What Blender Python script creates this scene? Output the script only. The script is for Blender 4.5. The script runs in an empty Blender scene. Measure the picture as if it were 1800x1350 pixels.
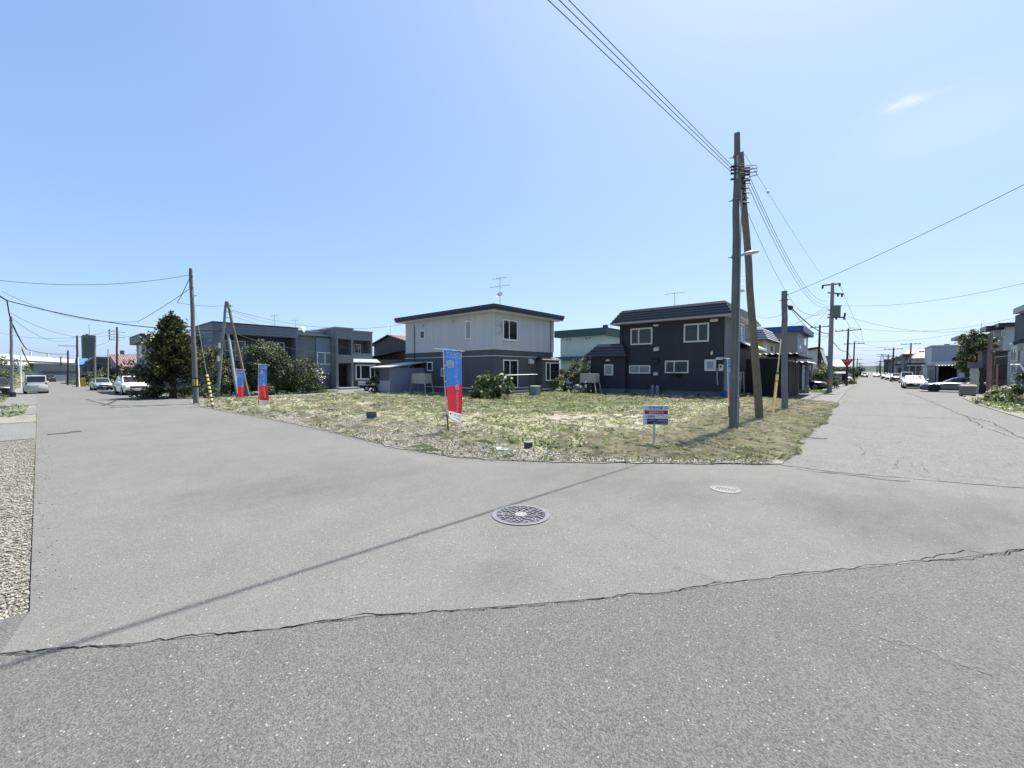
import bpy, math, random
import numpy as np
from mathutils import Vector, Matrix

# ------------------------------------------------------------------ camera, sky, sun, exposure
SC = bpy.context.scene
COL = SC.collection
cam_d = bpy.data.cameras.new('camera')
cam_d.sensor_width = 36.0
cam_d.lens = 14.3
cam_d.clip_start = 0.05
cam_d.clip_end = 6000
cam = bpy.data.objects.new('camera', cam_d)
COL.objects.link(cam)
cam.location = (0, 0, 1.6)
cam.rotation_euler = (math.radians(90 - 1.84), 0, math.radians(41.0))
SC.camera = cam

SUN_EL, SUN_AZ = 65.0, 2.5          # azimuth: degrees from +Y towards +X
world = bpy.data.worlds.new('World')
SC.world = world
world.use_nodes = True
wn, wl = world.node_tree.nodes, world.node_tree.links
wn.clear()
w_out = wn.new('ShaderNodeOutputWorld')
w_bg = wn.new('ShaderNodeBackground')
w_bg.inputs['Strength'].default_value = 0.085
sky = wn.new('ShaderNodeTexSky')
sky.sky_type = 'NISHITA'
sky.sun_disc = False
sky.sun_elevation = math.radians(SUN_EL)
sky.sun_rotation = math.radians(SUN_AZ)
sky.altitude = 0
sky.air_density = 0.7
sky.dust_density = 1.6
sky.ozone_density = 2.0
# the camera's tone response: the pale horizon is held back, channel by channel, over the whole sky
w_sep = wn.new('ShaderNodeSeparateColor'); wl.new(sky.outputs['Color'], w_sep.inputs[0])
w_com = wn.new('ShaderNodeCombineColor')
for i, (g, k) in enumerate(((.65, 1.10), (.55, 1.48), (.25, 2.74))):
    p = wn.new('ShaderNodeMath'); p.operation = 'POWER'; wl.new(w_sep.outputs[i], p.inputs[0]); p.inputs[1].default_value = g
    q = wn.new('ShaderNodeMath'); q.operation = 'MULTIPLY'; wl.new(p.outputs[0], q.inputs[0]); q.inputs[1].default_value = k
    wl.new(q.outputs[0], w_com.inputs[i])
# one small wisp of cloud, high on the right, defined by its direction in the sky
w_tc = wn.new('ShaderNodeTexCoord')
def wmath(op, a, b=None, c=None):
    n = wn.new('ShaderNodeMath'); n.operation = op
    for i, v in enumerate((a, b, c)):
        if v is None: continue
        if isinstance(v, (int, float)): n.inputs[i].default_value = v
        else: wl.new(v, n.inputs[i])
    return n.outputs[0]
def wdot(vec):
    n = wn.new('ShaderNodeVectorMath'); n.operation = 'DOT_PRODUCT'
    wl.new(w_tc.outputs['Generated'], n.inputs[0]); n.inputs[1].default_value = vec
    return n.outputs['Value']
CD = Vector((0.0602, 1.406, 0.657)).normalized()
CE = CD.cross(Vector((0, 0, 1))).normalized()      # sideways
CU = CE.cross(CD).normalized()                      # upwards
cu, cv = wdot(CE), wdot(CU)
cf = wdot(CD)
cv2 = wmath('SUBTRACT', cv, wmath('MULTIPLY', cu, 0.04))
w_no = wn.new('ShaderNodeTexNoise'); w_no.inputs['Scale'].default_value = 26; w_no.inputs['Detail'].default_value = 6; w_no.inputs['Roughness'].default_value = 0.6
w_no.inputs['Distortion'].default_value = 0.6
wl.new(w_tc.outputs['Generated'], w_no.inputs['Vector'])
def blob(su, sv, u0, v0):
    a = wmath('MULTIPLY', wmath('SUBTRACT', cu, u0), 1.0 / su)
    b = wmath('MULTIPLY', wmath('SUBTRACT', cv2, v0), 1.0 / sv)
    r = wmath('ADD', wmath('MULTIPLY', a, a), wmath('MULTIPLY', b, b))
    return wmath('POWER', 2.718, wmath('MULTIPLY', r, -1.0))
core = blob(0.021, 0.010, 0.0, 0.002)
tail = wmath('MULTIPLY', blob(0.045, 0.0035, 0.016, 0.000), 0.35)
veil = wmath('MULTIPLY', blob(0.15, 0.06, 0.05, -0.05), 0.22)
nz = wmath('MULTIPLY', wmath('SUBTRACT', w_no.outputs['Fac'], 0.28), 2.8)
cm = wmath('MULTIPLY', wmath('ADD', core, tail), nz)
cm = wmath('ADD', cm, veil)
front = wmath('GREATER_THAN', cf, 0.2)
cm = wmath('MULTIPLY', wmath('MULTIPLY', cm, front), 0.8)
cl = wn.new('ShaderNodeClamp'); wl.new(cm, cl.inputs['Value'])
w_mix = wn.new('ShaderNodeMix'); w_mix.data_type = 'RGBA'
wl.new(cl.outputs[0], w_mix.inputs['Factor'])
wl.new(w_com.outputs[0], w_mix.inputs[6])
w_mix.inputs[7].default_value = (3.9, 4.1, 4.3, 1)
wl.new(w_mix.outputs[2], w_bg.inputs['Color'])
wl.new(w_bg.outputs[0], w_out.inputs['Surface'])

sun_d = bpy.data.lights.new('sun', 'SUN')
sun_d.energy = 4.0
sun_d.angle = math.radians(0.53)
sun_d.color = (1.0, 0.955, 0.885)
sun = bpy.data.objects.new('sun', sun_d)
COL.objects.link(sun)
_e, _a = math.radians(SUN_EL), math.radians(SUN_AZ)
_dir = Vector((math.sin(_a) * math.cos(_e), math.cos(_a) * math.cos(_e), math.sin(_e)))
sun.rotation_euler = _dir.to_track_quat('Z', 'Y').to_euler()
sun.location = (0, 0, 60)
vs = SC.view_settings
vs.view_transform = 'Standard'
vs.look = 'None'
vs.gamma = 1
vs.use_curve_mapping = False
vs.exposure = 1.6
SC.cycles.max_bounces = 6
SC.cycles.transparent_max_bounces = 12
SC.cycles.caustics_reflective = False
SC.cycles.caustics_refractive = False

# ------------------------------------------------------------------ materials
class NT:
    def __init__(s, name):
        m = bpy.data.materials.new(name); m.use_nodes = True
        s.m = m; s.n = m.node_tree.nodes; s.l = m.node_tree.links
        s.n.clear()
        s.out = s.n.new('ShaderNodeOutputMaterial')
        s.tc = s.n.new('ShaderNodeTexCoord')
    def new(s, t, **kw):
        n = s.n.new(t)
        for k, v in kw.items(): setattr(n, k, v)
        return n
    def put(s, sock, v):
        if isinstance(v, bpy.types.NodeSocket): s.l.new(v, sock)
        else: sock.default_value = v
    def noise(s, scale, detail=3, rough=.55, vec=None, dist=0):
        n = s.new('ShaderNodeTexNoise')
        n.inputs['Scale'].default_value = scale; n.inputs['Detail'].default_value = detail
        n.inputs['Roughness'].default_value = rough; n.inputs['Distortion'].default_value = dist
        s.l.new(vec or s.tc.outputs['Object'], n.inputs['Vector'])
        return n.outputs['Fac']
    def vor(s, scale, feature='F1', vec=None, out='Distance'):
        n = s.new('ShaderNodeTexVoronoi', feature=feature)
        n.inputs['Scale'].default_value = scale
        s.l.new(vec or s.tc.outputs['Object'], n.inputs['Vector'])
        return n.outputs[out]
    def map(s, scale=(1, 1, 1), rot=(0, 0, 0)):
        n = s.new('ShaderNodeMapping'); n.inputs['Scale'].default_value = scale; n.inputs['Rotation'].default_value = rot
        s.l.new(s.tc.outputs['Object'], n.inputs['Vector']); return n.outputs[0]
    def ramp(s, fac, stops):
        n = s.new('ShaderNodeValToRGB'); e = n.color_ramp.elements
        while len(e) < len(stops): e.new(0.5)
        for el, (p, c) in zip(e, stops):
            el.position = p; el.color = c if len(c) == 4 else (*c, 1)
        s.l.new(fac, n.inputs[0]); return n.outputs[0]
    def mix(s, fac, a, b, mode='MIX'):
        n = s.new('ShaderNodeMix', data_type='RGBA', blend_type=mode)
        s.put(n.inputs['Factor'], fac)
        for sk, v in ((n.inputs[6], a), (n.inputs[7], b)):
            if isinstance(v, tuple) and len(v) == 3: v = (*v, 1)
            s.put(sk, v)
        return n.outputs[2]
    def math(s, op, a, b=0.0):
        n = s.new('ShaderNodeMath', operation=op); s.put(n.inputs[0], a); s.put(n.inputs[1], b); return n.outputs[0]
    def bump(s, h, strength=.3, dist=.01):
        n = s.new('ShaderNodeBump'); n.inputs['Strength'].default_value = strength; n.inputs['Distance'].default_value = dist
        s.l.new(h, n.inputs['Height']); return n.outputs[0]
    def bsdf(s, col, rough=.8, metal=0, bump=None, spec=.4, coat=0):
        n = s.new('ShaderNodeBsdfPrincipled')
        if isinstance(col, tuple) and len(col) == 3: col = (*col, 1)
        s.put(n.inputs['Base Color'], col); s.put(n.inputs['Roughness'], rough)
        n.inputs['Metallic'].default_value = metal
        n.inputs['Specular IOR Level'].default_value = spec
        n.inputs['Coat Weight'].default_value = coat
        n.inputs['Coat Roughness'].default_value = .03
        if bump is not None: s.l.new(bump, n.inputs['Normal'])
        s.l.new(n.outputs[0], s.out.inputs['Surface']); return n

def g3(v): return (v, v, v)
_mats = {}
def mat(name, col, rough=.7, metal=0, var=.12, scale=3.0, bump=0, spec=.35, coat=0, streak=False):
    """painted or plain surface with mottling and faint weathering"""
    if name in _mats: return _mats[name]
    t = NT(name)
    vec = t.map((1, 1, .15)) if streak else None
    f = t.noise(scale, 5, .6, vec)
    lo = tuple(c * (1 - var) for c in col); hi = tuple(min(1, c * (1 + var)) for c in col)
    c = t.ramp(f, [(.3, lo), (.7, hi)])
    b = t.bump(t.noise(scale * 12, 3), bump, .01) if bump else None
    r = t.math('ADD', t.math('MULTIPLY', t.noise(scale * 2.3), .2), rough - .1)
    t.bsdf(c, r, metal, b, spec, coat)
    _mats[name] = t.m
    return t.m

def m_asphalt(name, base, stone=75, contrast=.5, speck=.08, crack=0, patch=.18, warm=1.0, bumps=.5, streaks=0, stains=()):
    t = NT(name)
    bw = (base * warm, base * 1.03, base / warm * 1.005)
    big = t.noise(.35, 5, .6)
    mid = t.noise(2.1, 6, .65)
    c = t.mix(t.math('MULTIPLY', big, 1), tuple(x * (1 - patch) for x in bw), tuple(x * (1 + patch) for x in bw))
    c = t.mix(t.ramp(mid, [(.35, g3(0)), (.75, g3(1))]), c, t.mix(1.0, c, g3(.86), 'MULTIPLY'))
    dn = t.noise(6.5, 3, .5)
    cell = t.vor(stone, out='Color')
    sep = t.new('ShaderNodeSeparateColor'); t.l.new(cell, sep.inputs[0])
    g = t.ramp(sep.outputs[0], [(0, g3(1 - contrast * .75)), (.5, g3(1.0)), (.85, g3(1 + contrast * .5)), (1, g3(1 + contrast))])
    c = t.mix(1.0, c, g, 'MULTIPLY')
    fine = t.noise(stone * 3.1, 2, .5)
    c = t.mix(1.0, c, t.ramp(fine, [(.3, g3(.8)), (.7, g3(1.18))]), 'MULTIPLY')
    # pale single stones in the aggregate
    cell2 = t.vor(stone * .62, out='Color')
    sep2 = t.new('ShaderNodeSeparateColor'); t.l.new(cell2, sep2.inputs[0])
    d2 = t.vor(stone * .62)
    near = t.math('LESS_THAN', d2, .42)
    sp = t.math('MULTIPLY', t.math('GREATER_THAN', sep2.outputs[1], 1 - speck), near)
    c = t.mix(sp, c, (base * 3.1, base * 3.0, base * 2.75))
    cell3 = t.vor(stone * .5, out='Color')
    sep3 = t.new('ShaderNodeSeparateColor'); t.l.new(cell3, sep3.inputs[0])
    dk = t.math('MULTIPLY', t.math('GREATER_THAN', sep3.outputs[2], 1 - speck * .9), t.math('LESS_THAN', t.vor(stone * .5), .3))
    c = t.mix(dk, c, g3(base * .35))
    for k, (sx, sy, sr, ss) in enumerate(stains):
        # a darker, rubbed patch with a ragged outline
        mp = t.new('ShaderNodeMapping'); mp.inputs['Location'].default_value = (-sx, -sy, 0); t.l.new(t.tc.outputs['Object'], mp.inputs['Vector'])
        ln = t.new('ShaderNodeVectorMath', operation='LENGTH'); t.l.new(mp.outputs[0], ln.inputs[0])
        dd = t.math('ADD', t.math('DIVIDE', ln.outputs['Value'], sr), t.math('MULTIPLY', t.math('SUBTRACT', t.noise(2.2, 6, .7, t.map((1, .45, 1), (0, 0, .6 + k))), .5), 2.4))
        c = t.mix(t.ramp(dd, [(.10, g3(min(1, ss * 1.25))), (1.0, g3(0))]), c, t.mix(1.0, c, g3(.60), 'MULTIPLY'))
    if streaks:
        st = t.noise(1.0, 6, .7, t.map((.35, 3.2, 1), (0, 0, math.radians(streaks))))
        c = t.mix(1.0, c, t.ramp(st, [(.36, g3(.80)), (.55, g3(1.0)), (.7, g3(1.06))]), 'MULTIPLY')
    if crack:
        dv = t.new('ShaderNodeVectorMath', operation='ADD')
        nn = t.new('ShaderNodeTexNoise'); nn.inputs['Scale'].default_value = 2.6; nn.inputs['Detail'].default_value = 4
        t.l.new(t.tc.outputs['Object'], nn.inputs['Vector'])
        sc_ = t.new('ShaderNodeVectorMath', operation='SCALE'); sc_.inputs['Scale'].default_value = .5
        t.l.new(nn.outputs['Color'], sc_.inputs[0])
        t.l.new(t.tc.outputs['Object'], dv.inputs[0]); t.l.new(sc_.outputs[0], dv.inputs[1])
        e = t.vor(2.1, 'DISTANCE_TO_EDGE', dv.outputs[0])
        msk = t.ramp(t.noise(.8, 4, .6), [(.36, g3(0)), (.52, g3(.9))])
        line = t.math('MULTIPLY', t.math('LESS_THAN', e, .013), t.math('MULTIPLY', msk, crack))
        c = t.mix(line, c, g3(base * .55))
    h = t.math('ADD', t.vor(stone), t.math('MULTIPLY', fine, .6))
    t.bsdf(c, .86, 0, t.bump(h, bumps, .006), .3)
    return t.m

def m_leaf(name, col, var=.35, trans=.16, scale=1.7):
    t = NT(name)
    f = t.noise(scale, 4, .6)
    f2 = t.noise(19, 2)
    c = t.ramp(t.math('ADD', t.math('MULTIPLY', f, .6), t.math('MULTIPLY', f2, .4)),
               [(.3, tuple(x * (1 - var) for x in col)), (.7, tuple(x * (1 + var) for x in col))])
    p = t.bsdf(c, .55, 0, None, .35)
    tr = t.new('ShaderNodeBsdfTranslucent'); t.l.new(c, tr.inputs['Color'])
    ms = t.new('ShaderNodeMixShader'); ms.inputs[0].default_value = trans
    t.l.new(p.outputs[0], ms.inputs[1]); t.l.new(tr.outputs[0], ms.inputs[2])
    t.l.new(ms.outputs[0], t.out.inputs['Surface'])
    return t.m

def m_cloth(name, col):
    t = NT(name); c = t.ramp(t.noise(4, 4), [(.3, tuple(x * .93 for x in col)), (.7, tuple(min(1, x * 1.07) for x in col))])
    p = t.bsdf(c, .8, 0, None, .2); tr = t.new('ShaderNodeBsdfTranslucent'); t.l.new(c, tr.inputs['Color'])
    ms = t.new('ShaderNodeMixShader'); ms.inputs[0].default_value = .42
    t.l.new(p.outputs[0], ms.inputs[1]); t.l.new(tr.outputs[0], ms.inputs[2]); t.l.new(ms.outputs[0], t.out.inputs['Surface'])
    return t.m

def m_glass(name='window_glass', tint=(.02, .025, .03), see=.35):
    t = NT(name)
    p = t.bsdf(tint, .04, 0, t.bump(t.noise(1.3, 2), .05, .02), .6)
    tr = t.new('ShaderNodeBsdfTransparent')
    ms = t.new('ShaderNodeMixShader'); ms.inputs[0].default_value = see
    t.l.new(p.outputs[0], ms.inputs[1]); t.l.new(tr.outputs[0], ms.inputs[2])
    t.l.new(ms.outputs[0], t.out.inputs['Surface'])
    return t.m

def m_wood(name, col):
    t = NT(name)
    v = t.map((9, 9, .35))
    f = t.noise(3, 6, .65, v)
    kn = t.noise(1.6, 3)
    c = t.ramp(f, [(.25, tuple(x * .6 for x in col)), (.5, col), (.78, tuple(x * 1.3 for x in col))])
    c = t.mix(1.0, c, t.ramp(kn, [(.3, g3(.82)), (.7, g3(1.12))]), 'MULTIPLY')
    t.bsdf(c, .85, 0, t.bump(f, .5, .006), .2)
    return t.m

M = {}
M['road'] = m_asphalt('asphalt_smooth', .112, 150, .34, .008, 0, .17, 1.03, .35, 0, [(0.33, 5.68, 1.3, 0.45), (-0.4, 6.24, 1.1, 0.3), (-1.79, 5.5, 0.9, 0.3), (-3.17, 5.7, 1.6, 0.35), (1.0, 6.92, 1.2, 0.4), (-2.13, 2.32, 0.5, 0.3), (-5.63, 3.11, 1.4, 0.3), (-6.07, 1.61, 1.2, 0.35)])
M['road_mid'] = m_asphalt('asphalt_crossing', .106, 110, .32, .015, 0, .14, 1.02, .3, 0)
M['road_old'] = m_asphalt('asphalt_coarse', .089, 150, .55, .016, 0, .14, 1.03, .55, 0)
M['road_right'] = m_asphalt('asphalt_cracked', .112, 100, .36, .02, 1.0, .10, 1.01, .35, 0)
M['apron'] = m_asphalt('driveway_asphalt', .125, 90, .3, .03, 0, .12, 1.0, .3, 0)
M['crack'] = mat('crack_dark', (.012, .012, .013), .95, spec=.1)
M['sealer'] = mat('joint_dark', (.05, .05, .052), .9, spec=.1)
t = NT('ground_dirt')
c = t.mix(t.ramp(t.noise(.05, 6, .6), [(.4, g3(0)), (.6, g3(1))]), (.16, .145, .115), (.075, .10, .04))
c = t.mix(1.0, c, t.ramp(t.noise(4, 5, .7), [(.3, g3(.75)), (.7, g3(1.2))]), 'MULTIPLY')
t.bsdf(c, .95, 0, t.bump(t.noise(25, 4), .5, .02), .1); M['ground'] = t.m
t = NT('gravel_bed')
c = t.ramp(t.vor(48, out='Color'), [(0, (.10, .097, .082)), (.6, (.20, .192, .162)), (1, (.33, .32, .28))])
c = t.mix(1.0, c, t.ramp(t.noise(1.1, 5, .6), [(.3, g3(.82)), (.7, g3(1.15))]), 'MULTIPLY')
t.bsdf(c, .95, 0, t.bump(t.vor(48), .9, .015), .1); M['gravel'] = t.m
t = NT('lot_soil')
f1 = t.noise(.55, 6, .62)
c = t.ramp(f1, [(.36, (.205, .182, .148)), (.52, (.265, .240, .198)), (.68, (.30, .275, .235))])
sepx = t.new('ShaderNodeSeparateXYZ'); t.l.new(t.tc.outputs['Object'], sepx.inputs[0])
hay = t.new('ShaderNodeMapRange'); t.l.new(sepx.outputs[0], hay.inputs[0]); hay.inputs[1].default_value = -4.8; hay.inputs[2].default_value = -2.6
hm = t.math('MULTIPLY', hay.outputs[0], t.ramp(t.noise(1.7, 5, .65), [(.32, g3(.2)), (.55, g3(.95))]))
c = t.mix(hm, c, (.29, .262, .185))
turf = t.math('MULTIPLY', t.ramp(t.noise(.75, 6, .7), [(.42, g3(0)), (.60, g3(.75))]), t.math('SUBTRACT', 1.0, t.math('MULTIPLY', hay.outputs[0], .7)))
c = t.mix(turf, c, t.ramp(t.noise(9, 4, .7), [(.3, (.095, .128, .052)), (.7, (.19, .225, .10))]))
c = t.mix(1.0, c, t.ramp(t.noise(7, 6, .7), [(.3, g3(.68)), (.72, g3(1.22))]), 'MULTIPLY')
c = t.mix(t.ramp(t.vor(26), [(.10, g3(1)), (.16, g3(0))]), c, (.33, .30, .24))
t.bsdf(c, .97, 0, t.bump(t.noise(16, 6, .7), .7, .03), .1); M['soil'] = t.m
t = NT('hill_haze')
c = t.ramp(t.noise(.02, 6, .7), [(.35, (.030, .048, .040)), (.65, (.055, .078, .062))])  # distance haze is put into the bluish tone of the hills
t.bsdf(c, .95, 0, None, .1); M['hill'] = t.m
M['stone_a'] = mat('gravel_pale', (.29, .278, .24), .9, scale=9)
M['stone_b'] = mat('gravel_tan', (.19, .18, .15), .9, scale=9)
M['stone_c'] = mat('gravel_grey', (.115, .11, .10), .9, scale=9)
M['grass_a'] = m_leaf('grass_green', (.155, .205, .075), .3, .4)
M['grass_b'] = m_leaf('grass_yellowgreen', (.205, .25, .105), .3, .4)
M['grass_c'] = m_leaf('grass_dry', (.38, .35, .225), .25, .3)
M['straw'] = m_leaf('straw', (.49, .445, .30), .2, .25)
M['leaf_a'] = m_leaf('leaf_mid', (0.05156, 0.07969, 0.02625), .4)
M['leaf_b'] = m_leaf('leaf_light', (0.1031, 0.1359, 0.04688), .3)
M['leaf_c'] = m_leaf('leaf_dark', (0.0224, 0.036, 0.0144), .35)
M['leaf_y'] = m_leaf('leaf_lime', (.15, .17, .05), .3)
M['con_a'] = m_leaf('conifer_mid', (0.04954, 0.06854, 0.02496), .4, .15)
M['con_b'] = m_leaf('conifer_dark', (0.01912, 0.02914, 0.0135), .4, .12)
M['con_c'] = m_leaf('conifer_tip', (0.1093, 0.1242, 0.0472), .3, .15)
M['grey_leaf'] = m_leaf('leaf_silver', (0.1144, 0.1364, 0.088), .3, .2)
M['rust_leaf'] = m_leaf('leaf_rusty', (.14, .105, .065), .3, .2)
M['petal'] = mat('petal_white', (.75, .75, .72), .7, scale=20)
M['bark'] = m_wood('bark', (.085, .065, .045))
M['pole_wood'] = m_wood('pole_weathered', (.135, .137, .128))
M['pole_brown'] = m_wood('pole_brown_wood', (.155, .142, .115))
M['pole_grey'] = m_wood('pole_grey_wood', (.16, .165, .17))
M['pole_dark'] = m_wood('pole_dark_wood', (.075, .062, .052))
M['pole_pink'] = m_wood('pole_reddish', (.17, .125, .12))
M['concrete'] = mat('concrete', (.27, .265, .25), .9, var=.15, scale=4, bump=.2)
M['concrete_d'] = mat('concrete_dark', (.13, .128, .12), .9, var=.2, scale=4, bump=.2)
M['steel'] = mat('galvanised_steel', (.33, .34, .35), .5, .3, scale=6)
M['steel_pole'] = mat('steel_pole_grey', (.20, .215, .22), .55, .1, scale=6)
M['black'] = mat('black_metal', (.018, .018, .02), .5, scale=6)
M['rubber'] = mat('black_rubber', (.014, .014, .014), .85, scale=9)
M['cable'] = mat('cable_black', (.02, .02, .024), .7, scale=9)
M['white'] = mat('white_paint', (.70, .70, .69), .5, var=.06, scale=5)
M['cream'] = mat('cream_frame', (.52, .50, .45), .5, var=.08, scale=5)
M['glass'] = m_glass()
M['glass_dark'] = m_glass('window_glass_dark', (.012, .014, .018), 0)
M['glass_pale'] = m_glass('window_glass_frosted', (.20, .23, .24), 0)
M['room'] = mat('room_dark', (.012, .012, .014), .9)
M['curtain'] = mat('curtain_white', (.42, .42, .41), .9, var=.18, scale=11)
M['yellow'] = mat('guard_yellow', (.48, .33, .09), .6, var=.15, scale=8)
M['yellow_b'] = mat('stripe_yellow', (.52, .42, .12), .6, var=.12, scale=8)
M['red'] = mat('sign_red', (.42, .035, .03), .5, var=.08)
M['chrome'] = mat('chrome', (.6, .6, .62), .15, .9)
M['lamp_w'] = mat('headlight_lens', (.55, .57, .6), .12, .2, spec=.6)
M['lamp_r'] = mat('tail_light_red', (.16, .012, .012), .2, spec=.6)

# ------------------------------------------------------------------ building helpers
def tag(o, label=None, cat=None, group=None, kind=None):
    if label: o['label'] = label
    if cat: o['category'] = cat
    if group: o['group'] = group
    if kind: o['kind'] = kind
    return o
def thing(name, label, cat, loc=(0, 0, 0), group=None):
    o = bpy.data.objects.new(name, None); COL.objects.link(o)
    o.location = loc; o.empty_display_size = .2
    return tag(o, label, cat, group)
def root_loc(p):
    while p is not None and p.parent is not None: p = p.parent
    return Vector(p.location) if p is not None else Vector((0, 0, 0))
class MB:
    """collects shapes (world coordinates) and links them as ONE mesh object"""
    def __init__(s): s.v = []; s.f = []; s.mi = []; s.k = 0
    def add(s, vs, fs, k=None):
        o = len(s.v); s.v += [tuple(x) for x in vs]
        s.f += [tuple(i + o for i in f) for f in fs]; s.mi += [s.k if k is None else k] * len(fs)
        return s
    def box(s, x0, x1, y0, y1, z0, z1, k=None):
        x0, x1 = sorted((x0, x1)); y0, y1 = sorted((y0, y1)); z0, z1 = sorted((z0, z1))
        return s.add([(x0, y0, z0), (x1, y0, z0), (x1, y1, z0), (x0, y1, z0), (x0, y0, z1), (x1, y0, z1), (x1, y1, z1), (x0, y1, z1)],
                     [(0, 3, 2, 1), (4, 5, 6, 7), (0, 1, 5, 4), (1, 2, 6, 5), (2, 3, 7, 6), (3, 0, 4, 7)], k)
    def obox(s, c, ax, ay, az, hx, hy, hz, k=None):
        c = Vector(c); ax, ay, az = Vector(ax).normalized() * hx, Vector(ay).normalized() * hy, Vector(az).normalized() * hz
        P = [c + ax * a + ay * b + az * d for d in (-1, 1) for a, b in ((-1, -1), (1, -1), (1, 1), (-1, 1))]
        return s.add(P, [(0, 3, 2, 1), (4, 5, 6, 7), (0, 1, 5, 4), (1, 2, 6, 5), (2, 3, 7, 6), (3, 0, 4, 7)], k)
    def bar(s, a, b, w, h=None, k=None):
        a, b = Vector(a), Vector(b); d = (b - a); L = d.length; d.normalize()
        u = Vector((0, 0, 1)) if abs(d.z) < .9 else Vector((1, 0, 0))
        x = d.cross(u).normalized(); y = x.cross(d)
        return s.obox((a + b) / 2, x, y, d, w / 2, (h or w) / 2, L / 2, k)
    def cyl(s, a, b, r0, r1=None, n=12, k=None, caps=True):
        r1 = r0 if r1 is None else r1
        a, b = Vector(a), Vector(b); d = (b - a).normalized()
        u = Vector((1, 0, 0)) if abs(d.x) < .9 else Vector((0, 1, 0))
        x = d.cross(u).normalized(); y = d.cross(x)
        P = [c + (x * math.cos(t) + y * math.sin(t)) * r for c, r in ((a, r0), (b, r1)) for t in [2 * math.pi * i / n for i in range(n)]]
        F = [(i, (i + 1) % n, n + (i + 1) % n, n + i) for i in range(n)]
        if caps: F += [tuple(range(n - 1, -1, -1)), tuple(range(n, 2 * n))]
        return s.add(P, F, k)
    def tube(s, pts, r, n=6, k=None):
        pts = [Vector(p) for p in pts]; P = []; F = []
        rs = r if isinstance(r, (list, tuple)) else [r] * len(pts)
        for i, p in enumerate(pts):
            d = (pts[min(i + 1, len(pts) - 1)] - pts[max(i - 1, 0)]).normalized()
            u = Vector((0, 0, 1)) if abs(d.z) < .95 else Vector((1, 0, 0))
            x = d.cross(u).normalized(); y = x.cross(d)
            P += [p + (x * math.cos(t) + y * math.sin(t)) * rs[i] for t in [2 * math.pi * j / n for j in range(n)]]
        for i in range(len(pts) - 1):
            F += [(i * n + j, i * n + (j + 1) % n, (i + 1) * n + (j + 1) % n, (i + 1) * n + j) for j in range(n)]
        F += [tuple(range(n - 1, -1, -1)), tuple(range((len(pts) - 1) * n, len(pts) * n))]
        return s.add(P, F, k)
    def prism(s, poly, z0, z1, k=None):
        n = len(poly)
        P = [(x, y, z0) for x, y in poly] + [(x, y, z1) for x, y in poly]
        ar = sum(poly[i][0] * poly[(i + 1) % n][1] - poly[(i + 1) % n][0] * poly[i][1] for i in range(n))
        F = [tuple(range(n - 1, -1, -1)), tuple(range(n, 2 * n))] + [(i, (i + 1) % n, n + (i + 1) % n, n + i) for i in range(n)]
        if ar < 0: F = [f[::-1] for f in F]
        return s.add(P, F, k)
    def quad(s, *p, k=None): return s.add(p, [tuple(range(len(p)))], k)
    def ball(s, c, rx, ry=None, rz=None, nu=12, nv=8, k=None):
        ry = ry or rx; rz = rz or rx; c = Vector(c); P = []; F = []
        for j in range(nv + 1):
            ph = math.pi * j / nv
            for i in range(nu):
                th = 2 * math.pi * i / nu
                P.append(c + Vector((rx * math.sin(ph) * math.cos(th), ry * math.sin(ph) * math.sin(th), rz * math.cos(ph))))
        for j in range(nv):
            for i in range(nu): F.append((j * nu + i, (j + 1) * nu + i, (j + 1) * nu + (i + 1) % nu, j * nu + (i + 1) % nu))
        return s.add(P, F, k)
    def frustum(s, lo, hi, z0, z1, k=None):
        """lo, hi: (x0, x1, y0, y1)"""
        P = [(lo[0], lo[2], z0), (lo[1], lo[2], z0), (lo[1], lo[3], z0), (lo[0], lo[3], z0), (hi[0], hi[2], z1), (hi[1], hi[2], z1), (hi[1], hi[3], z1), (hi[0], hi[3], z1)]
        return s.add(P, [(0, 3, 2, 1), (4, 5, 6, 7), (0, 1, 5, 4), (1, 2, 6, 5), (2, 3, 7, 6), (3, 0, 4, 7)], k)
    def build(s, name, mats, parent=None, smooth=None, label=None, kind=None):
        me = bpy.data.meshes.new(name)
        off = root_loc(parent)
        me.from_pydata([(x - off.x, y - off.y, z - off.z) for x, y, z in s.v], [], s.f)
        if not isinstance(mats, (list, tuple)): mats = [mats]
        for m in mats: me.materials.append(m)
        if len(mats) > 1: me.polygons.foreach_set('material_index', s.mi)
        if smooth is not None:
            me.shade_smooth()
            me.set_sharp_from_angle(angle=math.radians(smooth))
        me.update()
        o = bpy.data.objects.new(name, me); COL.objects.link(o)
        if parent is not None: o.parent = parent
        return tag(o, label, None, None, kind)
def mesh_np(name, V, F, mats, mi=None, parent=None, smooth=False):
    """V (n,3), F (m,k) numpy -> one object"""
    me = bpy.data.meshes.new(name)
    off = root_loc(parent); V = np.asarray(V, dtype=np.float32) - np.array(off, dtype=np.float32)
    n, m, k = len(V), len(F), F.shape[1]
    me.vertices.add(n); me.vertices.foreach_set('co', V.ravel())
    me.loops.add(m * k); me.loops.foreach_set('vertex_index', F.ravel().astype(np.int32))
    me.polygons.add(m); me.polygons.foreach_set('loop_start', np.arange(0, m * k, k, dtype=np.int32))
    if not isinstance(mats, (list, tuple)): mats = [mats]
    for q in mats: me.materials.append(q)
    if mi is not None: me.polygons.foreach_set('material_index', np.asarray(mi, dtype=np.int32))
    me.update(calc_edges=True); me.validate()
    if smooth: me.shade_smooth()
    o = bpy.data.objects.new(name, me); COL.objects.link(o)
    if parent is not None: o.parent = parent
    return o
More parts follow.
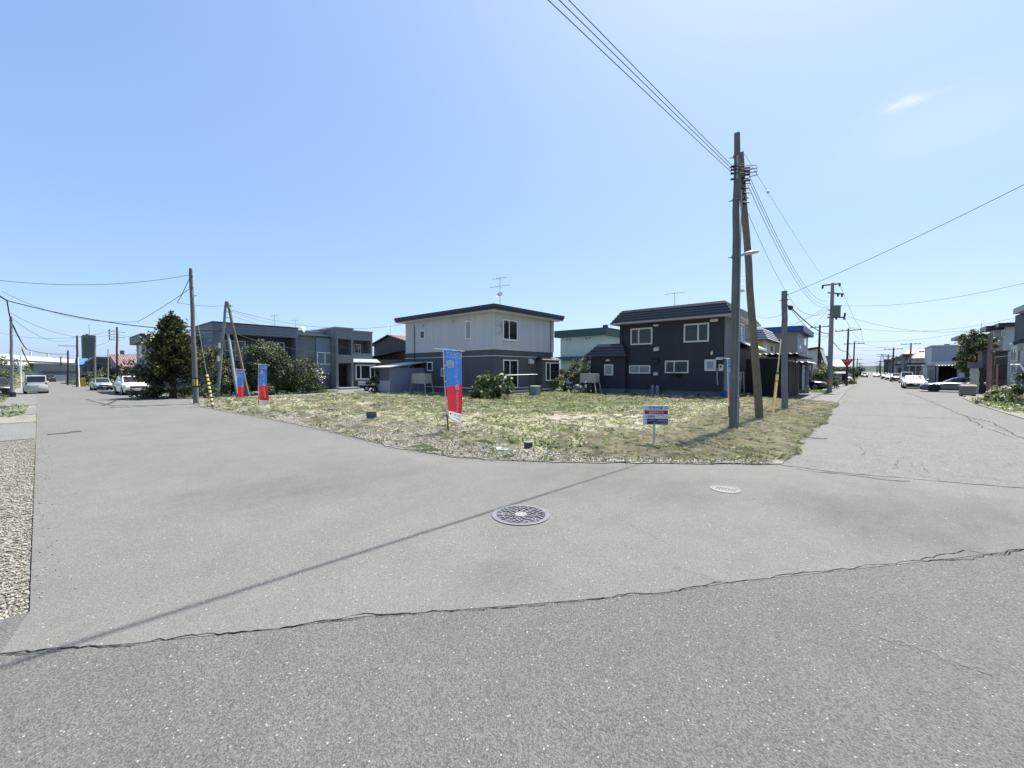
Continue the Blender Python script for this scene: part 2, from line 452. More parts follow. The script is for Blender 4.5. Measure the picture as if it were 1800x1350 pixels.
def copy_tree(o, parent=None):
    c = o.copy(); COL.objects.link(c)
    if parent is not None: c.parent = parent
    for ch in [x for x in bpy.data.objects if x.parent == o]: copy_tree(ch, c)
    return c
def struct(mb, name, mats, parent=None, smooth=None):
    o = mb.build(name, mats, parent, smooth)
    if parent is None: o['kind'] = 'structure'
    return o

# faces of a wall: 'Y' looks to -Y, 'X' looks to +X, 'x' looks to -X
def face(ax, pl):
    if ax == 'Y': return lambda u, v, d: (u, pl - d, v)
    if ax == 'X': return lambda u, v, d: (pl + d, u, v)
    return lambda u, v, d: (pl - d, u, v)
def fbox(mb, T, u0, u1, v0, v1, d0, d1, k=None):
    a, b = T(u0, v0, d0), T(u1, v1, d1)
    return mb.box(a[0], b[0], a[1], b[1], a[2], b[2], k)
def window(parent, ax, pl, r, frame=None, mull=(), trans=(), fw=.06, curtain=None, glass=None, name='window', proud=.05, sill=False):
    u0, v0, u1, v1 = r; u0, u1 = sorted((u0, u1)); v0, v1 = sorted((v0, v1))
    T = face(ax, pl); frame = frame or M['white']; glass = glass or M['glass']
    mb = MB()
    fbox(mb, T, u0, u1, v1 - fw, v1, .003, proud); fbox(mb, T, u0, u1, v0, v0 + fw, .003, proud)
    fbox(mb, T, u0, u0 + fw, v0 + fw, v1 - fw, .003, proud); fbox(mb, T, u1 - fw, u1, v0 + fw, v1 - fw, .003, proud)
    for q in mull:
        c = u0 + (u1 - u0) * q; fbox(mb, T, c - fw * .5, c + fw * .5, v0 + fw, v1 - fw, .004, proud - .008)
    for q in trans:
        c = v0 + (v1 - v0) * q; fbox(mb, T, u0 + fw, u1 - fw, c - fw * .4, c + fw * .4, .004, proud - .012)
    if sill: fbox(mb, T, u0 - .03, u1 + .03, v0 - .05, v0 - .002, .003, proud + .05)
    w = mb.build(name, frame, parent)
    us = [u0 + fw] + [x for q in mull for x in (u0 + (u1 - u0) * q - fw * .5, u0 + (u1 - u0) * q + fw * .5)] + [u1 - fw]
    for i in range(0, len(us), 2):
        fbox(MB(), T, us[i] + .001, us[i + 1] - .001, v0 + fw + .001, v1 - fw - .001, .018, .024).build('pane', glass, w)
    if glass is M['glass']:
        fbox(MB(), T, u0 + fw, u1 - fw, v0 + fw, v1 - fw, .001, .006).build('backing', M['room'], w)
    if curtain:
        for (a, b, c, d) in curtain:
            m2 = MB(); n = 10
            for j in range(n):
                p = u0 + fw + (u1 - u0 - 2 * fw) * (a + (b - a) * j / n); q = u0 + fw + (u1 - u0 - 2 * fw) * (a + (b - a) * (j + 1) / n)
                z0 = v0 + fw + (v1 - v0 - 2 * fw) * c; z1 = v0 + fw + (v1 - v0 - 2 * fw) * d
                dd = .013 if j % 2 else .009
                m2.quad(T(p, z0, dd), T(q, z0, .022 - dd), T(q, z1, .022 - dd), T(p, z1, dd))
            m2.build('curtain', M['curtain'], w)
    return w
def siding(parent, ax, pl, u0, u1, v0, v1, h, m, lip=.014, name='siding'):
    """overlapping boards as real steps, joined into one part"""
    T = face(ax, pl); mb = MB(); z = v0
    while z < v1 - 1e-4:
        z2 = min(z + h, v1)
        P = [T(u0, z, .002), T(u1, z, .002), T(u1, z, lip), T(u0, z, lip), T(u0, z2 - .004, .004), T(u1, z2 - .004, .004), T(u1, z2, .002), T(u0, z2, .002)]
        mb.add(P, [(0, 1, 2, 3), (3, 2, 5, 4), (4, 5, 6, 7)]); z = z2
    return mb.build(name, m, parent, kind='stuff')
def stepped_roof(parent, lo, hi, z0, z1, n, m, lip=.05, name='roof', top=None):
    """mansard of n overlapping courses; lo/hi = (x0,x1,y0,y1)"""
    mb = MB()
    for i in range(n):
        a, b = i / n, (i + 1) / n
        L = [lo[j] + (hi[j] - lo[j]) * a for j in range(4)]; H = [lo[j] + (hi[j] - lo[j]) * b for j in range(4)]
        L = [L[0] - lip, L[1] + lip, L[2] - lip, L[3] + lip]
        za, zb = z0 + (z1 - z0) * a, z0 + (z1 - z0) * b
        mb.frustum(L, H, za - .012, zb, 0)
        mb.box(L[0] - .012, L[1] + .012, L[2] - .012, L[3] + .012, za - .02, za + .03, 1)
    return mb.build(name, m if isinstance(m, list) else [m, m], parent)
def flat_roof(parent, x0, x1, y0, y1, z0, z1, m, name='roof', cap=None):
    mb = MB(); mb.box(x0, x1, y0, y1, z0, z1, 0)
    mb.box(x0 - .03, x1 + .03, y0 - .03, y1 + .03, z1 + .001, z1 + .05, 1)
    return mb.build(name, [m, cap or m], parent)
def antenna(x, y, z0, z1, label, arms, dish=None, az=0.0, group='rooftop antennas'):
    t = thing('tv_antenna', label, 'antenna', (x, y, z0), group)
    MB().cyl((x, y, z0), (x, y, z1), .018, .014, 6).build('mast', M['steel'], t)
    ca, sa = math.cos(az), math.sin(az)
    for (z, L, n, w) in arms:
        mb = MB(); mb.cyl((x - ca * L / 2, y - sa * L / 2, z - L * .05), (x + ca * L / 2, y + sa * L / 2, z + L * .05), .012, n=5)
        for i in range(n):
            q = -L / 2 + L * (i + .5) / n; ww = w * (1 - .4 * i / n)
            mb.cyl((x + ca * q + sa * ww, y + sa * q - ca * ww, z + q * .1), (x + ca * q - sa * ww, y + sa * q + ca * ww, z + q * .1), .006, n=4)
        mb.build('yagi', M['steel'], t)
    if dish:
        z, r = dish; mb = MB()
        c = Vector((x + .16, y - .2, z)); d = Vector((.35, -.8, .45)).normalized(); u = d.cross(Vector((0, 0, 1))).normalized(); v = u.cross(d)
        n = 14; P = [c - d * .06]
        for rr, dd in ((.55, -.035), (1.0, .02)):
            P += [c + d * dd + (u * math.cos(a) + v * math.sin(a)) * r * rr for a in [2 * math.pi * i / n for i in range(n)]]
        F = [(0, 1 + i, 1 + (i + 1) % n) for i in range(n)] + [(1 + i, 1 + n + i, 1 + n + (i + 1) % n, 1 + (i + 1) % n) for i in range(n)]
        mb.add(P, F); mb.cyl((x, y, z), c, .02, n=5); mb.tube([c - v * r, c + d * .25 - v * .15, c + d * .3], .01, 4)
        mb.build('dish', M['white'], t)
    return t
def wire(label, a, b, sag, r=.009, group='overhead wires', name='power_line', n=22, m=None, mid=None):
    a, b = Vector(a), Vector(b)
    if mid: P = [Vector(p) for p in mid]
    else: P = [a.lerp(b, i / n) - Vector((0, 0, sag * 4 * (i / n) * (1 - i / n))) for i in range(n + 1)]
    o = MB().tube(P, r * .82, 5).build(name, m or M['cable'])
    return tag(o, label, 'wire', group)
def pole(name, label, base, top, r0, r1, m, bands=(), group=None, n=14, seg=9, wob=.012, cat='utility pole', seed=1):
    t = thing(name, label, cat, base, group)
    rr = random.Random(seed); a, b = Vector(base), Vector(top); P = []; R = []
    for i in range(seg + 1):
        q = i / seg; p = a.lerp(b, q)
        if 0 < i < seg: p = p + Vector((rr.uniform(-wob, wob), rr.uniform(-wob, wob), 0))
        P.append(p); R.append((r0 + (r1 - r0) * q) * rr.uniform(.985, 1.015))
    P[0] = P[0] - (b - a).normalized() * .15
    MB().tube(P, R, n).build('shaft', m, t, smooth=50)
    for z in bands:
        q = (z - a.z) / (b.z - a.z); p = a.lerp(b, q); r = r0 + (r1 - r0) * q
        mb = MB(); d = (b - a).normalized(); mb.cyl(p - d * .03, p + d * .03, r + .012, n=n)
        mb.cyl(p + Vector((-r - .09, 0, 0)), p + Vector((r + .09, 0, 0)), .012, n=5)
        mb.build('band', M['concrete_d'], t)
    return t
_font_cache = {}
def text_np(body, size):
    k = (body, size)
    if k not in _font_cache:
        c = bpy.data.curves.new('lettering', 'FONT'); c.body = body; c.size = size; c.resolution_u = 2
        o = bpy.data.objects.new('lettering', c); COL.objects.link(o)
        dg = bpy.context.evaluated_depsgraph_get(); dg.update()
        me = bpy.data.meshes.new_from_object(o.evaluated_get(dg))
        V = [(v.co.x, v.co.y) for v in me.vertices]; F = [tuple(p.vertices) for p in me.polygons]
        bpy.data.objects.remove(o); bpy.data.meshes.remove(me); bpy.data.curves.remove(c)
        _font_cache[k] = (V, F)
    return _font_cache[k]
def fit_text(body, u0, u1, v0, v1):
    """glyph outlines stretched into the rectangle (u right, v up)"""
    V, F = text_np(body, 1.0)
    xs = [v[0] for v in V]; ys = [v[1] for v in V]
    a, b, c, d = min(xs), max(xs), min(ys), max(ys)
    return [(u0 + (x - a) / (b - a) * (u1 - u0), v0 + (y - c) / max(1e-6, d - c) * (v1 - v0)) for x, y in V], F
def ngon_disc(c, r, n=24): return [(c[0] + r * math.cos(2 * math.pi * i / n), c[1] + r * math.sin(2 * math.pi * i / n)) for i in range(n)]

# value noise for scattering
class VN:
    def __init__(s, seed, scale):
        s.g = np.random.default_rng(seed).random((128, 128)); s.s = scale
    def one(s, x, y, k):
        x = x * s.s * k + 1000; y = y * s.s * k + 1000
        i = np.floor(x).astype(int); j = np.floor(y).astype(int); fx = x - i; fy = y - j
        fx = fx * fx * (3 - 2 * fx); fy = fy * fy * (3 - 2 * fy)
        g = s.g; i0, i1, j0, j1 = i % 128, (i + 1) % 128, j % 128, (j + 1) % 128
        return (g[i0, j0] * (1 - fx) + g[i1, j0] * fx) * (1 - fy) + (g[i0, j1] * (1 - fx) + g[i1, j1] * fx) * fy
    def __call__(s, x, y): return (s.one(x, y, 1) * .5 + s.one(x, y, 2.1) * .3 + s.one(x, y, 4.3) * .2)

def leaf_mesh(name, C, N, size, aspect, mats, mi, rng, parent=None, curl=0.0):
    """one quad per leaf: centre C, normal N, length size"""
    n = len(C)
    r = rng.normal(size=(n, 3)); t = r - (r * N).sum(1, keepdims=True) * N
    t /= np.linalg.norm(t, axis=1, keepdims=True) + 1e-9
    b = np.cross(N, t)
    L = size[:, None]; W = L * aspect
    V = np.empty((n, 4, 3))
    V[:, 0] = C - t * L * .5; V[:, 1] = C + b * W * .5 + N * L * curl; V[:, 2] = C + t * L * .5; V[:, 3] = C - b * W * .5 + N * L * curl
    F = np.arange(n * 4).reshape(n, 4)
    return mesh_np(name, V.reshape(-1, 3), F, mats, mi, parent)
def crown(parent, blobs, n, size, mats, w=(.5, .25, .25), seed=0, aspect=.5, shell=.55, up=.35, name='crown', clump=90, droop=0, zmin=.02):
    """leaves gathered in clumps over the shells of several ellipsoids"""
    rng = np.random.default_rng(seed)
    B = np.array(blobs, dtype=float)
    vol = (B[:, 3] * B[:, 4] + B[:, 4] * B[:, 5] + B[:, 3] * B[:, 5])
    nc = max(8, n // clump)
    bi = rng.choice(len(B), nc, p=vol / vol.sum())
    d = rng.normal(size=(nc, 3)); d /= np.linalg.norm(d, axis=1, keepdims=True)
    rad = shell + (1.06 - shell) * rng.random(nc) ** .7
    cc = B[bi, :3] + d * B[bi, 3:6] * rad[:, None]
    ck = rng.choice(len(mats), nc, p=np.array(w) / sum(w))
    ci = rng.integers(0, nc, n)
    spread = B[bi][:, 3:6].min(1) * .30
    off = rng.normal(size=(n, 3)) * spread[ci][:, None] * .55
    C = cc[ci] + off
    if droop: C[:, 2] -= droop * np.linalg.norm(off[:, :2], axis=1)
    N = d[ci] + rng.normal(size=(n, 3)) * .75 + np.array([0, 0, up])
    N /= np.linalg.norm(N, axis=1, keepdims=True)
    mi = np.where(rng.random(n) < .72, ck[ci], rng.choice(len(mats), n, p=np.array(w) / sum(w)))
    keep = C[:, 2] > zmin
    sz = size * (.65 + .7 * rng.random(n))
    return leaf_mesh(name, C[keep], N[keep], sz[keep], aspect, mats, mi[keep], rng, parent, .08)
def stems(parent, base, tips, r, m=None, name='trunk'):
    mb = MB(); rr = random.Random(len(tips))
    for tip in tips:
        a, b = Vector(base) + Vector((rr.uniform(-.05, .05), rr.uniform(-.05, .05), -.05)), Vector(tip)
        mid = a.lerp(b, .5) + Vector((rr.uniform(-.1, .1), rr.uniform(-.1, .1), .05))
        mb.tube([a, mid, b], [r, r * .7, r * .3], 6)
    return mb.build(name, m or M['bark'], parent)

# ------------------------------------------------------------------ ground, roads, lot
mb = MB(); mb.box(-3000, 3000, -400, 3500, -.6, -.055); struct(mb, 'ground', M['ground'])
EDGE = [(-26.9, 5.25), (-25.6, 4.85)] + [p for p in ((-23.18, 4.66), (-19.06, 4.74), (-15.8, 4.93), (-11.59, 5.03), (-9.44, 4.92), (-7.38, 4.84), (-5.74, 4.99), (-4.75, 5.47), (-3.83, 6.08), (-2.91, 6.83), (-1.98, 7.52), (-1.31, 8.05))][0:] + [(-1.05, 8.32)]
EDGE.sort()
EX = np.array([p[0] for p in EDGE]); EY = np.array([p[1] for p in EDGE])
vn1, vn2, vn3 = VN(3, .9), VN(7, .35), VN(11, 2.2)
def sstep(a, b, x): q = np.clip((x - a) / (b - a), 0, 1); return q * q * (3 - 2 * q)
def lotz(x, y):
    x = np.asarray(x, dtype=float); y = np.asarray(y, dtype=float)
    d = np.minimum(y - np.interp(x, EX, EY), np.minimum((-1.02 - x), (x + 26.9)))
    z = .014 + .055 * sstep(0, 1.6, d) + (vn1(x, y) - .5) * .07 * sstep(.1, 1.2, d) + (vn2(x, y) - .5) * .10 * sstep(.3, 3, d)
    drive = sstep(-4.3, -3.5, x) * sstep(25.2, 26.2, y)
    return z * (1 - drive) - .04 * drive
def lz(x, y): return float(lotz(x, y))
CRACK = list(((-3.67, -0.2), (-3.19, 0.34), (-2.7, 0.95), (-2.44, 1.33), (-2.14, 1.66), (-1.79, 2.06), (-1.39, 2.52), (-1.03, 2.95), (-0.69, 3.45), (-0.28, 3.95), (0.13, 4.47), (0.62, 5.09), (1.11, 5.74)))
CR2 = CRACK + [(2.4, 7.3), (4.2, 9.3)]
SEAM = list(((-1.04, 8.17), (-0.39, 8.21), (0.28, 8.33), (1.01, 8.55), (1.67, 8.75))) + [(2.85, 9.0)]
road = [(-140, -.42), (-40.9, -.33), (-14.9, -.16), (-4.16, -.10)] + CR2 + [(2.86, 9.2)] + SEAM[::-1][1:] + [(-1.04, 8.33)] + EDGE[::-1][1:] + [(-27.2, 5.4), (-30.2, 5.2), (-36, 5.0), (-60, 3.1), (-140, 3.4)]
# the carriageways are slabs: their broken edges stand a few centimetres above the verge
mb = MB(); mb.prism(road, -.05, 0); road_o = struct(mb, 'road', M['road'])
old = [(-4.16, -.10)] + CR2 + [(9, 12.5), (14, 12), (14, -14), (-4.4, -14), (-4.22, -.5)]
mb = MB(); mb.prism(old, -.05, -.003); struct(mb, 'crossing_surface', M['road_old'])
mb = MB(); mb.prism([(-1.6, 8.34)] + SEAM + [(2.86, 15), (2.65, 29.8), (2.4, 42), (2.7, 120), (3.2, 900), (-1.0, 900), (-1.05, 60), (-1.05, 26), (-1.6, 25.9), (-1.6, 15)], -.05, -.002)
right_o = struct(mb, 'road', M['road_right'])
mb = MB(); mb.prism([(2.87, 9.2), (4.2, 9.32), (9, 12.5), (9, 16.5), (5.6, 17.5), (4.35, 19.6), (4.0, 24), (4.02, 28.7), (4.3, 35.2), (4.8, 38.5), (14, 40), (14, 58), (7.2, 58), (7.2, 120), (7.5, 900), (3.21, 900), (2.71, 120), (2.41, 42), (2.66, 29.8), (2.87, 15)], -.05, -.004)
struct(mb, 'road_shoulder', M['road_mid'])
# side lane with the forecourt of the grey houses
mb = MB(); mb.prism([(-26.95, 5.42), (-30.2, 5.22), (-37, 5.02), (-37, 24), (-26.6, 24), (-26.6, 14)], -.05, -.006); struct(mb, 'side_lane', M['apron'])
# driveways on the left verge, with gravel between them
for a, b in ((-19.55, -14.95), (-27.5, -23.4), (-44, -29.5)):
    mb = MB(); mb.prism([(a, -6), (b, -6), (b, -.19), (a, -.22)], -.05, -.008); struct(mb, 'driveway', M['apron'])
# driveway right of the lot, in front of the carports
mb = MB(); mb.prism([(-1.06, 26.0), (-1.06, 60), (-4.6, 60), (-4.6, 30.5), (-3.6, 27.0), (-3.3, 25.8)], -.05, .012); struct(mb, 'driveway', M['apron'])
mb = MB(); mb.prism([(-60, -12), (-4.05, -12), (-4.05, -.05), (-14.9, -.12), (-60, -.3)], -.065, -.022); struct(mb, 'gravel_verge', M['gravel'])
mb = MB(); mb.prism([(4.02, 19), (4.0, 24), (4.03, 28.7), (4.32, 35.3), (4.9, 38.4), (14, 39.9), (14, 17), (5.6, 17.5)], -.05, .02); struct(mb, 'verge', M['gravel'])

# the vacant lot: uneven soil
xs = np.linspace(-26.9, -1.05, 260); ts = np.linspace(0, 1, 190) ** 1.9
Xg, Tg = np.meshgrid(xs, ts, indexing='ij'); Yb = np.interp(Xg, EX, EY); Yg = Yb + (46 - Yb) * Tg
Yg = Yg + (vn3(Xg * 1.7, Yg) - .92) * .20 * (1 - Tg) ** 30
rag = (VN(41, .9)(Yg, Yg * 0 + 3) - .5) * .55 + (VN(42, 3.0)(Yg, Yg * 0 + 5) - .5) * .22
Xg = Xg + np.where(Yg < 25.5, rag, 0) * np.clip((Xg + 2.2) / 1.15, 0, 1) * np.clip((Yg - 8.4) / 1.5, 0, 1)
Zg = np.maximum(lotz(Xg, Yg), np.where((Xg > -1.7) & (Yg < 25.6), .006, -1))
nx, nt = Xg.shape
I = np.arange(nx * nt).reshape(nx, nt)
F = np.stack([I[:-1, :-1], I[1:, :-1], I[1:, 1:], I[:-1, 1:]], -1).reshape(-1, 4)
fx, fy = Xg[:-1, :-1].ravel(), Yg[:-1, :-1].ravel()
gw = (.28 + 1.35 * np.exp(-((fx + 9.3) / 3.6) ** 2) + .2 * np.exp(-((fx + 3) / 2.0) ** 2) + .7 * np.exp(-((fx + 18) / 6) ** 2)) * (.45 + 1.1 * vn3(fx, fy))
lot = mesh_np('lot_ground', np.stack([Xg, Yg, Zg], -1).reshape(-1, 3), F, [M['soil'], M['gravel']], ((fy - np.interp(fx, EX, EY)) < gw).astype(int), smooth=True); lot['kind'] = 'structure'

# cracks and joints in the asphalt: thin irregular ribbons
def crack(parent, pts, w, jit, seed, z=.006, m=None, step=.12, name='crack'):
    rr = random.Random(seed); P = []; ph_ = 0.0
    for a, b in zip(pts[:-1], pts[1:]):
        a, b = Vector((*a, 0)), Vector((*b, 0)); n = max(2, int((b - a).length / step)); d = (b - a).normalized(); s = Vector((-d.y, d.x, 0))
        for i in range(n): ph_ += rr.uniform(-.9, .9) * jit - .25 * ph_; P.append((a.lerp(b, i / n) + s * (ph_ + rr.uniform(-.25, .25) * jit), s))
    P.append((Vector((*pts[-1], 0)), s))
    V = []
    for p, s in P:
        ww = w * rr.uniform(.25, 1.3)
        V += [(p.x - s.x * ww / 2, p.y - s.y * ww / 2, z), (p.x + s.x * ww / 2, p.y + s.y * ww / 2, z)]
    mb = MB(); mb.add(V, [(2 * i, 2 * i + 2, 2 * i + 3, 2 * i + 1) for i in range(len(P) - 1)])
    return mb.build(name, m or M['crack'], parent)
crack(road_o, CRACK[:8], .0075, .016, 1, .003, step=.04)
crack(road_o, CRACK[7:], .008, .020, 2, .003, step=.05)
crack(road_o, ((-2.6, 1.11), (-2.51, 1.22), (-2.43, 1.33)), .006, .012, 3, .004, step=.05)
crack(road_o, ((-2.38, 1.38), (-2.29, 1.49), (-2.21, 1.57)), .006, .010, 4, .004, step=.05)
crack(road_o, ((0.39, 4.83), (0.71, 5.36), (0.92, 5.38), (1.12, 5.8)), .008, .016, 5, .004, step=.05)
crack(road_o, ((-3.64, -0.2), (-3.53, -0.07), (-3.44, 0.03)), .006, .010, 6, .004, step=.05)
crack(right_o, SEAM[:-1], .028, .03, 7, .004, M['sealer'])
crack(right_o, ((-0.82, 8.04), (-0.11, 8.08), (0.52, 8.21)), .03, .05, 8, .005, M['sealer'])
crack(right_o, ((2.36, 41.91), (2.63, 29.81), (2.67, 21.96), (2.96, 19.37), (2.86, 15.17)), .030, .03, 9, .004, M['sealer'])
crack(right_o, ((2.67, 21.96), (2.55, 17.32), (2.69, 15.7), (2.88, 15.3)), .018, .05, 10, .005)
crack(right_o, ((-0.92, 19.1), (0.62, 19.68), (1.9, 19.86), (2.85, 20.05)), .04, .025, 11, .004, M['sealer'])
crack(right_o, ((-0.87, 26.27), (0.84, 27.28), (2.61, 27.49)), .07, .02, 12, .004, M['sealer'])
crack(right_o, ((-1.1, 11.94), (-0.65, 12.12)), .22, .03, 13, .004, M['sealer'])
crack(road_o, ((-26.54, 1.73), (-28.13, 2.1), (-30.59, 2.52)), .16, .02, 14, .009, M['sealer'])
crack(road_o, ((-33.11, 1.49), (-30.32, 1.67), (-27.34, 1.88), (-26.15, 2.08), (-24.57, 3.86)), .10, .02, 15, .008, M['sealer'])
crack(road_o, ((-15.49, 0.02), (-15.47, 0.28), (-15.77, 0.54)), .20, .05, 16, .009, M['sealer'])
for i, p in enumerate((((0.42, 10.03), (0.4, 9.0)), ((0.77, 9.53), (0.79, 9.05)), ((-0.17, 11.64), (0.02, 10.06)))):
    crack(right_o, p, .008, .05, 20 + i, .005, step=.07)
# pale worn patches and scrapes on the asphalt
t = NT('asphalt_pale_scrape')
p_ = t.bsdf(t.ramp(t.noise(30, 5, .7), [(.35, g3(.10)), (.65, g3(.17))]), .9, 0, None, .2); tr_ = t.new('ShaderNodeBsdfTransparent'); ms_ = t.new('ShaderNodeMixShader')
t.l.new(t.ramp(t.noise(22, 6, .75), [(.44, g3(0)), (.58, g3(.75))]), ms_.inputs[0]); t.l.new(tr_.outputs[0], ms_.inputs[1]); t.l.new(p_.outputs[0], ms_.inputs[2]); t.l.new(ms_.outputs[0], t.out.inputs['Surface']); M['scrape'] = t.m
for i, (p, w) in enumerate(((((0.09, 3.28), (0.34, 3.27), (0.55, 3.26)), .06), (((-1.15, 3.34), (-0.97, 3.35), (-0.81, 3.29)), .07), (((-6.58, 2.28), (-6.51, 2.52)), .06), (((-1.93, 4.04), (-1.31, 3.72)), .012))):
    crack(road_o, p, w, .02, 40 + i, .0016, M['scrape'], step=.05, name='worn_patch')

# loose stones
def stones(name, X, Y, Z, S, seed, mats, k):
    rng = np.random.default_rng(seed); n = len(X)
    base = np.array([(1, 0, 0), (0, 1, 0), (-1, 0, 0), (0, -1, 0), (0, 0, 1), (0, 0, -1)], dtype=float)
    V = base[None] * (1 + .35 * rng.normal(size=(n, 6, 1))) + .15 * rng.normal(size=(n, 6, 3))
    V *= S[:, None, None] * np.array([1, .8, .55]); a = rng.random(n) * 6.28
    R = np.stack([np.stack([np.cos(a), -np.sin(a), 0 * a], -1), np.stack([np.sin(a), np.cos(a), 0 * a], -1), np.stack([0 * a, 0 * a, 1 + 0 * a], -1)], -2)
    V = np.einsum('nij,nkj->nki', R, V) + np.stack([X, Y, Z + S * .25], -1)[:, None]
    f = np.array([(0, 1, 4), (1, 2, 4), (2, 3, 4), (3, 0, 4), (1, 0, 5), (2, 1, 5), (3, 2, 5), (0, 3, 5)])
    F = (f[None] + 6 * np.arange(n)[:, None, None]).reshape(-1, 3)
    o = mesh_np(name, V.reshape(-1, 3), F, mats, np.repeat(rng.choice(len(mats), n, p=k), 8)); o['kind'] = 'stuff'; return o
STM = [M['stone_a'], M['stone_b'], M['stone_c']]
rng = np.random.default_rng(5)
n = 85000
X = rng.uniform(-26, -1.1, n); D = np.abs(rng.normal(size=n)) * .55
wide = np.exp(-((X + 9.3) / 3.8) ** 2)
D *= .55 + 1.7 * wide + .7 * np.exp(-((X + 18) / 6) ** 2)
Y = np.interp(X, EX, EY) + D - .04
keep = (rng.random(n) < (.42 + .58 * wide) * (vn3(X, Y) * .6 + .55)) & (X < -1.2 - .0 * Y)
X, Y = X[keep], Y[keep]
stones('gravel', X, Y, lotz(X, Y), rng.uniform(.008, .026, len(X)), 6, STM, (.45, .38, .17))
n = 70000
X = -4.2 - rng.random(n) ** 1.4 * 16; Y = -.10 - rng.random(n) ** 1.3 * 3.2 + rng.normal(size=n) * .04
keep = ~(((X > -19.6) & (X < -14.9)))
X, Y = X[keep], Y[keep]
stones('gravel', X, Y, np.full(len(X), -.02), .004 + .013 * rng.random(len(X)) ** 1.8, 8, STM, (.36, .34, .30))
n = 700; X = -4.3 - rng.random(n) * 14; Y = -.14 + np.abs(rng.normal(size=n)) * .13
stones('gravel', X, Y, np.full(n, .001), .003 + .006 * rng.random(n), 12, STM, (.4, .3, .3))
n = 2500
X = rng.uniform(-23.5, -4, n); Y = np.interp(X, EX, EY) - np.abs(rng.normal(size=n)) * .12
stones('gravel', X, Y, np.full(n, .004), rng.uniform(.005, .014, n), 9, STM, (.5, .35, .15))

# grass: separate blades over the lot, thin on the bare patches
GM = [M['grass_a'], M['grass_b'], M['grass_c'], M['straw']]
def blades(name, X, Y, Z, H, W, lean, mi, seed):
    rng = np.random.default_rng(seed); n = len(X); a = rng.random(n) * 6.28; b = rng.random(n) * 6.28
    dx, dy = np.cos(a), np.sin(a); lx, ly = np.cos(b) * lean * H, np.sin(b) * lean * H
    V = np.empty((n, 4, 3)); w = W
    V[:, 0] = np.stack([X - dx * w / 2, Y - dy * w / 2, Z - .01], -1); V[:, 1] = np.stack([X + dx * w / 2, Y + dy * w / 2, Z - .01], -1)
    V[:, 2] = np.stack([X + lx * .45 + dx * w * .4, Y + ly * .45 + dy * w * .4, Z + H * .65], -1); V[:, 3] = np.stack([X + lx, Y + ly, Z + H * (1 - .35 * np.minimum(lean, 1.5))], -1)
    F = np.arange(n * 4).reshape(n, 4)
    o = mesh_np(name, V.reshape(-1, 3), F, GM, mi); o['kind'] = 'stuff'; return o
STUB = (-5.11, 6.38)
def lot_pts(n, rng):
    X = rng.uniform(-26.8, -1.15, n); yb = np.interp(X, EX, EY); Y = yb + .1 + (27.5 - yb) * rng.random(n) ** 1.25
    k = ~((np.abs(X - STUB[0] - .10) < .26) & (Y < STUB[1] + .12) & (Y > STUB[1] - .4)) & ~((X > -3.4) & (Y > 26)) & ~((Y > 18.4) & (X < -17.7)) & ~((Y > 25.4) & (X < -5.9))
    return X[k], Y[k]
rng = np.random.default_rng(21)
gA, gB, gC = VN(31, .22), VN(33, .8), VN(35, 1.9)
X, Y = lot_pts(520000, rng)
edge_d = Y - np.interp(X, EX, EY)
dens = gA(X, Y) * .55 + gB(X, Y) * .35 + gC(X, Y) * .30
far = sstep(10.5, 15, Y - .18 * (X + 8)); bare = np.exp(-(((X + 5.2) / 2.6) ** 2 + ((Y - 10.2) / 2.3) ** 2)) + .6 * np.exp(-(((X + 12) / 3.2) ** 2 + ((Y - 9.5) / 1.5) ** 2))
gwid = .40 + 1.4 * np.exp(-((X + 9.3) / 3.6) ** 2) + .8 * np.exp(-((X + 18) / 6) ** 2)
dens = dens - .30 * np.exp(-(edge_d / gwid) ** 2) + .16 * far - .15 * bare - .12 * np.exp(-(edge_d / .7) ** 2) * np.exp(-((X + 8.5) / 4) ** 2) + .14 * np.exp(-(((X + 4.6) / 1.1) ** 2 + ((Y - 6.9) / .7) ** 2))
keep = rng.random(len(X)) < np.clip((dens - .50) * 2.6, .008, .85) * .42
X, Y, dens = X[keep], Y[keep], dens[keep]
n = len(X); dist = np.hypot(X, Y)
H = (.028 + .060 * rng.random(n) ** 2) * (.7 + .8 * np.clip(dens - .45, 0, 1)); W = .004 + .00055 * dist
dryness = sstep(-6.5, -2.2, X) * .7 + .03 + (1 - sstep(.3, 1.6, Y - np.interp(X, EX, EY))) * .2 + (gB(X + 40, Y) - .5) * .5
r = rng.random(n); mi = np.where(r < dryness, np.where(rng.random(n) < .6, 2, 3), np.where(rng.random(n) < .55, 0, 1))
blades('grass', X, Y, lotz(X, Y), H, W, .6 + 1.3 * rng.random(n), mi, 22)
n = 5200
Ye = rng.uniform(8.6, 25.4, n); Xe = -1.05 + (VN(41, .9)(Ye, Ye * 0 + 3) - .5) * .55 + (VN(42, 3.0)(Ye, Ye * 0 + 5) - .5) * .22 - np.abs(rng.normal(size=n)) * .10 + .03
blades('grass', Xe, Ye, np.full(n, .004), .03 + .07 * rng.random(n) ** 2, .004 + .0005 * np.hypot(Xe, Ye), .6 + 1.2 * rng.random(n), rng.choice(4, n, p=(.18, .17, .35, .30)), 27)
Xe = rng.uniform(-24, -1.3, 3000); Ye = np.interp(Xe, EX, EY) + np.abs(rng.normal(size=3000)) * .22 - .03; kp = gC(Xe, Ye + 9) > .52; Xe, Ye = Xe[kp], Ye[kp]; n = len(Xe)
blades('grass', Xe, Ye, lotz(Xe, Ye), .03 + .08 * rng.random(n) ** 2, .004 + .0005 * np.hypot(Xe, Ye), .5 + 1.0 * rng.random(n), rng.choice(4, n, p=(.4, .3, .2, .1)), 28)
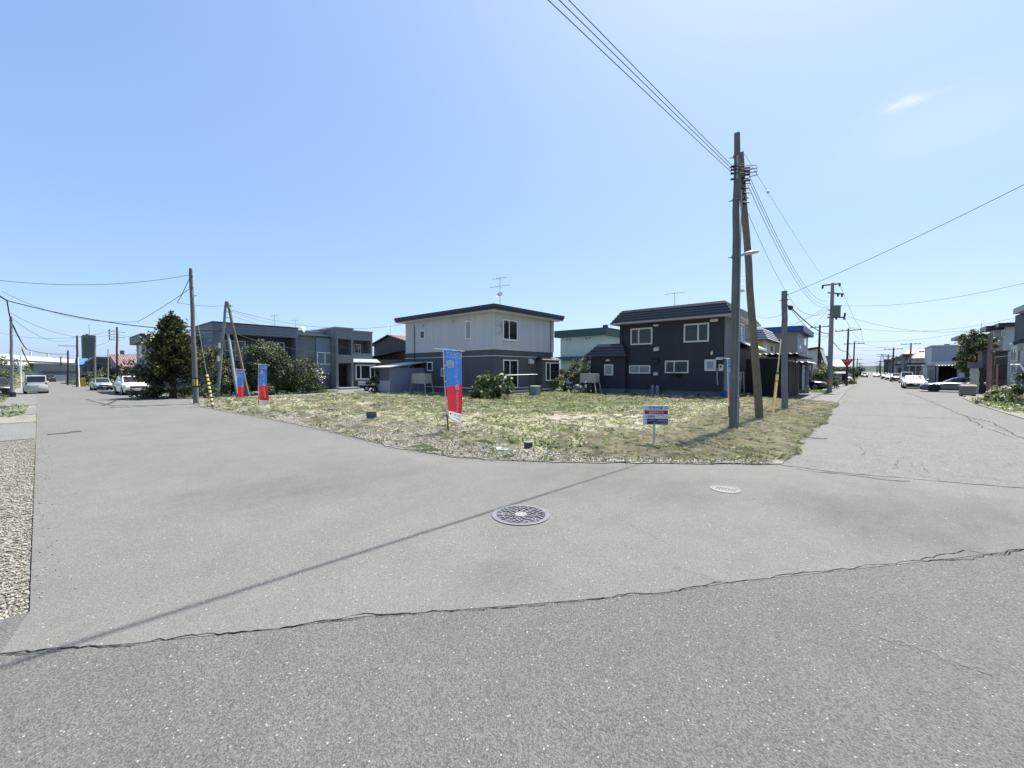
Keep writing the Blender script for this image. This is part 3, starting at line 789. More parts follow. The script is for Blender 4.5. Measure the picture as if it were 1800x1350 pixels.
# raked dry straw lying on the right strip and round the sign
X, Y = lot_pts(600000, rng)
p = sstep(-4.6, -2.7, X) * (.35 + .75 * gB(X, Y + 30)) + .55 * np.exp(-(((X + 3.4) / 1.6) ** 2 + ((Y - 8.3) / 1.1) ** 2)) * (gC(X, Y) + .3) + .05
p *= sstep(-.03, .12, -1.08 - X) * sstep(.15, .55, Y - np.interp(X, EX, EY))
p += .10 * sstep(.55, .7, gB(X, Y + 30))
keep = rng.random(len(X)) < np.clip(p * .13, 0, 1)
X, Y = X[keep], Y[keep]; n = len(X)
blades('straw', X, Y, lotz(X, Y) + .012, (.05 + .10 * rng.random(n)) * np.clip((-1.08 - X) / .5 + .2, .2, 1), .0035 + .0005 * np.hypot(X, Y), 2.0 + 3 * rng.random(n), np.where(rng.random(n) < .25, 2, np.where(rng.random(n) < .12, 1, 3)), 23)
# taller tufts standing here and there
X, Y = lot_pts(420, rng); kp = (gC(X + 7, Y) > .5) | (rng.random(len(X)) < .25); X, Y = X[kp], Y[kp]; k = 22
X = np.repeat(X, k) + rng.normal(size=len(X) * k) * .05; Y = np.repeat(Y, k) + rng.normal(size=len(Y) * k) * .05; n = len(X)
blades('grass', X, Y, lotz(X, Y), .05 + .13 * rng.random(n) ** 1.6, .004 + .00045 * np.hypot(X, Y), .25 + .8 * rng.random(n), np.repeat(rng.choice(4, n // k, p=(.45, .3, .15, .10)), k), 29)
# broad-leaved weeds: low rosettes
X, Y = lot_pts(26000, rng)
p = np.exp(-(((X + 4.9) / .9) ** 2 + ((Y - 6.9) / .35) ** 2)) + .8 * np.exp(-(((X + 1.7) / .5) ** 2 + ((Y - 8.9) / .4) ** 2)) + .5 * np.exp(-(((X + 16) / 5) ** 2 + ((Y - 21) / 3) ** 2)) + .06 * sstep(.6, .75, gC(X, Y))
keep = rng.random(len(X)) < p
X, Y = X[keep], Y[keep]
k = 9; X = np.repeat(X, k) + rng.normal(size=len(X) * k) * .06; Y = np.repeat(Y, k) + rng.normal(size=len(Y) * k) * .06
n = len(X); C = np.stack([X, Y, lotz(X, Y) + .02 + .07 * rng.random(n)], -1); N = rng.normal(size=(n, 3)) * .6 + np.array([0, 0, 1.]); N /= np.linalg.norm(N, axis=1, keepdims=True)
o = leaf_mesh('weeds', C, N, .05 + .05 * rng.random(n), .55, [M['leaf_b'], M['grass_a'], M['leaf_y']], rng.choice(3, n, p=(.4, .35, .25)), rng, None, .1); o['kind'] = 'stuff'

# far wooded hills behind the end of the street
mb = MB(); rr = random.Random(4)
for k, (Dd, hh, w) in enumerate(((1500, 13, 2.0), (1900, 17, 2.2))):
    P = []
    for i in range(121):
        a = math.radians(-75 + 150 * i / 120)
        h = hh * (.75 + .25 * math.sin(i * .31 + k) + .18 * math.sin(i * .83 + 2 * k) + rr.uniform(-.05, .05))
        P.append((math.sin(a) * Dd, math.cos(a) * Dd, h))
    n = len(P)
    V = [(x * .94, y * .94, -1) for x, y, h in P] + [(x, y, h) for x, y, h in P] + [(x * 1.15, y * 1.15, -1) for x, y, h in P]
    mb.add(V, [(i + 1, i, n + i, n + i + 1) for i in range(n - 1)] + [(n + i + 1, n + i, 2 * n + i, 2 * n + i + 1) for i in range(n - 1)])
struct(mb, 'hills', M['hill'])

# ------------------------------------------------------------------ houses round the lot
def wallbox(p, x0, x1, y0, y1, z0, z1, m, name='wall'):
    return MB().box(x0, x1, y0, y1, z0, z1).build(name, m, p)
def vent(p, ax, pl, u, v, w=.22, h=.14, d=.12, m=None, name='vent_hood'):
    T = face(ax, pl); mb = MB()
    a = [T(u - w / 2, v - h / 2, .002), T(u + w / 2, v - h / 2, .002), T(u + w / 2, v - h / 2, d), T(u - w / 2, v - h / 2, d),
         T(u - w / 2, v + h / 2, .002), T(u + w / 2, v + h / 2, .002), T(u + w / 2, v + h * .1, d), T(u - w / 2, v + h * .1, d)]
    mb.add(a, [(0, 1, 2, 3), (4, 7, 6, 5), (3, 2, 6, 7), (0, 3, 7, 4), (1, 5, 6, 2), (0, 4, 5, 1)])
    return mb.build(name, m or M['cream'], p)
W_up = mat('wall_pale_grey', (.465, .465, .475), .85, var=.07, scale=1.5, bump=.15, streak=True)
W_lo = mat('wall_slate', (.082, .084, .088), .85, var=.10, scale=1.5, bump=.15, streak=True)
W_dark = mat('wall_charcoal', (.030, .033, .041), .8, var=.10, scale=1.5, streak=True)
R_dark = mat('roof_charcoal_metal', (.020, .022, .030), .45, .2, var=.15, scale=2, spec=.5)
R_edge = mat('roof_edge_light', (.10, .10, .12), .5, .2)
TRIM = mat('trim_white', (.50, .50, .50), .6, var=.08)
FND = mat('foundation_concrete', (.14, .145, .15), .9, var=.15, bump=.2)

# --- the two-tone grey house across the lot
YG, XG = 18.5, -17.6
GX0 = -27.03
h = thing('house', 'two-storey house with pale grey upper walls and dark slate lower walls', 'house', ((GX0 + XG) / 2, 21.7, 0))
z_b1, z_b2, z_bt = 2.99, 2.56, 0.46
z_ev, z_rt = 5.29, 5.69
YB = 24.9
wallbox(h, GX0 + .12, XG - .12, YG + .12, YB - .1, -.1, z_bt - .02, FND, 'foundation')
wallbox(h, GX0, XG, YG, YB, z_bt, z_b1, W_lo, 'lower_wall')
wallbox(h, GX0, XG, YG, YB, z_b1, z_ev, W_up, 'upper_wall')
for z, k in ((z_b1, .07), (z_b2, .05), (z_bt, .07)):
    mb = MB(); d = .025
    mb.box(GX0 - d, XG + d, YG - d, YG + .0 - .002, z - k / 2, z + k / 2); mb.box(XG + .002, XG + d, YG - .002, YB, z - k / 2, z + k / 2)
    mb.build('trim_band', TRIM, h)
mb = MB(); o_ = .5
mb.box(GX0 - o_, XG + o_, YG - o_, YB + o_, z_ev, z_ev + .06, 1)
mb.box(GX0 - o_ - .06, XG + o_ + .06, YG - o_ - .06, YB + o_ + .06, z_ev + .061, z_ev + .19, 0)
mb.box(GX0 - o_ - .11, XG + o_ + .11, YG - o_ - .11, YB + o_ + .11, z_ev + .191, z_rt - .02, 0)
mb.frustum((GX0 - o_ - .13, XG + o_ + .13, YG - o_ - .13, YB + o_ + .13), (GX0 + 2, XG - 2, YG + 2, YB - 2), z_rt - .019, z_rt + .16, 0)
mb.build('roof', [R_dark, TRIM], h)
mb = MB(); mb.bar((XG + .03, YG - .03, z_b1 + .04), (XG + .03, YG - .03, z_ev), .05); mb.build('corner_post', TRIM, h)
mb = MB(); mb.bar((XG + .05, YB - .04, z_b1), (XG + .05, YB - .04, z_ev), .06); mb.build('corner_post', TRIM, h)
window(h, 'Y', YG, (-25.14, 3.98, -24.57, 4.6), fw=.07)
window(h, 'Y', YG, (-20.17, 3.69, -19.6, 4.91), fw=.07, glass=M['glass_pale'])
window(h, 'Y', YG, (-26.59, 1.34, -25.98, 1.99), fw=.07)
window(h, 'Y', YG, (-24.31, 1.6, -23.67, 2.26), fw=.07, curtain=[(.3, .9, 0, .5)])
window(h, 'Y', YG, (-22.71, 1.2, -21.85, 1.8), fw=.07, glass=M['glass_pale'])
window(h, 'X', XG, (19.34, 3.61, 20.77, 4.92), mull=(.42,), fw=.07, curtain=[(0, .28, 0, 1), (.5, 1, 0, 1)], sill=True)
dr = window(h, 'X', XG, (19.35, 0.46, 20.82, 2.33), mull=(.45,), fw=.07, curtain=[(.05, .25, 0, 1), (.55, .75, 0, 1)], name='glass_door')
for px in ((-24.85, 4.95), (-21.52, 4.96), (-19.87, 4.96)): vent(h, 'Y', YG, px[0], px[1], .30, .10, .12)
vent(h, 'X', XG, *(22.17, 2.27), .42, .35, .18, M['cream'], 'air_inlet')
mb = MB(); x = -25.83; mb.cyl((x, YG - .06, z_bt + .6), (x, YG - .06, z_ev - .3), .028, n=6); mb.build('flue_pipe', M['black'], h)
mb = MB(); x = -26.76; z = 1.6; mb.box(x - .16, x + .12, YG - .22, YG - .003, z - .2, z + .22); mb.cyl((x - .02, YG - .25, z), (x - .02, YG - .22, z), .12, n=14); mb.build('heater_vent', M['cream'], h)
r = (-25.85, 1.34, -25.28, 1.81); mb = MB(); mb.box(r[0], r[2], YG - .2, YG - .003, r[1], r[3]); 
for q in (.3, .68): mb.cyl((r[0] + (r[2] - r[0]) * q, YG - .23, (r[1] + r[3]) / 2), (r[0] + (r[2] - r[0]) * q, YG - .2, (r[1] + r[3]) / 2), .06, n=10)
mb.build('meter_box', M['cream'], h)
# drip pipe by the upper right window, doorstep
(ya, za), (yb, zb) = (18.41, 4.47), (19.09, 4.6)
mb = MB(); mb.tube([(XG + .03, YG + .25, za + .02), (XG + .06, yb, za), (XG + .06, yb, za + .25)], .018, 5); mb.tube([(XG + .03, YG + .25, za - .5), (XG + .06, yb - .1, za - .55), (XG + .06, yb + .1, za - .4), (XG + .06, yb + .1, za + .2)], .016, 5); mb.build('cable_bracket', M['steel'], h)
r = (19.14, 0.03, 21.31, 0.44); mb = MB(); mb.box(XG + .03, XG + .75, r[0], r[2], -.05, .32); mb.box(XG + .75, XG + 1.1, r[0] + .2, r[2] - .2, -.05, .16); mb.build('doorstep', M['concrete_d'], h)
# bay window on the right wall
bx1 = XG + .55; (b0, _), (b1, _) = (22.86, 1.48), (24.92, 1.47); zt = 2.37; zb = 0.33
mb = MB(); mb.box(XG + .003, bx1, b0, b1, zb, zt); bay = mb.build('bay', W_lo, h)
mb = MB(); mb.box(XG + .003, bx1 + .02, b0 - .02, b1 + .02, zb - .05, zb + .02, 0); mb.build('bay_trim', TRIM, bay)
mb = MB(); mb.frustum((XG + .003, bx1 + .14, b0 - .14, b1 + .14), (XG + .003, bx1 - .25, b0 + .1, b1 - .1), zt + .001, zt + .22); mb.build('bay_roof', R_dark, bay)
window(h, 'X', bx1, (23.22, 0.9, 24.92, 2.21), mull=(.3,), fw=.07, curtain=[(0, .25, 0, 1), (.5, 1, .0, .35)])
mb = MB()
for i in range(1, 11): x = GX0 + (XG - GX0) * i / 11; mb.box(x - .006, x + .006, YG - .004, YG - .0005, z_b1 + .04, z_ev); pass
for i in range(1, 7): y = YG + (YB - YG) * i / 7; mb.box(XG + .0005, XG + .004, y - .006, y + .006, z_b1 + .04, z_ev); pass
mb.build('panel_joints', mat('joint_grey', (.30, .30, .31), .9), h, kind='stuff')
mb = MB(); mb.tube([(XG + .05, YB - .35, z_ev), (XG + .06, YB - .35, z_ev - .3), (XG + .06, YB - .35, .1)], .035, 8); mb.build('downpipe', mat('pipe_slate', (.12, .13, .14), .6), h)
antenna(-17.52, 19.0, z_rt + .05, 7.51, 'tall rooftop aerial with white dish above the two-tone grey house', [(7.44, .95, 7, .28), (6.94, 1.3, 5, .42)], (6.36, .20), .5)

# --- shed against its left end
sx1, sy0 = (-24.6, 15.52); sx0 = -26.55; zl, zr = 1.85, 2.07
s = thing('garden_shed', 'small grey lean-to shed with pale lower panel beside the two-tone house', 'shed', ((sx0 + sx1) / 2, 17, 0))
SH = mat('shed_grey_board', (.085, .10, .115), .8, var=.1, streak=True); SL = mat('shed_pale_panel', (.30, .32, .34), .8, var=.1); SR = mat('shed_blue_grey', (.19, .22, .27), .8, var=.12, streak=True)
mb = MB(); mb.box(sx0, sx1 - .02, sy0 + .02, YG - .03, -.05, .92); mb.build('lower_panel', SL, s)
mb = MB(); mb.box(sx0, sx1 - .02, sy0 + .02, YG - .03, .925, zl - .03); mb.build('upper_panel', SH, s)
mb = MB(); n = 9
for i in range(n): mb.box(sx1 - .015, sx1 + (.02 if i % 2 else .008), sy0 + .02 + (YG - sy0 - .06) * i / n, sy0 + .01 + (YG - sy0 - .06) * (i + 1) / n, -.05, zl - .03)
mb.build('side_boards', SR, s)
mb = MB(); n = 5
for i in range(n):
    q0, q1 = i / n, (i + 1) / n; y0, y1 = sy0 - .25 + (YG - sy0 + .2) * q0, sy0 - .25 + (YG - sy0 + .2) * q1; z0, z1 = zl + .02 + .42 * q0, zl + .02 + .42 * q1
    mb.add([(sx0 - .2, y0, z0), (sx1 + .25, y0, z0), (sx1 + .25, y1, z1), (sx0 - .2, y1, z1), (sx0 - .2, y0, z0 - .06), (sx1 + .25, y0, z0 - .06), (sx1 + .25, y1, z1 - .06), (sx0 - .2, y1, z1 - .06)], [(0, 1, 2, 3), (7, 6, 5, 4), (4, 5, 1, 0), (5, 6, 2, 1), (6, 7, 3, 2), (7, 4, 0, 3)])
mb.build('roof', mat('shed_roof_metal', (.40, .40, .41), .5, .2), s)

# --- kerosene tanks on legs
TANK = mat('tank_beige', (.33, .31, .28), .6, var=.12, scale=2, streak=True)
def tank(label, x0, x1, y, zt, zb, dep, mtl, cat='oil tank'):
    t = thing('oil_tank', label, cat, ((x0 + x1) / 2, y, 0), 'heating oil tanks on legs'); mb = MB(); r = .06; g = lz((x0 + x1) / 2, y)
    mb.box(x0 + r, x1 - r, y - dep / 2, y + dep / 2, zb, zt); mb.box(x0, x1, y - dep / 2 + r, y + dep / 2 - r, zb + r, zt - r)
    mb.box(x0 + r * .4, x1 - r * .4, y - dep / 2 + r * .4, y + dep / 2 - r * .4, zb + r * .4, zt - r * .4)
    mb.build('tank_body', mtl, t, smooth=None)
    for sx, X in ((-1, x0 + .08), (1, x1 - .08)):
        for sy in (-1, 1):
            mb = MB(); mb.bar((X, y + sy * (dep / 2 - .03), zt - .1), (X + sx * .02, y + sy * dep / 2, zb), .05); mb.bar((X + sx * .02, y + sy * dep / 2, zb + .01), (X + sx * .17, y + sy * (dep / 2 + .08), g), .05)
            mb.box(X + sx * .17 - .07, X + sx * .17 + .07, y + sy * (dep / 2 + .08) - .07, y + sy * (dep / 2 + .08) + .07, g - .03, g + .05); mb.build('leg', mtl, t)
    mb = MB(); mb.cyl(((x0 + x1) / 2, y, zt), ((x0 + x1) / 2, y, zt + .07), .05, n=10); mb.build('filler_cap', M['steel'], t)
    return t
r = (-23.65, 0.75, -22.07, 1.43); tank('beige oil tank on splayed legs beside the two-tone grey house', r[0], r[2], 16.9, r[3], r[1], .55, TANK)

# --- things by the right wall of the grey house
CB = mat('cabinet_grey', (.22, .22, .21), .6); CG = mat('cabinet_green', (.09, .25, .22), .6)
cx, cy = (-15.25, 19.72, 0.28)[0], (-15.25, 19.72, 0.28)[1]
t = thing('storage_cabinet', 'low grey cabinet with green front beside the bay window', 'cabinet', (cx, cy, 0))
g = lz(cx, cy); mb = MB(); mb.box(cx - .25, cx + .25, cy - .2, cy + .2, g + .02, g + .60); mb.build('body', CB, t)
mb = MB(); mb.box(cx - .21, cx + .21, cy - .222, cy - .203, g + .12, g + .42); mb.box(cx + .203, cx + .222, cy - .17, cy + .17, g + .12, g + .42); mb.build('panel', CG, t)
mb = MB(); mb.box(cx - .28, cx + .28, cy - .23, cy + .23, g + .602, g + .64); mb.build('lid', TRIM, t)
p0, p1 = (-15.77, 17.79, 1.33), (-15.43, 19.38, 1.36)
t = thing('laundry_stand', 'laundry drying stand with white poles beside the large-leaved bush', 'laundry stand', (p0[0], p0[1], 0))
for p in (p0, p1):
    g = lz(p[0], p[1]); mb = MB(); mb.cyl((p[0], p[1], g - .05), (p[0], p[1], p[2] + .02), .022, n=8); mb.bar((p[0] - .2, p[1], p[2] - .02), (p[0] + .2, p[1], p[2] - .02), .03); mb.cyl((p[0], p[1], g - .02), (p[0], p[1], g + .08), .16, .14, 12); mb.build('post', M['black'], t)
for k, dx in enumerate((-.15, .14)):
    a = Vector((p0[0] + dx, p0[1] - .5, p0[2] + .02)); b = Vector((p1[0] + dx, p1[1] + .6, p1[2] + .03)); mb = MB(); mb.cyl(a, b, .018, n=8); mb.build('drying_pole', M['white'], t)

# --- the charcoal house
YD, XD = 25.5, -6.06
DX0, DX1 = -12.55, -14.54
h = thing('house', 'charcoal house with ribbed mansard roof and cream window frames', 'house', ((DX0 + XD) / 2, 29, 0))
z_ev = 4.9; z_f = 0.44; YDB = 32.4
wallbox(h, DX1 + .1, XD - .1, YD + .1, YDB, -.1, z_f, FND, 'foundation')
wallbox(h, DX0, XD, YD, YDB, z_f, z_ev, W_dark)
siding(h, 'Y', YD, DX0, XD, z_f, z_ev - .02, .46, W_dark, .010)
W_sid = mat('wall_side_lit', (.15, .155, .165), .8, var=.1, streak=True)  # the lit look of the side wall is put into this paler grey
siding(h, 'X', XD, YD + .01, YDB, z_f, z_ev - .02, .23, W_sid, .016)
(xa, za), (xb, zb) = (-12.82, 4.77), (-5.73, 4.78)
zlo = (za + zb) / 2; zhi = 5.63
stepped_roof(h, (DX0 - .45, XD + .45, YD - .45, YDB + .45), (DX0 + .1, XD - .1, YD + .1, YDB - .1), zlo + .02, zhi, 5, [R_dark, R_edge], .02)
mb = MB(); mb.box(DX0 - .49, XD + .49, YD - .49, YDB + .49, zlo - .09, zlo - .005); mb.build('eave_board', mat('eave_grey', (.33, .32, .32), .7), h)
MB().tube([(DX0 + .2, YD - .07, z_ev - .1), (DX0 + .2, YD - .07, zlo - 2.2)], .035, 8).build('downpipe', W_dark, h); mb = MB(); mb.tube([(XD + .08, YDB - .4, z_ev), (XD + .08, YDB - .4, .1)], .04, 8); mb.build('downpipe', W_dark, h)
mb = MB(); mb.box(XD - .05, XD + .035, YD - .035, YD - .012, z_f, z_ev); mb.box(XD + .018, XD + .035, YD - .011, YD + .06, z_f, z_ev); mb.build('corner_trim', W_sid, h)
# single-storey wing on the left, a little in front
wallbox(h, DX1, DX0 + .55, YD - .35, YDB - 2, z_f, 2.61, W_dark, 'wing_wall')
wallbox(h, DX1 + .05, DX0 + .5, YD - .3, YD + .05, -.1, z_f - .003, FND, 'wing_foundation')
zw0, zw1 = 2.61, 3.34
stepped_roof(h, (DX1 - .35, DX0 + .75, YD - .7, YDB - 1.6), (DX1 + .45, DX0 + .25, YD - .15, YDB - 2.3), zw0 + .02, zw1 + .1, 4, [R_dark, R_edge], .02, 'wing_roof')
window(h, 'Y', YD - .02, (-11.76, 3.3, -10.29, 4.38), M['cream'], mull=(.38,), fw=.09, curtain=[(.4, 1, 0, 1)])
window(h, 'Y', YD - .02, (-8.36, 3.31, -6.93, 4.42), M['cream'], mull=(.58,), fw=.09, curtain=[(0, .55, 0, .75)])
window(h, 'Y', YD - .37, (-13.48, 1.29, -12.81, 2.05), M['cream'], fw=.11, glass=M['glass_pale'])
window(h, 'Y', YD - .02, (-11.84, 1.43, -10.4, 1.97), M['cream'], mull=(.48,), fw=.08, glass=M['glass_pale'])
wE = window(h, 'Y', YD - .02, (-9.47, 1.46, -8.05, 2.24), M['cream'], mull=(.4,), fw=.08, curtain=[(.55, .8, .1, .35)])
window(h, 'Y', YD - .02, (-7.15, 1.6, -6.53, 2.27), M['cream'], fw=.13, glass=M['glass_pale'])
window(h, 'X', XD + .02, (28.19, 3.26, 29.9, 4.61), M['white'], mull=(.5,), fw=.07, curtain=[(0, 1, 0, 1)])
for p, w, hh, mm in (((-10.04, 4.49), .3, .14, None), ((-10.01, 2.99), .3, .26, None), ((-10.12, 2.26), .5, .38, M['black']), ((-6.66, 4.54), .4, .2, None), ((-6.35, 2.32), .35, .16, None), ((-10.03, 1.42), .25, .2, None), ((-6.75, 2.66), .1, .25, None)):
    vent(h, 'Y', YD - .02, p[0], p[1], w, hh, .16, mm)
p = (-13.19, 2.34); vent(h, 'Y', YD - .37, p[0], p[1], .26, .16, .12)
r = (-6.35, 1.6, -6.14, 1.97); mb = MB(); mb.box(r[0], r[2], YD - .2, YD - .025, r[1], r[3], 0); mb.box(r[0] + .06, r[2] - .06, YD - .215, YD - .201, r[1] + .18, r[3] - .06, 1); mb.build('meter_box', [M['cream'], M['black']], h)
p = (-6.46, 1.3); mb = MB(); mb.tube([(p[0], YD - .06, p[1] + .45), (p[0], YD - .06, p[1]), (p[0] + .04, YD - .06, p[1] - .5)], .03, 6); mb.build('pipe', M['steel'], h)
p = (-8.74, 1.43); mb = MB(); mb.box(p[0] - .35, p[0] + .35, YD - .4, YD - .03, p[1] - .02, p[1] + .01); mb.tube([(p[0] + .15, YD - .3, p[1]), (p[0] + .17, YD - .05, p[1] - .25)], .02, 5); mb.build('window_shelf', M['black'], h)
# entrance canopy on its right side, lit by the sun
y0, y1 = YD + 2.2, YDB + .2; zc = 3.02
mb = MB(); n = 9
for i in range(n):
    a, b = i / n, (i + 1) / n
    mb.add([(XD + .02 + .9 * a, y0, zc + .55 - .5 * a), (XD + .02 + .9 * b, y0, zc + .50 - .5 * b), (XD + .02 + .9 * b, y1, zc + .50 - .5 * b), (XD + .02 + .9 * a, y1, zc + .55 - .5 * a)], [(0, 1, 2, 3)])
    mb.box(XD + .02 + .9 * b - .012, XD + .02 + .9 * b, y0, y1, zc + .44 - .5 * b, zc + .55 - .5 * b)
mb.build('canopy', mat('canopy_pale_metal', (.45, .46, .48), .5, .2), h)
mb = MB(); mb.box(XD + .1, XD + .9, y0 + .05, y1 - .05, zc - .08, zc - .03); mb.build('canopy_soffit', R_dark, h)
antenna(-9.82, 28.0, zhi - .05, 6.92, 'slim aerial in the middle of the charcoal house roof', [(6.83, 1.3, 6, .22)], None, .6)
antenna(-6.53, 31.0, zhi - .3, 7.86, 'aerial with three arms seen between the two tall wooden poles', [(7.79, .8, 5, .2), (7.4, .9, 4, .3)], (6.93, .16), .3)
# gas bottles
for k, (a, b) in enumerate(((1143.9, 1150.2), (1151.6, 1158.8))): pass
GB = mat('gas_bottle_grey', (.17, .18, .20), .5, .1)
for lab, c in (('left grey gas bottle of the pair against the charcoal house', -10.1), ('right grey gas bottle of the pair against the charcoal house', -9.8)):
    t = thing('gas_bottle', lab, 'gas bottle', (c, 25.1, 0), 'gas bottles at the charcoal house'); g = lz(c, 25.1)
    zt = 0.74; mb = MB(); mb.cyl((c, 25.1, g - .02), (c, 25.1, zt - .15), .12, n=14); mb.cyl((c, 25.1, zt - .15), (c, 25.1, zt - .03), .12, .06, 14); mb.build('body', GB, t, smooth=40)
    mb = MB(); mb.cyl((c, 25.1, zt - .03), (c, 25.1, zt + .06), .035, n=8); mb.tube([(c, 25.1, zt + .03), (c, 25.25, zt + .15), (c, 25.42, zt + .4)], .012, 5); mb.build('valve', M['black'], t)
r = (-14.57, 0.82, -13.35, 1.43); tank('grey-beige oil tank beside the charcoal house wing, over a white-flowered plant', r[0], r[2], 24.0, r[3], r[1], .6, TANK)
(x, y) = (-6.98, 25.0); g = lz(x, y)
t = thing('wooden_bench', 'low wooden plank bench against the charcoal house foundation', 'bench', (x, y, 0))
for i in range(3): MB().box(x - .5, x + .5, y - .2 + i * .13, y - .09 + i * .13, g + .20, g + .24).build('plank', M['pole_brown'], t)
for q in (-.4, .4): MB().box(x + q - .04, x + q + .04, y - .18, y + .16, g - .02, g + .198).build('leg', M['pole_brown'], t)
x = -5.98; t = MB().cyl((x, 25.2, lz(x, 25.2) - .02), (x, 25.2, lz(x, 25.2) + .32), .14, .17, 16).build('bucket', mat('plastic_blue', (.02, .06, .25), .4)); tag(t, 'blue plastic bucket at the right corner of the charcoal house', 'bucket')
p = (-14.39, 23.12, 0.51); t = MB().ball(p, .20, .20, .22).build('garden_float', mat('float_grey', (.10, .13, .13), .6)); tag(t, 'round grey plastic float lying under the bush left of the tank', 'float')

# --- carport and things right of the charcoal house
BLK = mat('carport_board_black', (.010, .009, .009), .85, var=.2, streak=True); BRN = mat('carport_board_brown', (.035, .028, .025), .85, var=.2, streak=True)
CX0, CX1, CY = -5.55, -3.48, 28.2
c = thing('carport', 'black boarded carport with scalloped corrugated roof behind the leaning poles', 'carport', ((CX0 + CX1) / 2, 30, 0))
zt = 2.48; n = 11
for i in range(n): MB().box(CX0 + (CX1 - CX0) * i / n + .001, CX0 + (CX1 - CX0) * (i + 1) / n - .001, CY, CY + .03 + .004 * (i % 2), -.05, zt - .12).build('wall_board', BLK, c)
cyb = 34.43; n = 6
for i in range(n): MB().box(CX1 - .03, CX1 + .004 * (i % 2), CY + .05 + (cyb - CY) * i / n, CY + .042 + (cyb - CY) * (i + 1) / n, -.05, zt - .3).build('side_board', BRN, c)
MB().box(CX0 - .05, CX1 + .02, CY - .02, CY - .004, zt - .16, zt - .10).build('rail', mat('rail_grey', (.10, .10, .10), .6), c)
def corrugated(parent, x0, x1, y0, y1, z, pitch, amp, m, along='y', slope=0.0, name='roof_sheet', th=.012):
    """wavy sheet; the waves run along x, ridges along y (or the other way)"""
    mb = MB(); n = int(abs(x1 - x0) / pitch * 8); V = []
    for i in range(n + 1):
        x = x0 + (x1 - x0) * i / n; w = amp * math.sin(2 * math.pi * i / 8)
        for y, zz in ((y0, 0), (y1, slope)):
            V += [(x, y, z + w + zz), (x, y, z + w + zz - th)]
    F = []
    for i in range(n):
        a, b = i * 4, (i + 1) * 4
        F += [(a, b, b + 2, a + 2), (a + 1, a + 3, b + 3, b + 1), (a, a + 1, b + 1, b)]
    if along == 'x': V = [(v[1], v[0], v[2]) for v in V]
    mb.add(V, F); return mb.build(name, m, parent, smooth=60)
CORR = mat('corrugated_pale', (.50, .51, .51), .6, var=.1)
corrugated(c, CX0 + .6, CX1 + .75, CY - .35, cyb + .6, 2.61, .30, .045, CORR, slope=-.1)
mb = MB(); mb.box(CX0 + .3, CX1 + .7, CY + .06, cyb + .4, zt + .02 - .1, zt + .05 - .1); mb.build('roof_frame', M['black'], c)
mb = MB(); p = (-3.49, 32.19); mb.cyl((p[0], p[1], 0), (p[0], p[1], zt), .05, n=8); mb.box(p[0] - .12, p[0] + .12, p[1] - .12, p[1] + .12, 0, .12); mb.build('post', M['black'], c)
mb = MB(); mb.box(CX1 + .62, CX1 + .78, CY - .3, cyb + .55, zt - .03, zt + .10); mb.build('gutter', mat('gutter_grey', (.28, .28, .29), .6), c)
t = thing('stepladder', 'aluminium stepladder leaning inside the dark gap beside the carport', 'ladder', (-5.93, 28.4, 0))
ALU = mat('aluminium', (.55, .56, .58), .4, .4); xl = -5.93
for a, b in ((-.45, .02), (-.25, .12), (.05, .10), (.28, .22)): MB().bar((xl + a, 28.35 + abs(a) * .3, 0), (xl + b, 28.45, 1.55), .035, .06).build('rail', ALU, t)
for k in range(5): MB().bar((xl - .38 + .08 * k, 28.4, .25 + .26 * k), (xl - .12 + .05 * k, 28.4, .25 + .26 * k), .03).build('rung', ALU, t)
# second, smaller carport with the dark annexe
NV = mat('annexe_navy', (.030, .040, .060), .8, var=.1, streak=True)
c = thing('carport', 'smaller carport with grey posts and corrugated roof beside a dark navy annexe', 'carport', (-4.6, 38.5, 0))
ax0, ax1, ay = -3.96, -3.5, 36.0; zt = 2.1
wallbox(c, ax0 - 1.2, ax1, ay, 41.5, -.05, zt, NV, 'annexe_wall')
mb = MB(); k = 0; zz = .05; ayb = 45.64
while zz < zt - .2:
    mb.box(ax1 + .002, ax1 + .03 + .015 * (k % 2), ay + .1, ay + 1.5, zz, zz + .19); zz += .2; k += 1
mb.build('block_wall', mat('block_pale', (.36, .37, .38), .8), c, kind='stuff')
mb = MB(); mb.box(ax0 - 1.4, ax1 + .2, ay - .2, 41.6, zt + .002, zt + .07); mb.build('annexe_roof', R_dark, c)
zc2 = 2.26
corrugated(c, -4.15, -3.1, 36.2, 42.5, zc2, .38, .05, CORR, name='roof_sheet')
for px, yy in ((1420, 39.2), (1427, 42.2)):
    x = -3.43 if px == 1420 else -3.42; MB().box(x - .07, x + .07, yy - .07, yy + .07, -.05, zc2 - .06).build('post', mat('post_grey', (.30, .31, .32), .6), c)
mb = MB(); mb.box(ax0, -3.2, 36.3, 36.4, zc2 - .14, zc2 - .06); mb.build('beam', M['black'], c)
g0, g1 = -4.02, -3.18
t = MB().box(g0, g1, 35.1, 35.6, 0, .26).box(g0 + .04, g1 - .04, 35.14, 35.56, .261, .30).build('planter_box', mat('planter_green', (.10, .15, .12), .7)); tag(t, 'long low pale green box in front of the smaller carport', 'planter')
x = -3.16; t = MB().box(x - .14, x + .14, 35.66, 35.94, 0, .5).box(x - .12, x + .12, 35.68, 35.92, .501, .54).build('gate_post', M['concrete']); tag(t, 'stubby grey concrete post at the end of the green planter', 'post')

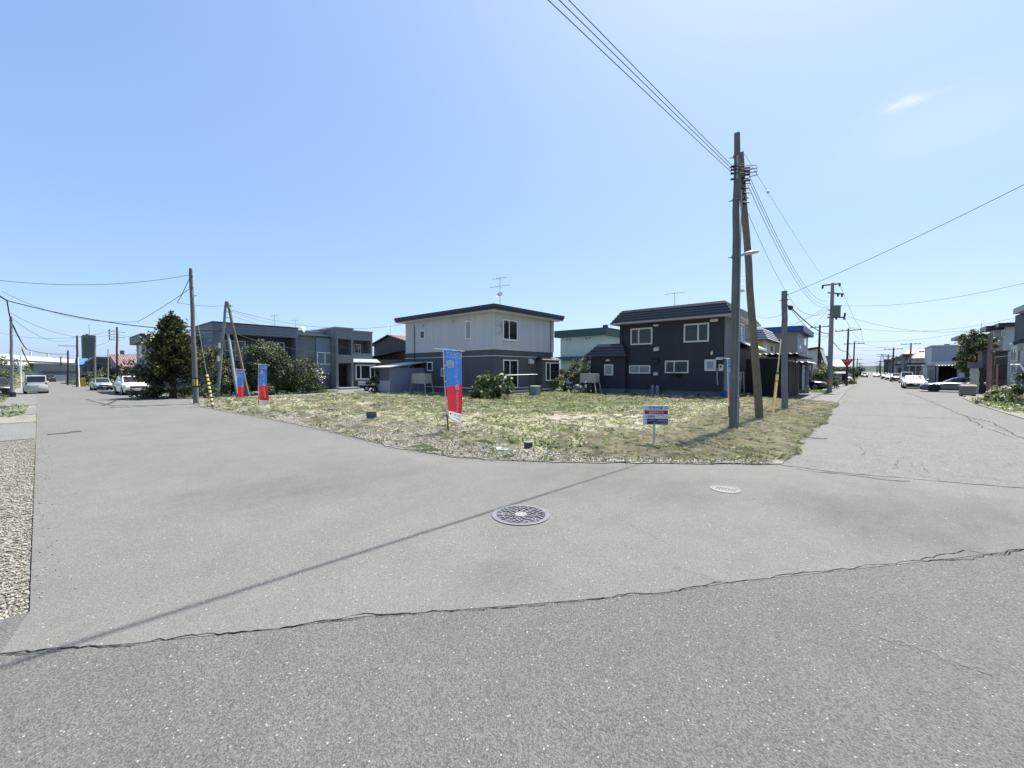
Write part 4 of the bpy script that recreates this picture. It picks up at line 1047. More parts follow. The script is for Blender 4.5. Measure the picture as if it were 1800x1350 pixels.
# --- mint green house behind
YM = 37.0; MXR, MXL = -19.75, -26.0; MINT = mat('wall_mint', (.40, .50, .47), .8, var=.05, streak=True); TEAL = mat('fascia_teal', (.028, .075, .080), .6, var=.1)
h = thing('house', 'pale mint green house with dark teal roof fascia behind the bushes', 'house', ((MXL + MXR) / 2, 41, 0))
zt, ze = 5.93, 5.25
wallbox(h, MXL + .5, MXR - .5, YM + .5, 45, -.05, ze, MINT); flat_roof(h, MXL, MXR, YM, 45.5, ze + .002, zt, TEAL, 'roof', TEAL)
zm = 2.79; mb = MB(); mb.frustum((MXL - .1, MXR - .3, YM - .5, YM + .48), (MXL - .1, MXR - .3, YM + .3, YM + .49), zm - .1, zm + .35); mb.build('lower_roof', TEAL, h)
siding(h, 'X', MXR, YM, 45.5, ze + .02, zt - .03, .2, mat('fascia_teal_lit', (.045, .085, .085), .6), .02, 'fascia_ribs')  # right fascia: its lit tone is put into a lighter teal
for p in ((-24.63, 4.98), (-24.26, 4.99), (-22.22, 5.01), (-21.78, 5.04)): MB().cyl((p[0], YM + .4, p[1]), (p[0], YM + .498, p[1]), .06, n=8).build('vent', M['black'], h)
window(h, 'Y', YM + .5, (-25.58, 1.22, -24.98, 1.73), M['black'], fw=.05)
mb = MB(); mb.box(MXR - .35, MXR + .05, YM + .05, YM + .45, zt + .052, zt + .3); mb.build('chimney', TEAL, h)

# --- yellow house and tall blue-capped house further along
YEL, CRM = mat('wall_ochre', (.42, .30, .115), .8, var=.06), mat('wall_cream', (.50, .45, .33), .8, var=.06)
YX_, YY_ = -7.0, 42.5; yy1 = 48.52
h = thing('house', 'ochre yellow house with striped mansard roof behind the black carport', 'house', (-9.5, 45.5, 0))
ze, zt = 4.55, 5.46
wallbox(h, -12.5, YX_ - .004, YY_, yy1, -.05, ze, YEL); mb = MB(); mb.box(YX_ - .003, YX_ + .02, YY_ + .01, yy1, -.05, ze - .002); mb.build('side_wall', CRM, h)
stepped_roof(h, (-13, YX_ + .45, YY_ - .45, yy1 + .45), (-12.4, YX_ - .2, YY_ + .2, yy1 - .2), ze - .15, zt + .05, 5, [mat('roof_pale_stripe', (.33, .33, .35), .5, .2), R_dark], .025)
for r in ((43.28, 3.34, 44.41, 4.07), (45.91, 3.43, 47.17, 4.09)): window(h, 'X', YX_ + .02, r, M['cream'], fw=.07, glass=M['glass_dark'])
BLU = mat('fascia_blue', (.022, .065, .20), .6, var=.1); TAU = mat('wall_taupe', (.21, .20, .195), .8, var=.06, streak=True); GRY = mat('wall_light_grey', (.37, .39, .41), .8, var=.06, streak=True)
bx, by = -5.6, 53.01; by1 = 63.4; bxl = -8.3
h = thing('house', 'tall taupe and grey house with bright blue roof fascia', 'house', (-8, 57, 0))
ze, zt = 5.81, 6.4
wallbox(h, bxl - 1, bx - .004, by, by1, -.05, ze, TAU); siding(h, 'X', bx - .003, by + .01, by1, 0, ze, .3, GRY, .02)
mb = MB(); mb.box(bxl - 1.4, bx + .55, by - .5, by1 + .4, ze + .002, zt, 0); mb.box(bx + .552, bx + .57, by - .5, by1 + .4, ze + .002, zt, 1); mb.build('roof', [BLU, mat('fascia_grey', (.17, .185, .19), .6)], h)
window(h, 'X', bx + .01, (58.66, 4.61, 61.66, 5.56), M['white'], fw=.08, glass=M['glass_pale']); window(h, 'X', bx + .01, (54.74, 4.02, 56.29, 4.46), M['white'], fw=.06, glass=M['glass_pale'])
window(h, 'X', bx + .01, (59.61, 2.92, 62.06, 3.53), M['white'], fw=.06, glass=M['glass_pale'])
mb = MB(); r = (57.97, 5.53, 61.21, 5.86); mb.add([(bx + .02, r[0], r[3]), (bx + .02, r[2], r[3]), (bx + .5, r[2], r[1]), (bx + .5, r[0], r[1])], [(0, 1, 2, 3)]); mb.build('open_sash', M['white'], h)

# ------------------------------------------------------------------ houses on the left, behind the hedge
BG = mat('siding_blue_grey', (.150, .168, .190), .7, var=.08, streak=True); BGD = mat('siding_blue_shade', (.052, .062, .076), .8, var=.08)  # second siding: shadow of the recess put into a darker colour
XB = -36.0; y0 = 8.17; y1 = 14.07; zt, zs = 5.19, 4.37
xl = -41.5
h = thing('house', 'long blue-grey flat-roofed house with ribbed upper band behind the hedge', 'house', (-39, (y0 + y1) / 2, 0))
wallbox(h, xl, XB - 1.0, y0 + .2, y1 - .02, -.05, zs, BGD); 
wallbox(h, xl, XB, y0, y0 + .55, -.05, zs, BG, 'corner_pier'); wallbox(h, XB - 1.0, XB, y1 - .2, y1, -.05, zs, BG, 'end_pier')
wallbox(h, xl, XB, y0, y1, zs + .002, zt - .03, BG, 'upper_band')
siding(h, 'X', XB, y0, y1, zs, zt - .05, .2, BG, .025); siding(h, 'Y', y0, xl, XB, .0, zt - .05, .2, BG, .025)
siding(h, 'X', XB - 1.0, y0 + .56, y1 - .22, 0, zs - .02, .2, BGD, .02)
mb = MB(); mb.box(xl - .05, XB + .06, y0 - .06, y1 + .04, zt - .03, zt + .04); mb.build('roof_cap', R_dark, h)
window(h, 'X', XB - .98, (9.06, 2.39, 10.5, 3.96), M['cream'], mull=(.5,), trans=(.5,), fw=.09, glass=M['glass_dark'])
window(h, 'X', XB - .98, (11.96, 2.83, 13.34, 4.0), M['cream'], mull=(.5,), fw=.09, glass=M['glass_dark'])
window(h, 'Y', y0, (XB - .9, 3.34 , XB - .5, 3.92), M['cream'], fw=.04, glass=M['glass_dark'])
mb = MB(); mb.box(XB - 1.0, XB - .1, y0 + .6, y1 - .25, 2.13, 2.4); mb.build('ledge', R_dark, h)
for k, (px, pt) in enumerate(((483, 553), (519, 560))):
    antenna(-38.5, 13.15 if k == 0 else 14.82, zt + .04, 6.45 if k == 0 else 6.21, ['thin aerial over the middle of the long blue-grey house', 'thin aerial at the right end of the long blue-grey house'][k], [(6.35 if k == 0 else 6.11, .7, 4, .2)], None, .9)

G1 = mat('wall_green_grey', (.165, .18, .185), .8, var=.06, streak=True); G2 = mat('wall_pale_blue_grey', (.21, .245, .275), .8, var=.06); G3 = mat('wall_shadow_grey', (.11, .115, .12), .85)  # recess walls get a darker grey for the shadow inside
h = thing('house', 'modern grey house with recessed balconies and dark entrance beside the hedge', 'house', (-38.5, 16.5, 0))
XA = -35.0; ya0, ya1 = 16.8, 18.4; ytop = 5.34
mb = MB(); e0, e1 = 0.13, 2.31; f0, f1 = 2.91, 4.43; p0, p1 = 17.01, 18.21
mb.box(XA - .9, XA, ya0, p0, -.05, ytop); mb.box(XA - .9, XA, p1, ya1, -.05, ytop); mb.box(XA - .9, XA, p0, p1, e1, f0); mb.box(XA - .9, XA, p0, p1, f1, ytop)
mb.build('entrance_block', G1, h)
wallbox(h, -40, XA - .901, ya0, ya1, -.05, ytop, G3, 'recess_wall')
mb = MB(); mb.box(-40, XA + .05, ya0 - .05, ya1 + .05, ytop + .001, ytop + .12); mb.build('roof_edge', G2, h)
r = (p0 + .35, 0.15, p0 + 1.3, 2.15); window(h, 'X', XA - .898, r, M['black'], mull=(.3,), fw=.06, glass=M['glass_dark'], name='front_door')
mb = MB(); mb.box(XA - .5, XA + .9, p0 - .3, ya1 + .2, -.02, .14); mb.build('entrance_step', M['concrete'], h)
mb = MB(); mb.box(XA - .05, XA - .02, p0, p1, f0 - .001, f0 + .12); mb.build('parapet_cap', G2, h)
XC = -36.0; yb1 = 20.87; zb = 5.27
mb = MB(); o0, o1 = 3.27, 4.48; q0, q1 = ya1, 20.72
mb.box(XC - .9, XC, ya1 + .002, yb1, -.05, o0); mb.box(XC - .9, XC, q1, yb1, o0 + .001, zb); mb.box(XC - .9, XC, ya1 + .002, q1 - .001, o1, zb); mb.build('balcony_block', G1, h)
wallbox(h, -40, XC - .901, ya1 + .002, yb1, -.05, zb, G3, 'recess_wall')
mb = MB(); mb.box(-40, XC + .05, ya1 + .06, yb1 + .05, zb + .001, zb + .11); mb.build('roof_edge', G2, h)
window(h, 'X', XC - .898, (19.5, 3.29, 20.14, 4.17), M['white'], mull=(.6,), fw=.06, glass=M['glass_dark'])
r = (18.8, 0.8, 20.81, 2.19); ez0, ez1 = 2.4, 2.67
mb = MB(); mb.box(XC + .002, -35.45, r[0] - .1, r[2] + .1, r[1] - .1, r[3] + .12); mb.build('bay', G1, h)
mb = MB(); mb.frustum((XC + .002, -35.0, r[0] - .4, r[2] + .35), (XC + .002, -35.5, r[0] - .2, r[2] + .2), ez0, ez1 + .05); mb.build('bay_roof', G2, h)
window(h, 'X', -35.45, r, M['white'], mull=(.26, .74), fw=.11, glass=M['glass'], curtain=[(.3, .7, 0, .6)])
ylc = y1 + .05; zc = 4.65; zc2 = 5.06
wallbox(h, -40, -37.2, ylc, ya0 - .02, -.05, zc2, G1, 'rear_wall'); wallbox(h, -37.199, XC - .2, ylc, ya0 - .02, -.05, zc, G1, 'side_wall')
yp0, yp1 = 15.57, 16.99; mb = MB(); mb.box(XC - .199, XC - .05, yp0, yp1, 1.3, zc - .15); mb.build('light_panel', G2, h)
window(h, 'X', XC - .05, (15.59, 2.15, 17.0, 3.25), M['white'], mull=(.5,), fw=.1, glass=M['glass_pale'])
mb = MB(); n = 8
for i in range(n):
    a, b = i / n, (i + 1) / n; yy0, yy1 = ylc + (ya0 - ylc) * a, ylc + (ya0 - ylc) * b; za, zb_ = zc + .02 + .16 * math.sin(math.pi * (.15 + .7 * a)), zc + .02 + .16 * math.sin(math.pi * (.15 + .7 * b))
    mb.add([(-37.25, yy0, zc - .02), (XC + .1, yy0, zc - .02), (XC + .1, yy1, zc - .02), (-37.25, yy1, zc - .02), (-37.25, yy0, za), (XC + .1, yy0, za), (XC + .1, yy1, zb_), (-37.25, yy1, zb_)], [(0, 3, 2, 1), (4, 5, 6, 7), (0, 1, 5, 4), (1, 2, 6, 5), (2, 3, 7, 6), (3, 0, 4, 7)])
mb.build('curved_roof', G2, h)
mb = MB(); mb.box(-40, -37.1, ylc, ya0 - .03, zc2 + .001, zc2 + .1); mb.build('roof_edge', G2, h)
mb = MB(); d = 14.98; z = 5.22; mb.cyl((-37.3, d, zc2), (-37.3, d, z), .03, n=6); mb.cyl((-37.25, d, z), (-37.18, d + .05, z + .03), .28, .26, 14); mb.build('satellite_dish', M['white'], h)
window(h, 'X', XC - .2, (16.53, -0.03, 17.3, 1.24), G3, fw=.05, glass=M['concrete_d'], name='garage_door')

# brown gable house between the grey houses
GB1 = mat('gable_grey_brown', (.085, .08, .085), .85, var=.08); RP = mat('roof_dusty_pink', (.28, .20, .175), .6, var=.1); RPD = mat('roof_seam_dark', (.13, .09, .08), .7)
yf = 26.0; (xr, zr), (xe, ze) = (-40.93, 5.74), (-44.8, 4.81); xr2 = 2 * xr - xe
h = thing('house', 'dark brown gabled house with dusty pink roof behind the shed', 'house', (xr, 29, 0))
mb = MB(); mb.add([(xe + .3, yf, 0), (xr2 - .3, yf, 0), (xr2 - .3, yf, ze), (xr, yf, zr - .1), (xe + .3, yf, ze), (xe + .3, yf + 7, 0), (xr2 - .3, yf + 7, 0), (xr2 - .3, yf + 7, ze), (xr, yf + 7, zr - .1), (xe + .3, yf + 7, ze)],
    [(0, 1, 2, 3, 4), (9, 8, 7, 6, 5), (0, 5, 6, 1), (1, 6, 7, 2), (4, 9, 5, 0), (2, 7, 8, 3), (3, 8, 9, 4)]); mb.build('wall', GB1, h)
def slope(name, a, b, yA, yB, m, parent, n=1, th=.1):
    """roof slope between points a and b (x, z), running along y, in n courses"""
    mb = MB()
    for i in range(n):
        q0, q1 = i / n, (i + 1) / n; ax, az = a[0] + (b[0] - a[0]) * q0, a[1] + (b[1] - a[1]) * q0; bx_, bz = a[0] + (b[0] - a[0]) * q1, a[1] + (b[1] - a[1]) * q1
        up = .03 if n > 1 else 0
        P = [(ax, yA, az), (bx_, yA, bz + up), (bx_, yB, bz + up), (ax, yB, az), (ax, yA, az - th), (bx_, yA, bz - th), (bx_, yB, bz - th), (ax, yB, az - th)]
        mb.add(P, [(0, 1, 2, 3), (7, 6, 5, 4), (4, 5, 1, 0), (5, 6, 2, 1), (6, 7, 3, 2), (7, 4, 0, 3)], 0)
        if n > 1: mb.box(bx_ - .02, bx_ + .03, yA, yB, bz - .05, bz + .05, 1)
    return mb.build(name, [m, RPD] if n > 1 else m, parent)
slope('roof', (xr - .02, zr), (xr2 + .3, ze - .1), yf - .4, yf + 7.4, RP, h, 6); slope('roof_left', (xe - .3, ze - .15), (xr + .02, zr - .005), yf - .4, yf + 7.4, R_dark, h)
mb = MB(); za, zb = 3.1, 3.52; mb.add([(xe - .5, 24.6, za - .1), (xr2 - 1, 24.6, zb + .25), (xr2 - 1, 25.9, zb + .3), (xe - .5, 25.9, za), (xe - .5, 24.6, za - .2), (xr2 - 1, 24.6, zb + .12), (xr2 - 1, 25.9, zb + .12), (xe - .5, 25.9, za - .2)], [(0, 1, 2, 3), (4, 5, 1, 0), (7, 6, 5, 4), (5, 6, 2, 1)]); mb.build('porch_roof', R_dark, h)
mb = MB(); mb.box(xe, xr2 - 1.3, 24.9, 25.98, 0, za - .25); mb.build('porch_wall', GB1, h)
antenna(-44.12, 28, zr, 7.25, 'small aerial on the brown gabled house ridge', [(7.11, .9, 5, .25), (6.76, .7, 3, .3)])

# house with the blue parapet behind the conifer
XH = -39.5; yh = 4.6; xh = -46.14; zt, ze = 4.31, 3.69
h = thing('house', 'pale grey house with navy parapet behind the dark conifer', 'house', (-42, yh + 2.5, 0))
LG = mat('wall_ash', (.22, .235, .25), .8, var=.06, streak=True); NAVY = mat('parapet_navy', (.020, .035, .075), .6); NAVYL = mat('parapet_slate', (.10, .13, .14), .6)
xh = -46.19 if yh < 5 else -44.5
wallbox(h, -44.5, XH - .35, yh + .35, 13.5, -.05, ze, LG); mb = MB(); mb.box(-45, XH, yh, 14, ze + .002, zt, 0); mb.box(XH + .001, XH + .02, yh + .01, 14, ze + .02, zt, 1); mb.build('parapet', [NAVYL, NAVY], h)
window(h, 'Y', yh + .35, (-43.2, 2.6, -41.6, 3.9), M['cream'], mull=(.5,), fw=.09, glass=M['glass_pale'])
window(h, 'Y', yh + .35, (-42.6, .8, -41.9, 1.9), M['white'], mull=(.5,), fw=.07, glass=M['glass_pale'])

# houses further down the left street
h = thing('house', 'low house with long pink metal roof at the left', 'house', (-62, 8, 0))
PK = mat('roof_pink_metal', (.22, .145, .145), .5, .1, var=.05); PKD = mat('roof_pink_rib', (.17, .105, .105), .5); XK = -57.0
(ya, ze), (yr, zr) = (4.91, 2.06), (4.55, 3.36); yR = (6.75, 2.07)[0]
wallbox(h, XK - 6, XK - .5, ya + .4, yR, -.05, ze, mat('wall_brown_dark', (.06, .05, .05), .85))
mb = MB(); mb.add([(XK, ya, ze), (XK, yR, ze), (XK - 3, yR, zr), (XK - 3, yr, zr), (XK, ya, ze - .1), (XK, yR, ze - .1), (XK - 6.5, yR, ze), (XK - 6.5, ya, ze)], [(0, 1, 2, 3), (4, 5, 1, 0), (2, 6, 7, 3), (0, 3, 7)], 0)
for i in range(14):
    q = i / 13; mb.bar((XK + .01, ya + (yR - ya) * q, ze + .02), (XK - 2.99, yr + (yR - yr) * q, zr + .02), .04, .04, 1)
mb.build('roof', [PK, PKD], h)
wallbox(h, XK - .49, XK - .1, (5.36, 1.72)[0], yR, 0, ze - .15, M['black'], 'porch_shade')  # black block stands in for the shade under the eave
c = (5.42, 3.54); MB().box(-60.6, -60.1, c[0], c[0] + .3, zr - .2, c[1] + .25).build('chimney', M['concrete_d'], h)
h = thing('house', 'dark grey house with a balcony beside the pink roof', 'house', (-72, 7, 0)); XK = -68.0; DG = mat('wall_dark_grey', (.05, .05, .055), .85)
y0_, y1_, y2_ = (3.39, 2.39)[0], (5.15, 3.29)[0], (5.8, 1.87)[0]; zt = (3.64, 3.25)[1]; zm = (5.81, 2.22)[1]
mb = MB(); Pq = [(y0_ + .3, 0), (y2_, 0), (y2_, zm), (y1_, zt), (y0_ + .5, zt), (y0_, zt - .5)]; n = len(Pq); mb.add([(XK, y, z) for y, z in Pq] + [(XK - 7, y, z) for y, z in Pq], [tuple(range(n)), tuple(range(2 * n - 1, n - 1, -1))] + [(i, n + i, n + (i + 1) % n, (i + 1) % n) for i in range(n)]); mb.build('wall', DG, h)
r = (4.02, 1.67, 4.82, 2.47); window(h, 'X', XK, r, M['concrete_d'], mull=(.33, .66), fw=.05, glass=M['glass_dark'], proud=.04)
mb = MB(); mb.box(XK + .02, XK + .5, r[0] - .1, r[2] + .15, r[1] - .15, r[1] - .08)
for i in range(9): y = r[0] - .08 + (r[2] - r[0] + .2) * i / 8; mb.box(XK + .46, XK + .49, y - .012, y + .012, r[1] - .08, r[1] + .32)
mb.box(XK + .455, XK + .5, r[0] - .1, r[2] + .15, r[1] + .321, r[1] + .36); mb.build('balcony', M['black'], h)
zg = (4.43, 1.34)[1]; MB().box(XK + .6, XK + 1.4, y0_, y2_, 0, zg).build('porch_wall', M['concrete'], h)
mb = MB(); mb.frustum((XK + .3, XK + 1.7, y0_ - .2, y2_ + .2), (XK + .3, XK + 1.0, y0_ - .1, y2_ + .1), zg + .001, zg + .2); mb.build('porch_roof', R_dark, h)
h = thing('house', 'cream house with bright blue roof beyond the dark balcony house', 'house', (-78, 4, 0)); XK = -75.0
r = (2.89, 0.15, 3.89, 2.4); zt = (3.44, 3.19)[1]; CW = mat('wall_putty', (.36, .34, .30), .8)
wallbox(h, XK - 6, XK, r[0], r[2], -.05, r[3], CW); mb = MB(); mb.frustum((XK - 6.3, XK + .3, r[0] - .2, r[2] + .15), (XK - 4, XK - 2, r[0] - .1, r[2] - .1), r[3] + .002, zt + .05); mb.build('roof', mat('roof_azure', (.05, .15, .38), .5, .1), h)
window(h, 'X', XK, (3.22, 1.46, 3.82, 2.03), M['concrete_d'], mull=(.5,), fw=.05, glass=M['glass_pale'], proud=.04)
MB().box(XK + .02, XK + .8, r[0], r[2], 0, (3.3, 0.89)[1]).build('porch', M['concrete_d'], h)
# long white roofed bicycle shelter behind the silver car
(xa, za), (xb, zb) = (-79.7, 0.82), (-57.48, 1.02); zl = 0.54
t = thing('carport', 'white-fronted carport roof over the silver car', 'carport', ((xa + xb) / 2, 5.5, 0))
mb = MB(); n = 24
for i in range(n): mb.box(xa + (xb - xa) * i / n, xa + (xb - xa) * (i + .55) / n, 4.8, 4.83, zl, za)
mb.box(xa, xb, 4.84, 7.5, za - .04, za); mb.build('roof_front', M['white'], t)
for x in (xa + .1, xb - .1): MB().box(x - .05, x + .05, 4.9, 5.0, 0, za - .05).build('post', M['steel'], t)
MB().box(xa + .2, xb - .2, 7.3, 7.4, 0, zl + .3).build('rear_wall', M['black'], t)

# tower block, elevated road and its noise walls
TW = mat('tower_green_grey', (.075, .10, .105), .8, var=.05)
Xt = -430.0; r = (19.21, 4.52, 25.45, 27.86); t = thing('tower', 'distant dark green tower block above the rooftops', 'tower', (Xt - 10, (r[0] + r[2]) / 2, 0))
mb = MB(); mb.box(Xt - 22, Xt, r[0], r[2], -1, r[3]); mb.build('shaft', TW, t)
mb = MB(); zt = r[3]
for i in range(12): z = 6 + (zt - 8) * i / 11; mb.box(Xt - .02, Xt + .25, r[0] + .3, r[2] - .3, z, z + .35)
mb.build('floor_bands', mat('tower_band', (.11, .14, .145), .8), t, kind='stuff')
MB().box(Xt - 16, Xt - 6, r[0] + 2, r[2] - 3, zt, zt + 1.3).build('plant_room', M['concrete'], t); MB().cyl((Xt - 8, r[2] - 2.5, zt), (Xt - 8, r[2] - 2.5, zt + 9), .2, .1, 6).build('mast', M['steel'], t)
VA, VB = Vector((-220.0, -9.4)), Vector((-312.0, 12.6)); vd = (VB - VA).normalized(); vn = Vector((-vd.y, vd.x)) * -1
if vn.dot(-VA) < 0: vn = -vn
t = thing('elevated_road', 'elevated road with sunlit white noise barriers across the end of the street', 'viaduct', (-262, 0, 0))
LGR = mat('viaduct_grey', (.24, .26, .26), .85, var=.08); NB = mat('noise_barrier_white', (.66, .67, .67), .5, var=.04)
def along(s0, s1, z0, z1, off, th, m, name, n=1, gap=0.0, kind=None):
    """panels along the viaduct: s in metres from VA, off = towards the viewer"""
    mb = MB()
    for i in range(n):
        a, b = s0 + (s1 - s0) * i / n, s0 + (s1 - s0) * (i + 1) / n - gap; c = VA + vd * (a + b) / 2 + vn * off
        mb.obox((c.x, c.y, (z0 + z1) / 2), (vd.x, vd.y, 0), (vn.x, vn.y, 0), (0, 0, 1), (b - a) / 2, th / 2, (z1 - z0) / 2)
    return mb.build(name, m, t, kind=kind)
zA = [8.2, 7.63, 6.8, 5.62, 4.76]
for i in range(42): along(-190 + 8 * i, -182.1 + 8 * i, zA[1], zA[0], -9.0, .3, NB, 'barrier_panel')
along(-190, 150, zA[2] - .2, zA[1] - .02, -8.4, .5, LGR, 'deck_edge')
for i in range(42): along(-190 + 8 * i, -182.1 + 8 * i, zA[3], zA[2], 0, .3, NB, 'barrier_panel')
along(-190, 150, zA[4], zA[3] - .02, -.6, 1.0, LGR, 'girder')
along(-190, 18, 3.51, 4.72, 3.0, .3, NB, 'lower_barrier', 26, .1)
for sx in (-180, -152, -124, -96, -68, -40, -12, 16, 44, 72, 100): along(sx - 1, sx + 1, -.3, zA[4] - .02, -4, 4, LGR, 'pier')
for sx, hh in ((15, 1.6), (62, 2.0), (84, 2.2), (86.5, 1.0), (108, 1.6), (134, 2.2)): along(sx - .3, sx + .3, zA[0] + .01, zA[0] + hh, -9.0, .5, M['white'], 'barrier_post')
along(70, 84, zA[0] + 1.7, zA[0] + 1.9, -9.0, .3, M['steel'], 'sign_gantry')
# grey wall closing the street under the viaduct
r2 = (-1.49, -0.04, 3.74, 2.77); t = thing('boundary_wall', 'long grey ribbed wall closing the left street below the elevated road', 'wall', (-93.5, (r2[0] + r2[2]) / 2, 0))
MB().box(-94, -93, r2[0], r2[2] + .3, -.2, r2[3]).build('wall', mat('boundary_grey', (.27, .30, .31), .85, var=.08, streak=True), t)
mb = MB(); z = r2[3] - .2
while z > 1.5: mb.box(-92.999, -92.93, r2[0], r2[2] + .2, z, z + .05); z -= .22
mb.build('wall_ribs', M['concrete'], t, kind='stuff')
MB().box(-92.999, -92.7, r2[0] + 1.2, r2[2] + .25, 1.34, 1.56).build('ledge', mat('ledge_brown', (.10, .095, .09), .8), t)
MB().box(-92.999, -92.9, r2[0] + .15, r2[0] + .5, 2.11, 2.67).build('opening', M['black'], t)
r3 = (0.7, -0.05, 2.39, 1.25); MB().box(-92.998, -92.72, r3[0], r3[2], 0, r3[3] - .25).build('shutter', mat('shutter_pale', (.42, .44, .45), .6), t)
MB().box(-92.998, -92.75, r2[0] + .3, r3[0] - .15, 0, r3[3] - .3).build('shutter', mat('shutter_buff', (.30, .30, .28), .6), t)

# ------------------------------------------------------------------ right side of the right street
h = thing('house', 'white gabled house with sunlit striped metal roof at the right edge', 'house', (8, 34, 0))
W1 = mat('wall_lilac_white', (.42, .41, .43), .8, var=.06); yA = 32.3; xw = 5.72; yE = 33.19; xe = 5.54; ze = 3.0
wallbox(h, xw, xw + 6, yA, yE, -.05, ze + .05, W1)
k = .62; mb = MB(); n = 16; RS = mat('roof_stripe_white', (.62, .63, .66), .4, .2, var=.05); L = 3.6; xe = xe - .05; yF = 32.28
for i in range(n):
    a, b = i / n, (i + 1) / n; x0_, x1_ = xe + L * a, xe + L * b; z0_, z1_ = ze + k * L * a, ze + k * L * b
    mb.add([(x0_, yA - .4, z0_), (x1_, yA - .4, z1_ - .03), (x1_, yF, z1_ - .03), (x0_, yF, z0_), (x0_, yA - .4, z0_ - .1), (x1_, yA - .4, z1_ - .13), (x1_, yF, z1_ - .13), (x0_, yF, z0_ - .1)], [(0, 1, 2, 3), (7, 6, 5, 4), (3, 7, 4, 0), (4, 5, 1, 0)], 0)
    mb.box(x1_ - .02, x1_ + .02, yA - .42, yF + .02, z1_ - .06, z1_ + .012, 1)
mb.build('roof', [RS, mat('roof_stripe_dark', (.06, .06, .08), .5)], h)
mb = MB(); mb.add([(xw, yA, ze), (xw + 6, yA, ze), (xw + 6, yA, ze + k * L), (xe + L, yA, ze + k * L - .1), (xw, yA, ze + k * (xw - xe) - .12)], [(0, 1, 2, 3, 4)]); mb.build('gable', W1, h)
mb = MB(); mb.bar((xe + .05, yA - .44, ze - .05), (xe + L, yA - .44, ze + k * L - .12), .03, .17); mb.build('barge_board', NAVY, h)
window(h, 'x', xw, (33.0, 2.08, 31.98, 2.76), M['cream'], mull=(.5,), fw=.06, glass=M['glass_pale'])
window(h, 'x', xw, (32.89, 1.37, 31.87, 1.99), M['cream'], mull=(.5,), fw=.06, glass=M['glass_pale'])
window(h, 'Y', yA, (5.84, 1.94, 5.96, 2.63), M['cream'], fw=.06, glass=M['glass_dark'])
MB().box(xw - .05, xw + 6, yA - .06, yA - .002, -.05, .55).build('plinth', M['concrete_d'], h)
h = thing('house', 'tall olive grey house rising behind the white gabled house', 'house', (12, 54, 0))
OL = mat('wall_olive_grey', (.085, .095, .095), .85, var=.06); xw = 8.7; yE = 49.77; ze = 5.9
wallbox(h, xw, xw + 7, 38.5, yE, -.05, ze, OL); x_ = xw - .35; yF = 48.41
mb = MB(); mb.box(x_, xw + 7.3, 38, yF, ze + .002, ze + .38); mb.frustum((x_ - .03, xw + 7.3, 38, yF + .03), (x_ + 3, xw + 4, 40, yF - 2), ze + .382, ze + 1.0); mb.build('roof', mat('fascia_lilac', (.38, .37, .40), .6), h)
# brown glazed porch with its step, over a gap filled in black
h = thing('porch', 'brown panelled enclosed porch behind the reddish leaning pole', 'porch', (7.6, 47, 0))
yA = 46.0; r = (6.55, 0.51, 7.78, 3.05); BRP = mat('panel_brown', (.10, .068, .058), .7, var=.1); BRF = mat('frame_brown', (.13, .09, .08), .7)
zm1, zm2, zm3 = 2.02, 1.06, 0.97
MB().box(r[0], r[2], yA + .05, yA + 1.6, 0.35, r[3] - .05).build('body', BRF, h)
n = 2
MB().box(r[0] + .03, r[2] - .03, yA, yA + .045, zm1 + .03, r[3] - .1).build('upper_panel', mat('panel_grey_brown', (.12, .10, .095), .7), h)
for i in range(3): MB().box(r[0] + .03 + (r[2] - r[0]) * i / 3, r[0] - .02 + (r[2] - r[0]) * (i + 1) / 3, yA, yA + .045, zm2 + .03, zm1 - .02).build('panel', BRP, h)
MB().box(r[0], r[2], yA - .06, yA + .049, zm2 - .06, zm2).build('rail', BRF, h); MB().box(r[0], r[2], yA - .01, yA + .048, r[1], zm2 - .07).build('lower_panel', mat('panel_pinkish', (.17, .125, .12), .8), h)
MB().box(r[0] - .1, r[2] + .05, yA - .12, yA + 1.7, r[3] - .049, r[3] + .04).build('roof', BRF, h)
MB().box(r[0], r[2], yA + .3, yA + 1.6, 0, .349).build('base', M['black'], h); MB().box(r[0] - .2, r[2] + .3, yA - .2, yA + .25, 0, .2).build('step', M['concrete'], h)  # black block stands in for the dark gap under the porch
# white house with stepped dark fascias
h = thing('house', 'white two-level house with dark stepped fascias behind the brown porch', 'house', (11, 66, 0))
WH = mat('wall_chalk', (.44, .46, .45), .8, var=.05); FA = mat('fascia_side_lit', (.30, .28, .30), .6); DKF = mat('fascia_black_brown', (.028, .024, .026), .6)  # side fascias get a paler tone for their lit side
yA = 60.0; xl = 8.72; zt, zb = 5.96, 5.57; yE = 62.76
wallbox(h, xl + .6, xl + 3.4, yA + .6, yE - .5, -.05, zb, WH); mb = MB(); mb.box(xl, xl + 4, yA, yE, zb + .002, zt, 1); mb.box(xl - .02, xl - .001, yA, yE, zb + .002, zt, 0); mb.build('roof', [FA, DKF], h)
x2 = 9.35; z2, z2b = 6.1, 5.75
wallbox(h, x2 + .5, x2 + 5, 59.5, 66, -.05, z2b, WH, 'front_wall'); mb = MB(); mb.box(x2, x2 + 5.4, 59, 66.4, z2b + .002, z2, 1); mb.box(x2 - .02, x2 - .001, 59, 66.4, z2b + .002, z2, 0); mb.build('front_roof', [FA, DKF], h)
window(h, 'Y', 59.5, (9.6, 4.82, 9.91, 5.46), M['cream'], mull=(.5,), fw=.07, glass=M['glass_pale'])
antenna(8.82, 63, zt, 6.57, 'single-boom aerial on the white house with stepped fascias', [(6.57, 1.6, 7, .3)])
